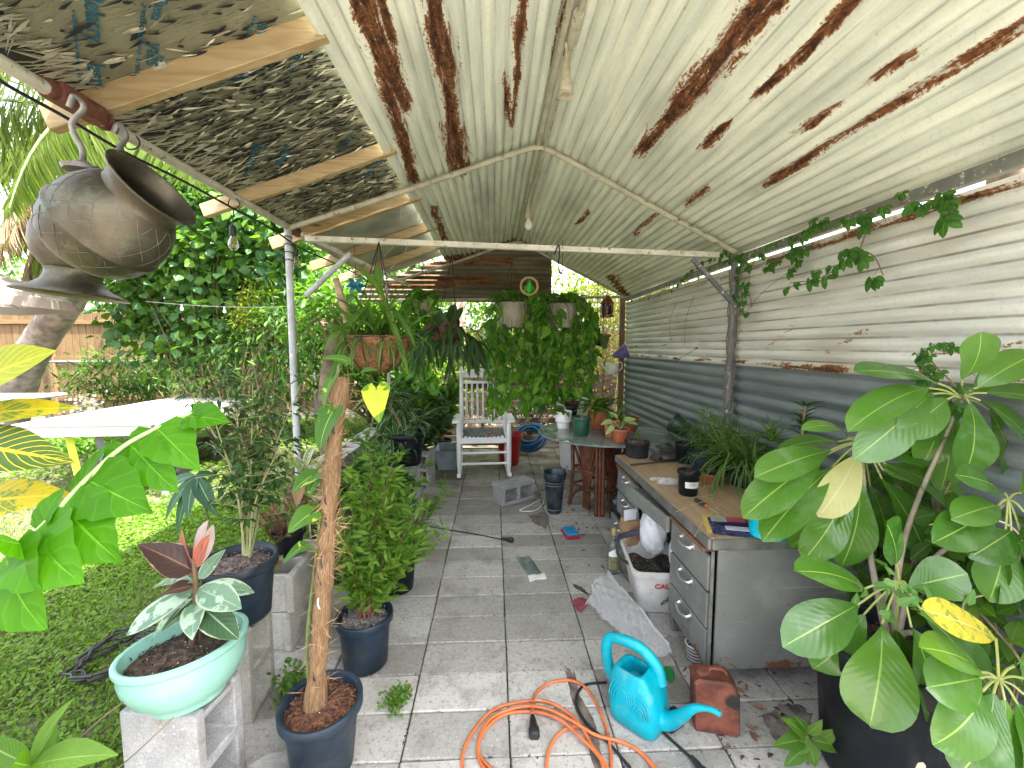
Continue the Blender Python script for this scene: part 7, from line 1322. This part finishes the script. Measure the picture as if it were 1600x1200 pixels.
dpart('corner_strip', M_EDGE, ((PX0-.004, DY0+.008, .345), (.014, .010, .58)), ch=.003)
# centre drawer, pulled askew
y0, y1 = DY0+.43, DY1-.475; mb = MB(); rot = Matrix.Rotation(R(5), 3, 'Z'); mb.box((PX0-.05, (y0+y1)/2, DZ-.115), (.02, y1-y0+.05, .085), rot, ch=.004); cd = mb.build('drawer', M_DESK, dk); cd['label'] = 'centre drawer hanging slightly open'
mb = MB(); mb.box((PX0+.10, (y0+y1)/2, DZ-.118), (.28, y1-y0-.02, .06), rot, ch=.003); mb.build('drawer_tray', M_DESK, cd); mb = MB(); mb.box((PX0-.062, (y0+y1)/2+.10, DZ-.11), (.004, .02, .03), rot); mb.build('lock', M_ALU, cd)
dpart('modesty_panel', M_DESK, ((DX1-.04, (y0+y1)/2, .40), (.01, y1-y0-.01, .42)), ch=.002)

# ================================================================== things on the desk
def dp(px, py): p = PZ(px, py, DZ+.002); return V(p.x, p.y, DZ+.002)
p = dp(995, 713); t = pot('grow_bag', 'black fabric grow bag with a tiny seedling at the far end of the desk', 'grow bag', p, .088, .078, .115, plain('black_fabric', (.012, .012, .013), .75, var=.4, vs=12, bump=.6, bs=30), soilmat('reddish_mix', (.07, .04, .035), (.19, .12, .10), .66), lip=.003, soil_z=.9)
mb = MB(); mb.tube([p+V(.005, 0, .1), p+V(.006, 0, .15)], .0018, 4); [mb.leaf(p+V(.006, 0, .148), V(math.cos(a), math.sin(a)*.6-.3, .9), V(0, -.6, .8), .036, .026, droop=.5, nseg=5, shape='heart') for a in (0, 2, 3.6, 5)]; mb.build('seedling', L_FRESH, t)
def glove():
    t = thing('work_gloves', 'pair of crumpled black work gloves behind the grow bag on the desk', 'gloves', dp(1060, 720)); c = dp(1050, 722); 
    mb = MB(); mb.sheet(crumple(c+V(0, .04, .030), (.10, .06, .028), seed=8, amp=.2), 24, 14); mb.build('glove', M_BLK, t, ang=0); mb = MB(); mb.sheet(crumple(c+V(.05, .10, .05), (.10, .05, .03), seed=11, amp=.25), 24, 14)
    for k in range(5): mb.tube(bez([c+V(-.05, .02+k*.018, .03), c+V(-.10, -.01+k*.022, .035), c+V(-.145+.012*abs(k-2), -.02+k*.024, .018)], 4), .010, 7)
    mb.build('glove', M_BLK, t)
glove(); mb = MB(); mb.tube([dp(985, 728)+V(0, 0, .008), dp(1050, 722)+V(0, 0, .012)], .006, 6); tag(mb.build('dark_rod', plain('bronze_rod', (.09, .07, .06), .45, .5)), 'thin dark rod lying between the grow bag and the gloves', 'rod')
mb = MB(); mb.sheet(crumple(dp(1043, 757)+V(0, 0, .018), (.06, .04, .02), seed=21, amp=.35), 26, 16); mb.sheet(crumple(dp(1028, 751)+V(0, 0, .010), (.05, .025, .012), seed=22, amp=.35), 22, 12); tag(mb.build('cellophane', M_FILM, ang=0), 'crumpled clear cellophane on the desk beside the labelled black pot', 'wrapper')
p = dp(1075, 772); t = pot('plant_pot', 'tall black pot with a white label near the middle of the desk', 'plant pot', p, .056, .048, .135, M_BPOT, M_SOILD, lip=.004); lbm = plain('label_paper', (.70, .69, .66), .6, var=.05)
mb = MB(); mb.sheet(lambda u, v: p+V((.0525+.002*v)*math.sin(-.75+u*1.5), -(.0525+.002*v)*math.cos(-.75+u*1.5), .048+v*.034), 10, 2); mb.build('label', lbm, t); M_GREYI = plain('grey_print', (.2, .2, .2), .6); mb = MB()
for k in range(9): a = -.30+.07*k; mb.tube([p+V(.0553*math.sin(a), -.0553*math.cos(a), .062), p+V(.0553*math.sin(a), -.0553*math.cos(a), .078)], .0006 if k % 3 else .0012, 3)
mb.build('barcode', M_GREYI, t)
pot('plant_pot', 'wide dark blue pot of soil behind the labelled black pot on the desk', 'plant pot', dp(1105, 745)+V(.03, .10, 0), .10, .08, .13, M_NURS, M_SOILD, lip=.006)
pot('plant_pot', 'empty black pot standing behind the labelled pot near the gloves', 'plant pot', dp(1078, 730)+V(.02, .12, 0), .065, .055, .14, M_BPOT, None, lip=.004)
pot('plant_pot', 'empty dark green pot tipped on its side against the wall', 'plant pot', dp(1085, 697)+V(.08, .30, .06), .09, .07, .15, plain('deep_green_plastic', (.03, .06, .035), .4), None, lip=.005, rot=Matrix.Rotation(R(-62), 4, V(.8, .9, 0)))
p = dp(1110, 752)+V(.0, -.01, 0); t = pot('potted_seedling', 'low red tray pot with two small heart leaves beside the labelled pot', 'potted plant', p, .075, .06, .06, M_TERRA, M_SOILD, lip=.004); mb = MB()
for tx, ty in ((1092, 748), (1108, 752), (1118, 765), (1100, 738)): e = PY(tx, ty, p.y-.03); b = p+V(0, 0, .05); mb.tube([b, e], .0015, 4); mb.leaf(e, V(random.gauss(-.5, .3), -.4, -.2), V(0, -.6, .8), .045, .028, droop=.4, nseg=5, shape='heart')
mb.build('foliage', L_FRESH, t)
# spider plants filling the back of the desk
for (px, py), n, L_, lb, dy in (((1150, 770), 130, .42, 'big grassy spider plant arching over the near half of the desk', .0), ((1195, 740), 90, .36, 'spider plant with a bright upright tuft behind the turquoise scoop', .05), ((1130, 725), 70, .34, 'finer grassy plant at the back of the desk by the post', .12)):
    p = dp(px, py)+V(.12, .12+dy, 0); p.x = min(p.x, 1.6); t = pot('spider_plant', lb, 'potted plant', p, .095, .075, .14, M_NURS, M_SOILD, lip=.006); mb = MB()
    c = p+V(0, 0, .13); grassy(mb, c, n, L_, .010, lo=.1, hi=1.5, droop=(1.2, 2.6), spread=.045); grassy(mb, c, n//3, L_*1.1, .011, lo=.3, hi=1.2, droop=(1.6, 2.8), spread=.04, az=(PI*.9, PI*1.75))
    mb.build('foliage', L_GRASSY, t)
for (px, py, dz, n) in ((1205, 690, .0, 26), (1175, 735, .0, 18)):
    c = PY(px, py, 2.22); mb = MB(); grassy(mb, c, n, .22, .018, lo=.3, hi=1.5, droop=(.4, 1.6), spread=.01); mb.build('plantlet', L_GRASSY, t)
mb = MB()
for pix in (((1085, 838), (1100, 815), (1120, 795), (1128, 786)), ((1055, 800), (1080, 790), (1110, 780), (1135, 770)), ((1060, 780), (1090, 776), (1120, 772))): mb.tube(bez([PZ(*q, DZ+.03) for q in pix], 6), .0016, 4)
mb.build('runner', plain('straw_runner', (.42, .38, .18), .6), t)
p = dp(1160, 720)+V(.12, .20, 0); t = pot('potted_herb', 'wispy pale-stemmed herb in a black pot at the back of the desk', 'potted plant', V(1.50, 2.62, DZ+.002), .07, .055, .12, M_BPOT, M_SOILD, lip=.004); b = V(1.50, 2.62, DZ+.11); leafy(t, [(b, b+V(random.gauss(-.05, .09), random.gauss(0, .08), random.uniform(.12, .30))) for _ in range(16)], .03, .007, L_FRESH, plain('pale_twig', (.42, .42, .26), .6), per=6, r0=.002)
p = V(1.55, 2.03, DZ+.002); t = pot('potted_dragon_plant', 'spiky upright dragon plant in a black pot against the grey wall sheet', 'potted plant', p, .075, .06, .13, M_BPOT, M_SOILD, lip=.005); mb = MB(); sm = MB(); b = p+V(0, 0, .11); tp_ = b+V(.01, .0, .40); sm.tube([b, tp_], .008, 6); sm.build('stem', M_STEM, t)
for i in range(70): u = random.random()**.8; a = random.uniform(0, 2*PI); q = b.lerp(tp_, .15+.85*u); mb.leaf(q, V(math.cos(a), math.sin(a), .5+.9*u), V(0, 0, 1), random.uniform(.07, .13), .015, droop=random.uniform(.6, 1.5), nseg=6, shape='lance', fold=.5)
mb.build('foliage', L_DARK, t)
# tool packet, yellow card, screwdriver, scoop
q = [dp(*a) for a in ((1097, 806), (1160, 803), (1172, 833), (1108, 838))]
def slab(px, h, mat, name, label, cat, dz=0.0):
    q = [dp(*a)+V(0, 0, dz) for a in px]; mb = MB(); mb.poly(q, (0, 0, h)); o = mb.build(name, mat, smooth=False); return tag(o, label, cat)
slab([(1096, 806), (1128, 805), (1134, 834), (1106, 833)], .002, plain('yellow_paper', (.62, .46, .10), .7), 'yellow_card', 'yellow card lying under the blue tool packet on the desk', 'card')
t = thing('tool_packet', 'blue clear-front packet of tools lying near the corner of the desk', 'packet', dp(1138, 822)); qq = [dp(*a)+V(0, 0, .003) for a in ((1104, 808), (1166, 811), (1178, 841), (1114, 835))]
def on_packet(u, v, z): return (qq[0]*(1-u)+qq[1]*u)*(1-v)+(qq[3]*(1-u)+qq[2]*u)*v+V(0, 0, z)
mb = MB(); mb.sheet(lambda u, v: on_packet(u, v, .010*(1-(2*u-1)**6)*(1-(2*v-1)**6)+.0015*math.sin(u*20+v*8)), 18, 12); mb.build('packet', plain('blue_packet', (.016, .022, .13), .2, var=.3, vs=20, coat=.6), t)
for (u0, u1, v0, v1), m in (((.06, .45, .14, .42), plain('silver_tool', (.6, .6, .64), .3, .5)), ((.46, .92, .14, .40), plain('red_tool', (.42, .06, .10), .4)), ((.05, .95, .48, .56), plain('navy_bar', (.01, .012, .05), .4)), ((.35, .92, .66, .86), plain('glossy_print', (.55, .55, .66), .3))):
    mb = MB(); mb.poly([on_packet(u, v, .0115) for u, v in ((u0, v0), (u1, v0), (u1, v1), (u0, v1))], (0, 0, .002)); mb.build('printed_panel', m, t)
t = thing('screwdriver', 'screwdriver with an orange collar lying behind the blue packet', 'screwdriver', dp(1090, 790)); a, b = dp(1087, 784)+V(0, 0, .012), dp(1103, 793)+V(0, 0, .010); mb = MB(); mb.tube([a, a.lerp(b, .5), b], [.011, .013, .010], 8); mb.build('grip', M_BLK, t); mb = MB(); mb.tube([b, b+(b-a)*.25], .009, 8); mb.build('collar', plain('orange_collar', (.6, .16, .03), .4), t); mb = MB(); mb.tube([b+(b-a)*.25, b+(b-a)*1.8-V(0, 0, .006)], .003, 6); mb.build('shaft', M_ALU, t)
M_AQUA = plain('aqua_plastic', (.0, .40, .56), .3, var=.05); p = dp(1210, 846); t = thing('plastic_tub', 'bright aqua rounded plastic tub half hidden behind the schefflera leaf', 'tub', p); mb = MB()
mb.lathe([(0, 0), (.068, 0), (.076, .006), (.071, .022), (.073, .034), (.066, .085), (.058, .12), (.054, .12), (.056, .08), (.06, .03), (0, .02)], p+V(.01, .06, 0), 30); mb.build('tub', M_AQUA, t); mb = MB(); mb.tube(bez([p+V(-.03, .03, .10), p+V(-.03, .02, .135), p+V(.03, .06, .16), p+V(.06, .09, .11)], 6), .005, 6); mb.build('handle', M_AQUA, t)

# ================================================================== umbrella tree in a tall black pot
p = V(1.345, 1.30, 0); t = pot('umbrella_tree', 'big umbrella tree with glossy finger leaves in a tall black pot at the right', 'potted plant', p, .205, .165, .50, M_BPOT, M_SOILD, soil_z=.9, lip=.012)
L_SCH = leafmat('umbrella_leaf', (.04, .135, .012), (.12, .26, .038), vein=(.30, .44, .09), vw=.012, rough=.22, trans=.25, spec=.65, side=12, nvein=.02, bump=.09, blotch=(.12, .22, .07), bl=(.48, .70), bs=9); L_SCY = leafmat('yellowing_leaf', (.56, .54, .22), (.62, .58, .26), vein=(.66, .62, .38), vw=.016, rough=.35, trans=.35, side=12, nvein=.15); L_SCZ = leafmat('yellow_spotted_leaf', (.55, .44, .04), (.62, .50, .06), vein=(.62, .56, .2), rough=.3, trans=.35, side=12, blotch=(.25, .27, .05), bl=(.5, .6), bs=40); M_PET = plain('leaf_stalk', (.36, .40, .13), .4, var=.1)
hubs = {'A': (1502, 622, 1.38), 'B': (1346, 690, 1.50), 'C': (1405, 908, 1.22), 'D': (1560, 1062, 1.02), 'E': (1575, 780, 1.25)}
tr0 = p+V(.02, 0, .42); top = V(1.42, 1.42, .80); tk = MB()
for k, h in hubs.items():
    q = PY(*h); tk.tube(bez([tr0, tr0.lerp(q, .35)+V(0, .05, .08), q-V(0, 0, .01)], 6), [.013-.008*i/12 for i in range(13)], 8)
tk.build('trunk', plain('grey_trunk', (.36, .30, .23), .8, var=.25, vs=14), t)
whorl = {k: MB() for k in hubs}
def sch(hub, b, tp_, W, nr=(-.1, -.75, .75), mi=0, droop=.55, dyb=-.04, dyt=-.10, wave=.034):
    fo = whorl[hub]; H = PY(*hubs[hub]); Y = hubs[hub][2]; B = PY(b[0], b[1], Y+dyb); fo.tube(bez([H, H.lerp(B, .5)+V(0, 0, .008), B], 5), .0032, 6, True, mi=3)
    leafpx(fo, (b[0], b[1], Y+dyb), (tp_[0], tp_[1], Y+dyt), W*1.25, nr, droop*random.uniform(.6, 1.7), 'obov', nseg=14, mi=mi, fold=random.uniform(.02, .2), wave=wave, twist=random.gauss(0, .3))
for b, tp_, W, nr in (((1466, 599), (1335, 578), .092, (0, -.5, .9)), ((1503, 594), (1532, 520), .115, (.1, -.9, .3)), ((1528, 605), (1622, 545), .105, (.2, -.6, .8)), ((1542, 614), (1640, 628), .10, (.2, -.6, .9)), ((1532, 626), (1622, 708), .105, (.3, -.8, .7)), ((1515, 630), (1511, 744), .125, (0, -.95, .6)), ((1480, 624), (1408, 682), .095, (-.2, -.8, .7)), ((1450, 606), (1322, 668), .10, (-.1, -.6, .9)), ((1456, 615), (1340, 722), .115, (-.2, -.7, .8))): sch('A', b, tp_, W, nr)
for b, tp_, W, nr, mi, dr in (((1325, 684), (1254, 668), .055, (0, -.5, .9), 0, .8), ((1298, 703), (1180, 745), .105, (-.1, -.6, .9), 0, .5), ((1285, 714), (1161, 808), .12, (-.2, -.6, .9), 0, .5), ((1300, 730), (1188, 842), .12, (-.2, -.6, .9), 0, .5), ((1340, 710), (1280, 808), .105, (-.3, -.9, .3), 1, .4), ((1344, 754), (1318, 888), .135, (0, -.95, .5), 0, .5), ((1378, 748), (1446, 868), .125, (.2, -.9, .6), 0, .5), ((1384, 725), (1512, 786), .12, (.1, -.7, .8), 0, .5), ((1370, 688), (1486, 676), .075, (0, -.6, .8), 0, .5), ((1378, 706), (1455, 712), .10, (0, -.5, .9), 0, .7), ((1325, 760), (1262, 880), .12, (-.2, -.8, .5), 0, .5), ((1380, 735), (1460, 775), .10, (0, -.6, .9), 0, .6)): sch('B', b, tp_, W, nr, mi, dr)
for b, tp_, W, nr, mi, dr in (((1350, 920), (1240, 884), .095, (0, -.6, .8), 0, .5), ((1340, 945), (1224, 1010), .115, (-.1, -.7, .8), 0, .5), ((1378, 975), (1350, 1132), .155, (0, -.95, .55), 0, .5), ((1424, 980), (1462, 1128), .14, (.1, -.95, .55), 0, .5), ((1442, 958), (1556, 1090), .12, (.2, -.8, .7), 0, .4), ((1420, 918), (1514, 898), .105, (0, -.6, .9), 0, .5), ((1400, 882), (1386, 815), .115, (0, -.9, .5), 0, .5)): sch('C', b, tp_, W, nr, mi, dr)
for b, tp_, W, nr, mi, dr in (((1556, 998), (1440, 950), .075, (0, -.7, .7), 2, .3), ((1552, 1084), (1500, 1215), .125, (0, -.9, .6), 0, .5), ((1590, 1100), (1625, 1225), .13, (.1, -.9, .6), 0, .5), ((1530, 1050), (1440, 1010), .08, (0, -.5, .9), 0, .5), ((1600, 1060), (1680, 1040), .11, (0, -.6, .9), 0, .5)): sch('D', b, tp_, W, nr, mi, dr)
for b, tp_, W, nr, mi, dr in (((1560, 790), (1490, 812), .08, (0, -.6, .9), 0, .5), ((1580, 830), (1516, 870), .10, (0, -.7, .8), 0, .5), ((1600, 800), (1660, 860), .11, (.2, -.8, .7), 0, .5), ((1565, 770), (1500, 745), .08, (0, -.5, .9), 0, .5), ((1595, 770), (1650, 740), .1, (0, -.6, .9), 0, .5), ) if False else (((1560, 790), (1490, 812), .08, (0, -.6, .9), 0, .5), ((1580, 830), (1516, 870), .10, (0, -.7, .8), 0, .5), ((1600, 800), (1660, 860), .11, (.2, -.8, .7), 0, .5), ((1565, 770), (1500, 745), .08, (0, -.5, .9), 0, .5), ((1595, 770), (1650, 740), .1, (0, -.6, .9), 0, .5)): sch('E', b, tp_, W, nr, mi, dr)
for b, tp_, W, nr in (((1545, 640), (1590, 760), .11, (.1, -.9, .6)), ((1520, 612), (1580, 585), .09, (.1, -.7, .8)), ((1470, 640), (1440, 730), .10, (-.1, -.9, .5)), ((1490, 640), (1470, 770), .10, (-.1, -.95, .4))): sch('A', b, tp_, W, nr, 0, .5, .03, .02)
for b, tp_, W, nr in (((1320, 770), (1240, 860), .12, (-.2, -.9, .5)), ((1360, 760), (1385, 850), .11, (.1, -.95, .4)), ((1310, 690), (1215, 700), .08, (0, -.5, .9)), ((1395, 745), (1480, 830), .11, (.2, -.9, .6))): sch('B', b, tp_, W, nr, 0, .5, .06, .08)
for b, tp_, W, nr in (((1400, 985), (1405, 1080), .12, (0, -.95, .4)), ((1350, 960), (1275, 1050), .11, (-.2, -.9, .6)), ((1440, 940), (1530, 1010), .11, (.2, -.8, .7))): sch('C', b, tp_, W, nr, 0, .5, .05, .06)
for b, tp_, W, nr in (((1570, 1095), (1560, 1230), .14, (.1, -.95, .5)), ((1535, 1080), (1465, 1170), .12, (-.1, -.9, .6)), ((1600, 1085), (1690, 1150), .13, (.2, -.8, .7)), ((1585, 1040), (1640, 960), .11, (.1, -.8, .6)), ((1530, 1060), (1450, 1075), .10, (-.1, -.7, .8))): sch('D', b, tp_, W, nr, 0, .5)
for b, tp_, W, nr in (((1570, 840), (1545, 940), .12, (0, -.95, .5)), ((1595, 835), (1620, 960), .13, (.1, -.95, .5)), ((1550, 800), (1460, 850), .10, (-.1, -.7, .8))): sch('E', b, tp_, W, nr, 0, .5)
for k in hubs: whorl[k].build('leaf_whorl', [L_SCH, L_SCY, L_SCZ, M_PET], t)
mb = MB(); c = PY(1405, 925, 1.16)
for i in range(26): d = rnd_dir(-.2, 1); mb.leaf(c+V(random.gauss(0, .05), random.gauss(0, .04), random.gauss(-.02, .05)), d, V(0, -.6, .8), random.uniform(.03, .05), random.uniform(.025, .035), droop=.4, nseg=5, shape='heart')
mb.build('young_foliage', leafmat('young_leaf', (.10, .24, .06), (.16, .32, .09), vein=(.3, .4, .16), trans=.3, rough=.35), t)
p = V(1.33, 1.12, 0); t = thing('umbrella_tree', 'bare pale curved trunk with a few large leaves in front of the tall black pot', 'tree', PZ(1440, 1290)); q = PZ(1437, 1290); t.location = q
mb = MB(); mb.tube(bez([q, PY(1434, 1200, q.y), PY(1438, 1150, q.y+.02), PY(1452, 1105, q.y+.06), PY(1470, 1050, q.y+.12), PY(1480, 1000, q.y+.2)], 6), [.021-.009*i/30 for i in range(31)], 10); mb.build('trunk', plain('pale_trunk', (.50, .43, .33), .8, var=.2, vs=16, bump=.4), t)
mb = MB(); c = PY(1480, 1000, q.y+.2)
for tp_, W in (((1530, 1080, q.y+.1), .1), ((1570, 1140, q.y+.15), .11), ((1600, 960, q.y+.3), .1), ((1480, 1120, q.y+.25), .1)): leafpx(mb, (1500, 1010, q.y+.2), tp_, W, (0, -.6, .8), .5, 'obov', nseg=9, fold=.1)
mb.build('foliage', L_SCH, t)
# wild vine behind the umbrella tree, with a bare twining stem
t = thing('wall_vine', 'leafy green vine growing along the grey wall sheet behind the umbrella tree', 'vine', (1.7, 1.5, 0)); mb = MB(); n_ = 420; P = np.stack([RNG.uniform(1.52, 1.76, n_), RNG.uniform(1.15, 2.0, n_), RNG.uniform(.35, 1.0, n_)**1.0], 1)
mb.leaves(P, RNG.normal(0, .6, (n_, 3))+[-.4, -.2, -.5], RNG.normal(0, .4, (n_, 3))+[-.5, -.3, .7], RNG.uniform(.05, .11, n_), RNG.uniform(.035, .07, n_)); mb.build('foliage', L_MID, t); mb = MB()
for k in range(22): a = V(1.7, random.uniform(1.15, 2), 0); mb.tube(bez([a, a+V(random.uniform(-.1, .0), random.gauss(0, .1), .5), a+V(random.uniform(-.15, 0), random.gauss(0, .15), random.uniform(.7, 1.05))], 5), .004, 5)
mb.build('stem', M_STEM, t)
mb = MB(); mb.tube(bez([PY(1458, 848, 1.3), PY(1478, 822, 1.28), PY(1525, 808, 1.26), PY(1575, 820, 1.22), PY(1597, 850, 1.2), PY(1580, 900, 1.18), PY(1540, 928, 1.2), PY(1505, 947, 1.22), PY(1525, 1040, 1.15), PY(1560, 1130, 1.1)], 8), .0028, 6); mb.tube(bez([PY(1452, 820, 1.3), PY(1500, 812, 1.28), PY(1540, 808, 1.25)], 6), .0022, 5); mb.build('bare_stem', plain('tan_stem', (.55, .47, .34), .6), t)
vm, t2 = MB(), None
t = thing('creeper_vine', 'small dark creeper on the wall seam above the umbrella tree', 'vine', (1.78, 1.75, 1.3)); sm, fo = MB(), MB()
vine([PX(1520, 640, xx), PX(1490, 600, xx), PX(1460, 570, xx), PX(1450, 545, xx), PX(1490, 535, xx)], 2, .035); vine([PX(1500, 620, xx), PX(1470, 600, xx), PX(1440, 575, xx)], 2, .035); sm.build('stem', M_STEM, t); fo.build('foliage', L_CREEP, t)
# little bright plant at the bottom
p = PZ(1262, 1195); t = thing('seedling_plant', 'small bright green leafy plant on the paving at the bottom right', 'plant', p); mb = MB(); sm = MB(); Y = p.y
hub = PY(1262, 1150, Y-.02); sm.tube(bez([p, p.lerp(hub, .5)+V(.01, 0, 0), hub], 5), .004, 6); sm.build('stem', M_GSTEM, t)
for b, tp_, W, nr in (((1258, 1148), (1222, 1122), .05, (0, -.7, .7)), ((1262, 1146), (1285, 1125), .04, (0, -.7, .7)), ((1256, 1155), (1208, 1165), .055, (0, -.6, .8)), ((1268, 1155), (1322, 1172), .055, (.1, -.6, .8)), ((1285, 1155), (1308, 1140), .04, (0, -.6, .8)), ((1262, 1160), (1275, 1200), .055, (0, -.8, .6)), ((1258, 1165), (1225, 1198), .05, (0, -.7, .7)), ((1262, 1145), (1240, 1118), .035, (0, -.7, .6)), ((1262, 1150), (1250, 1180), .04, (0, -.8, .6))): leafpx(mb, (*b, Y-.02), (*tp_, Y-.05), W, nr, .5, 'ovate', nseg=8, fold=.2, wave=.02)
mb.build('foliage', L_FRESH, t)
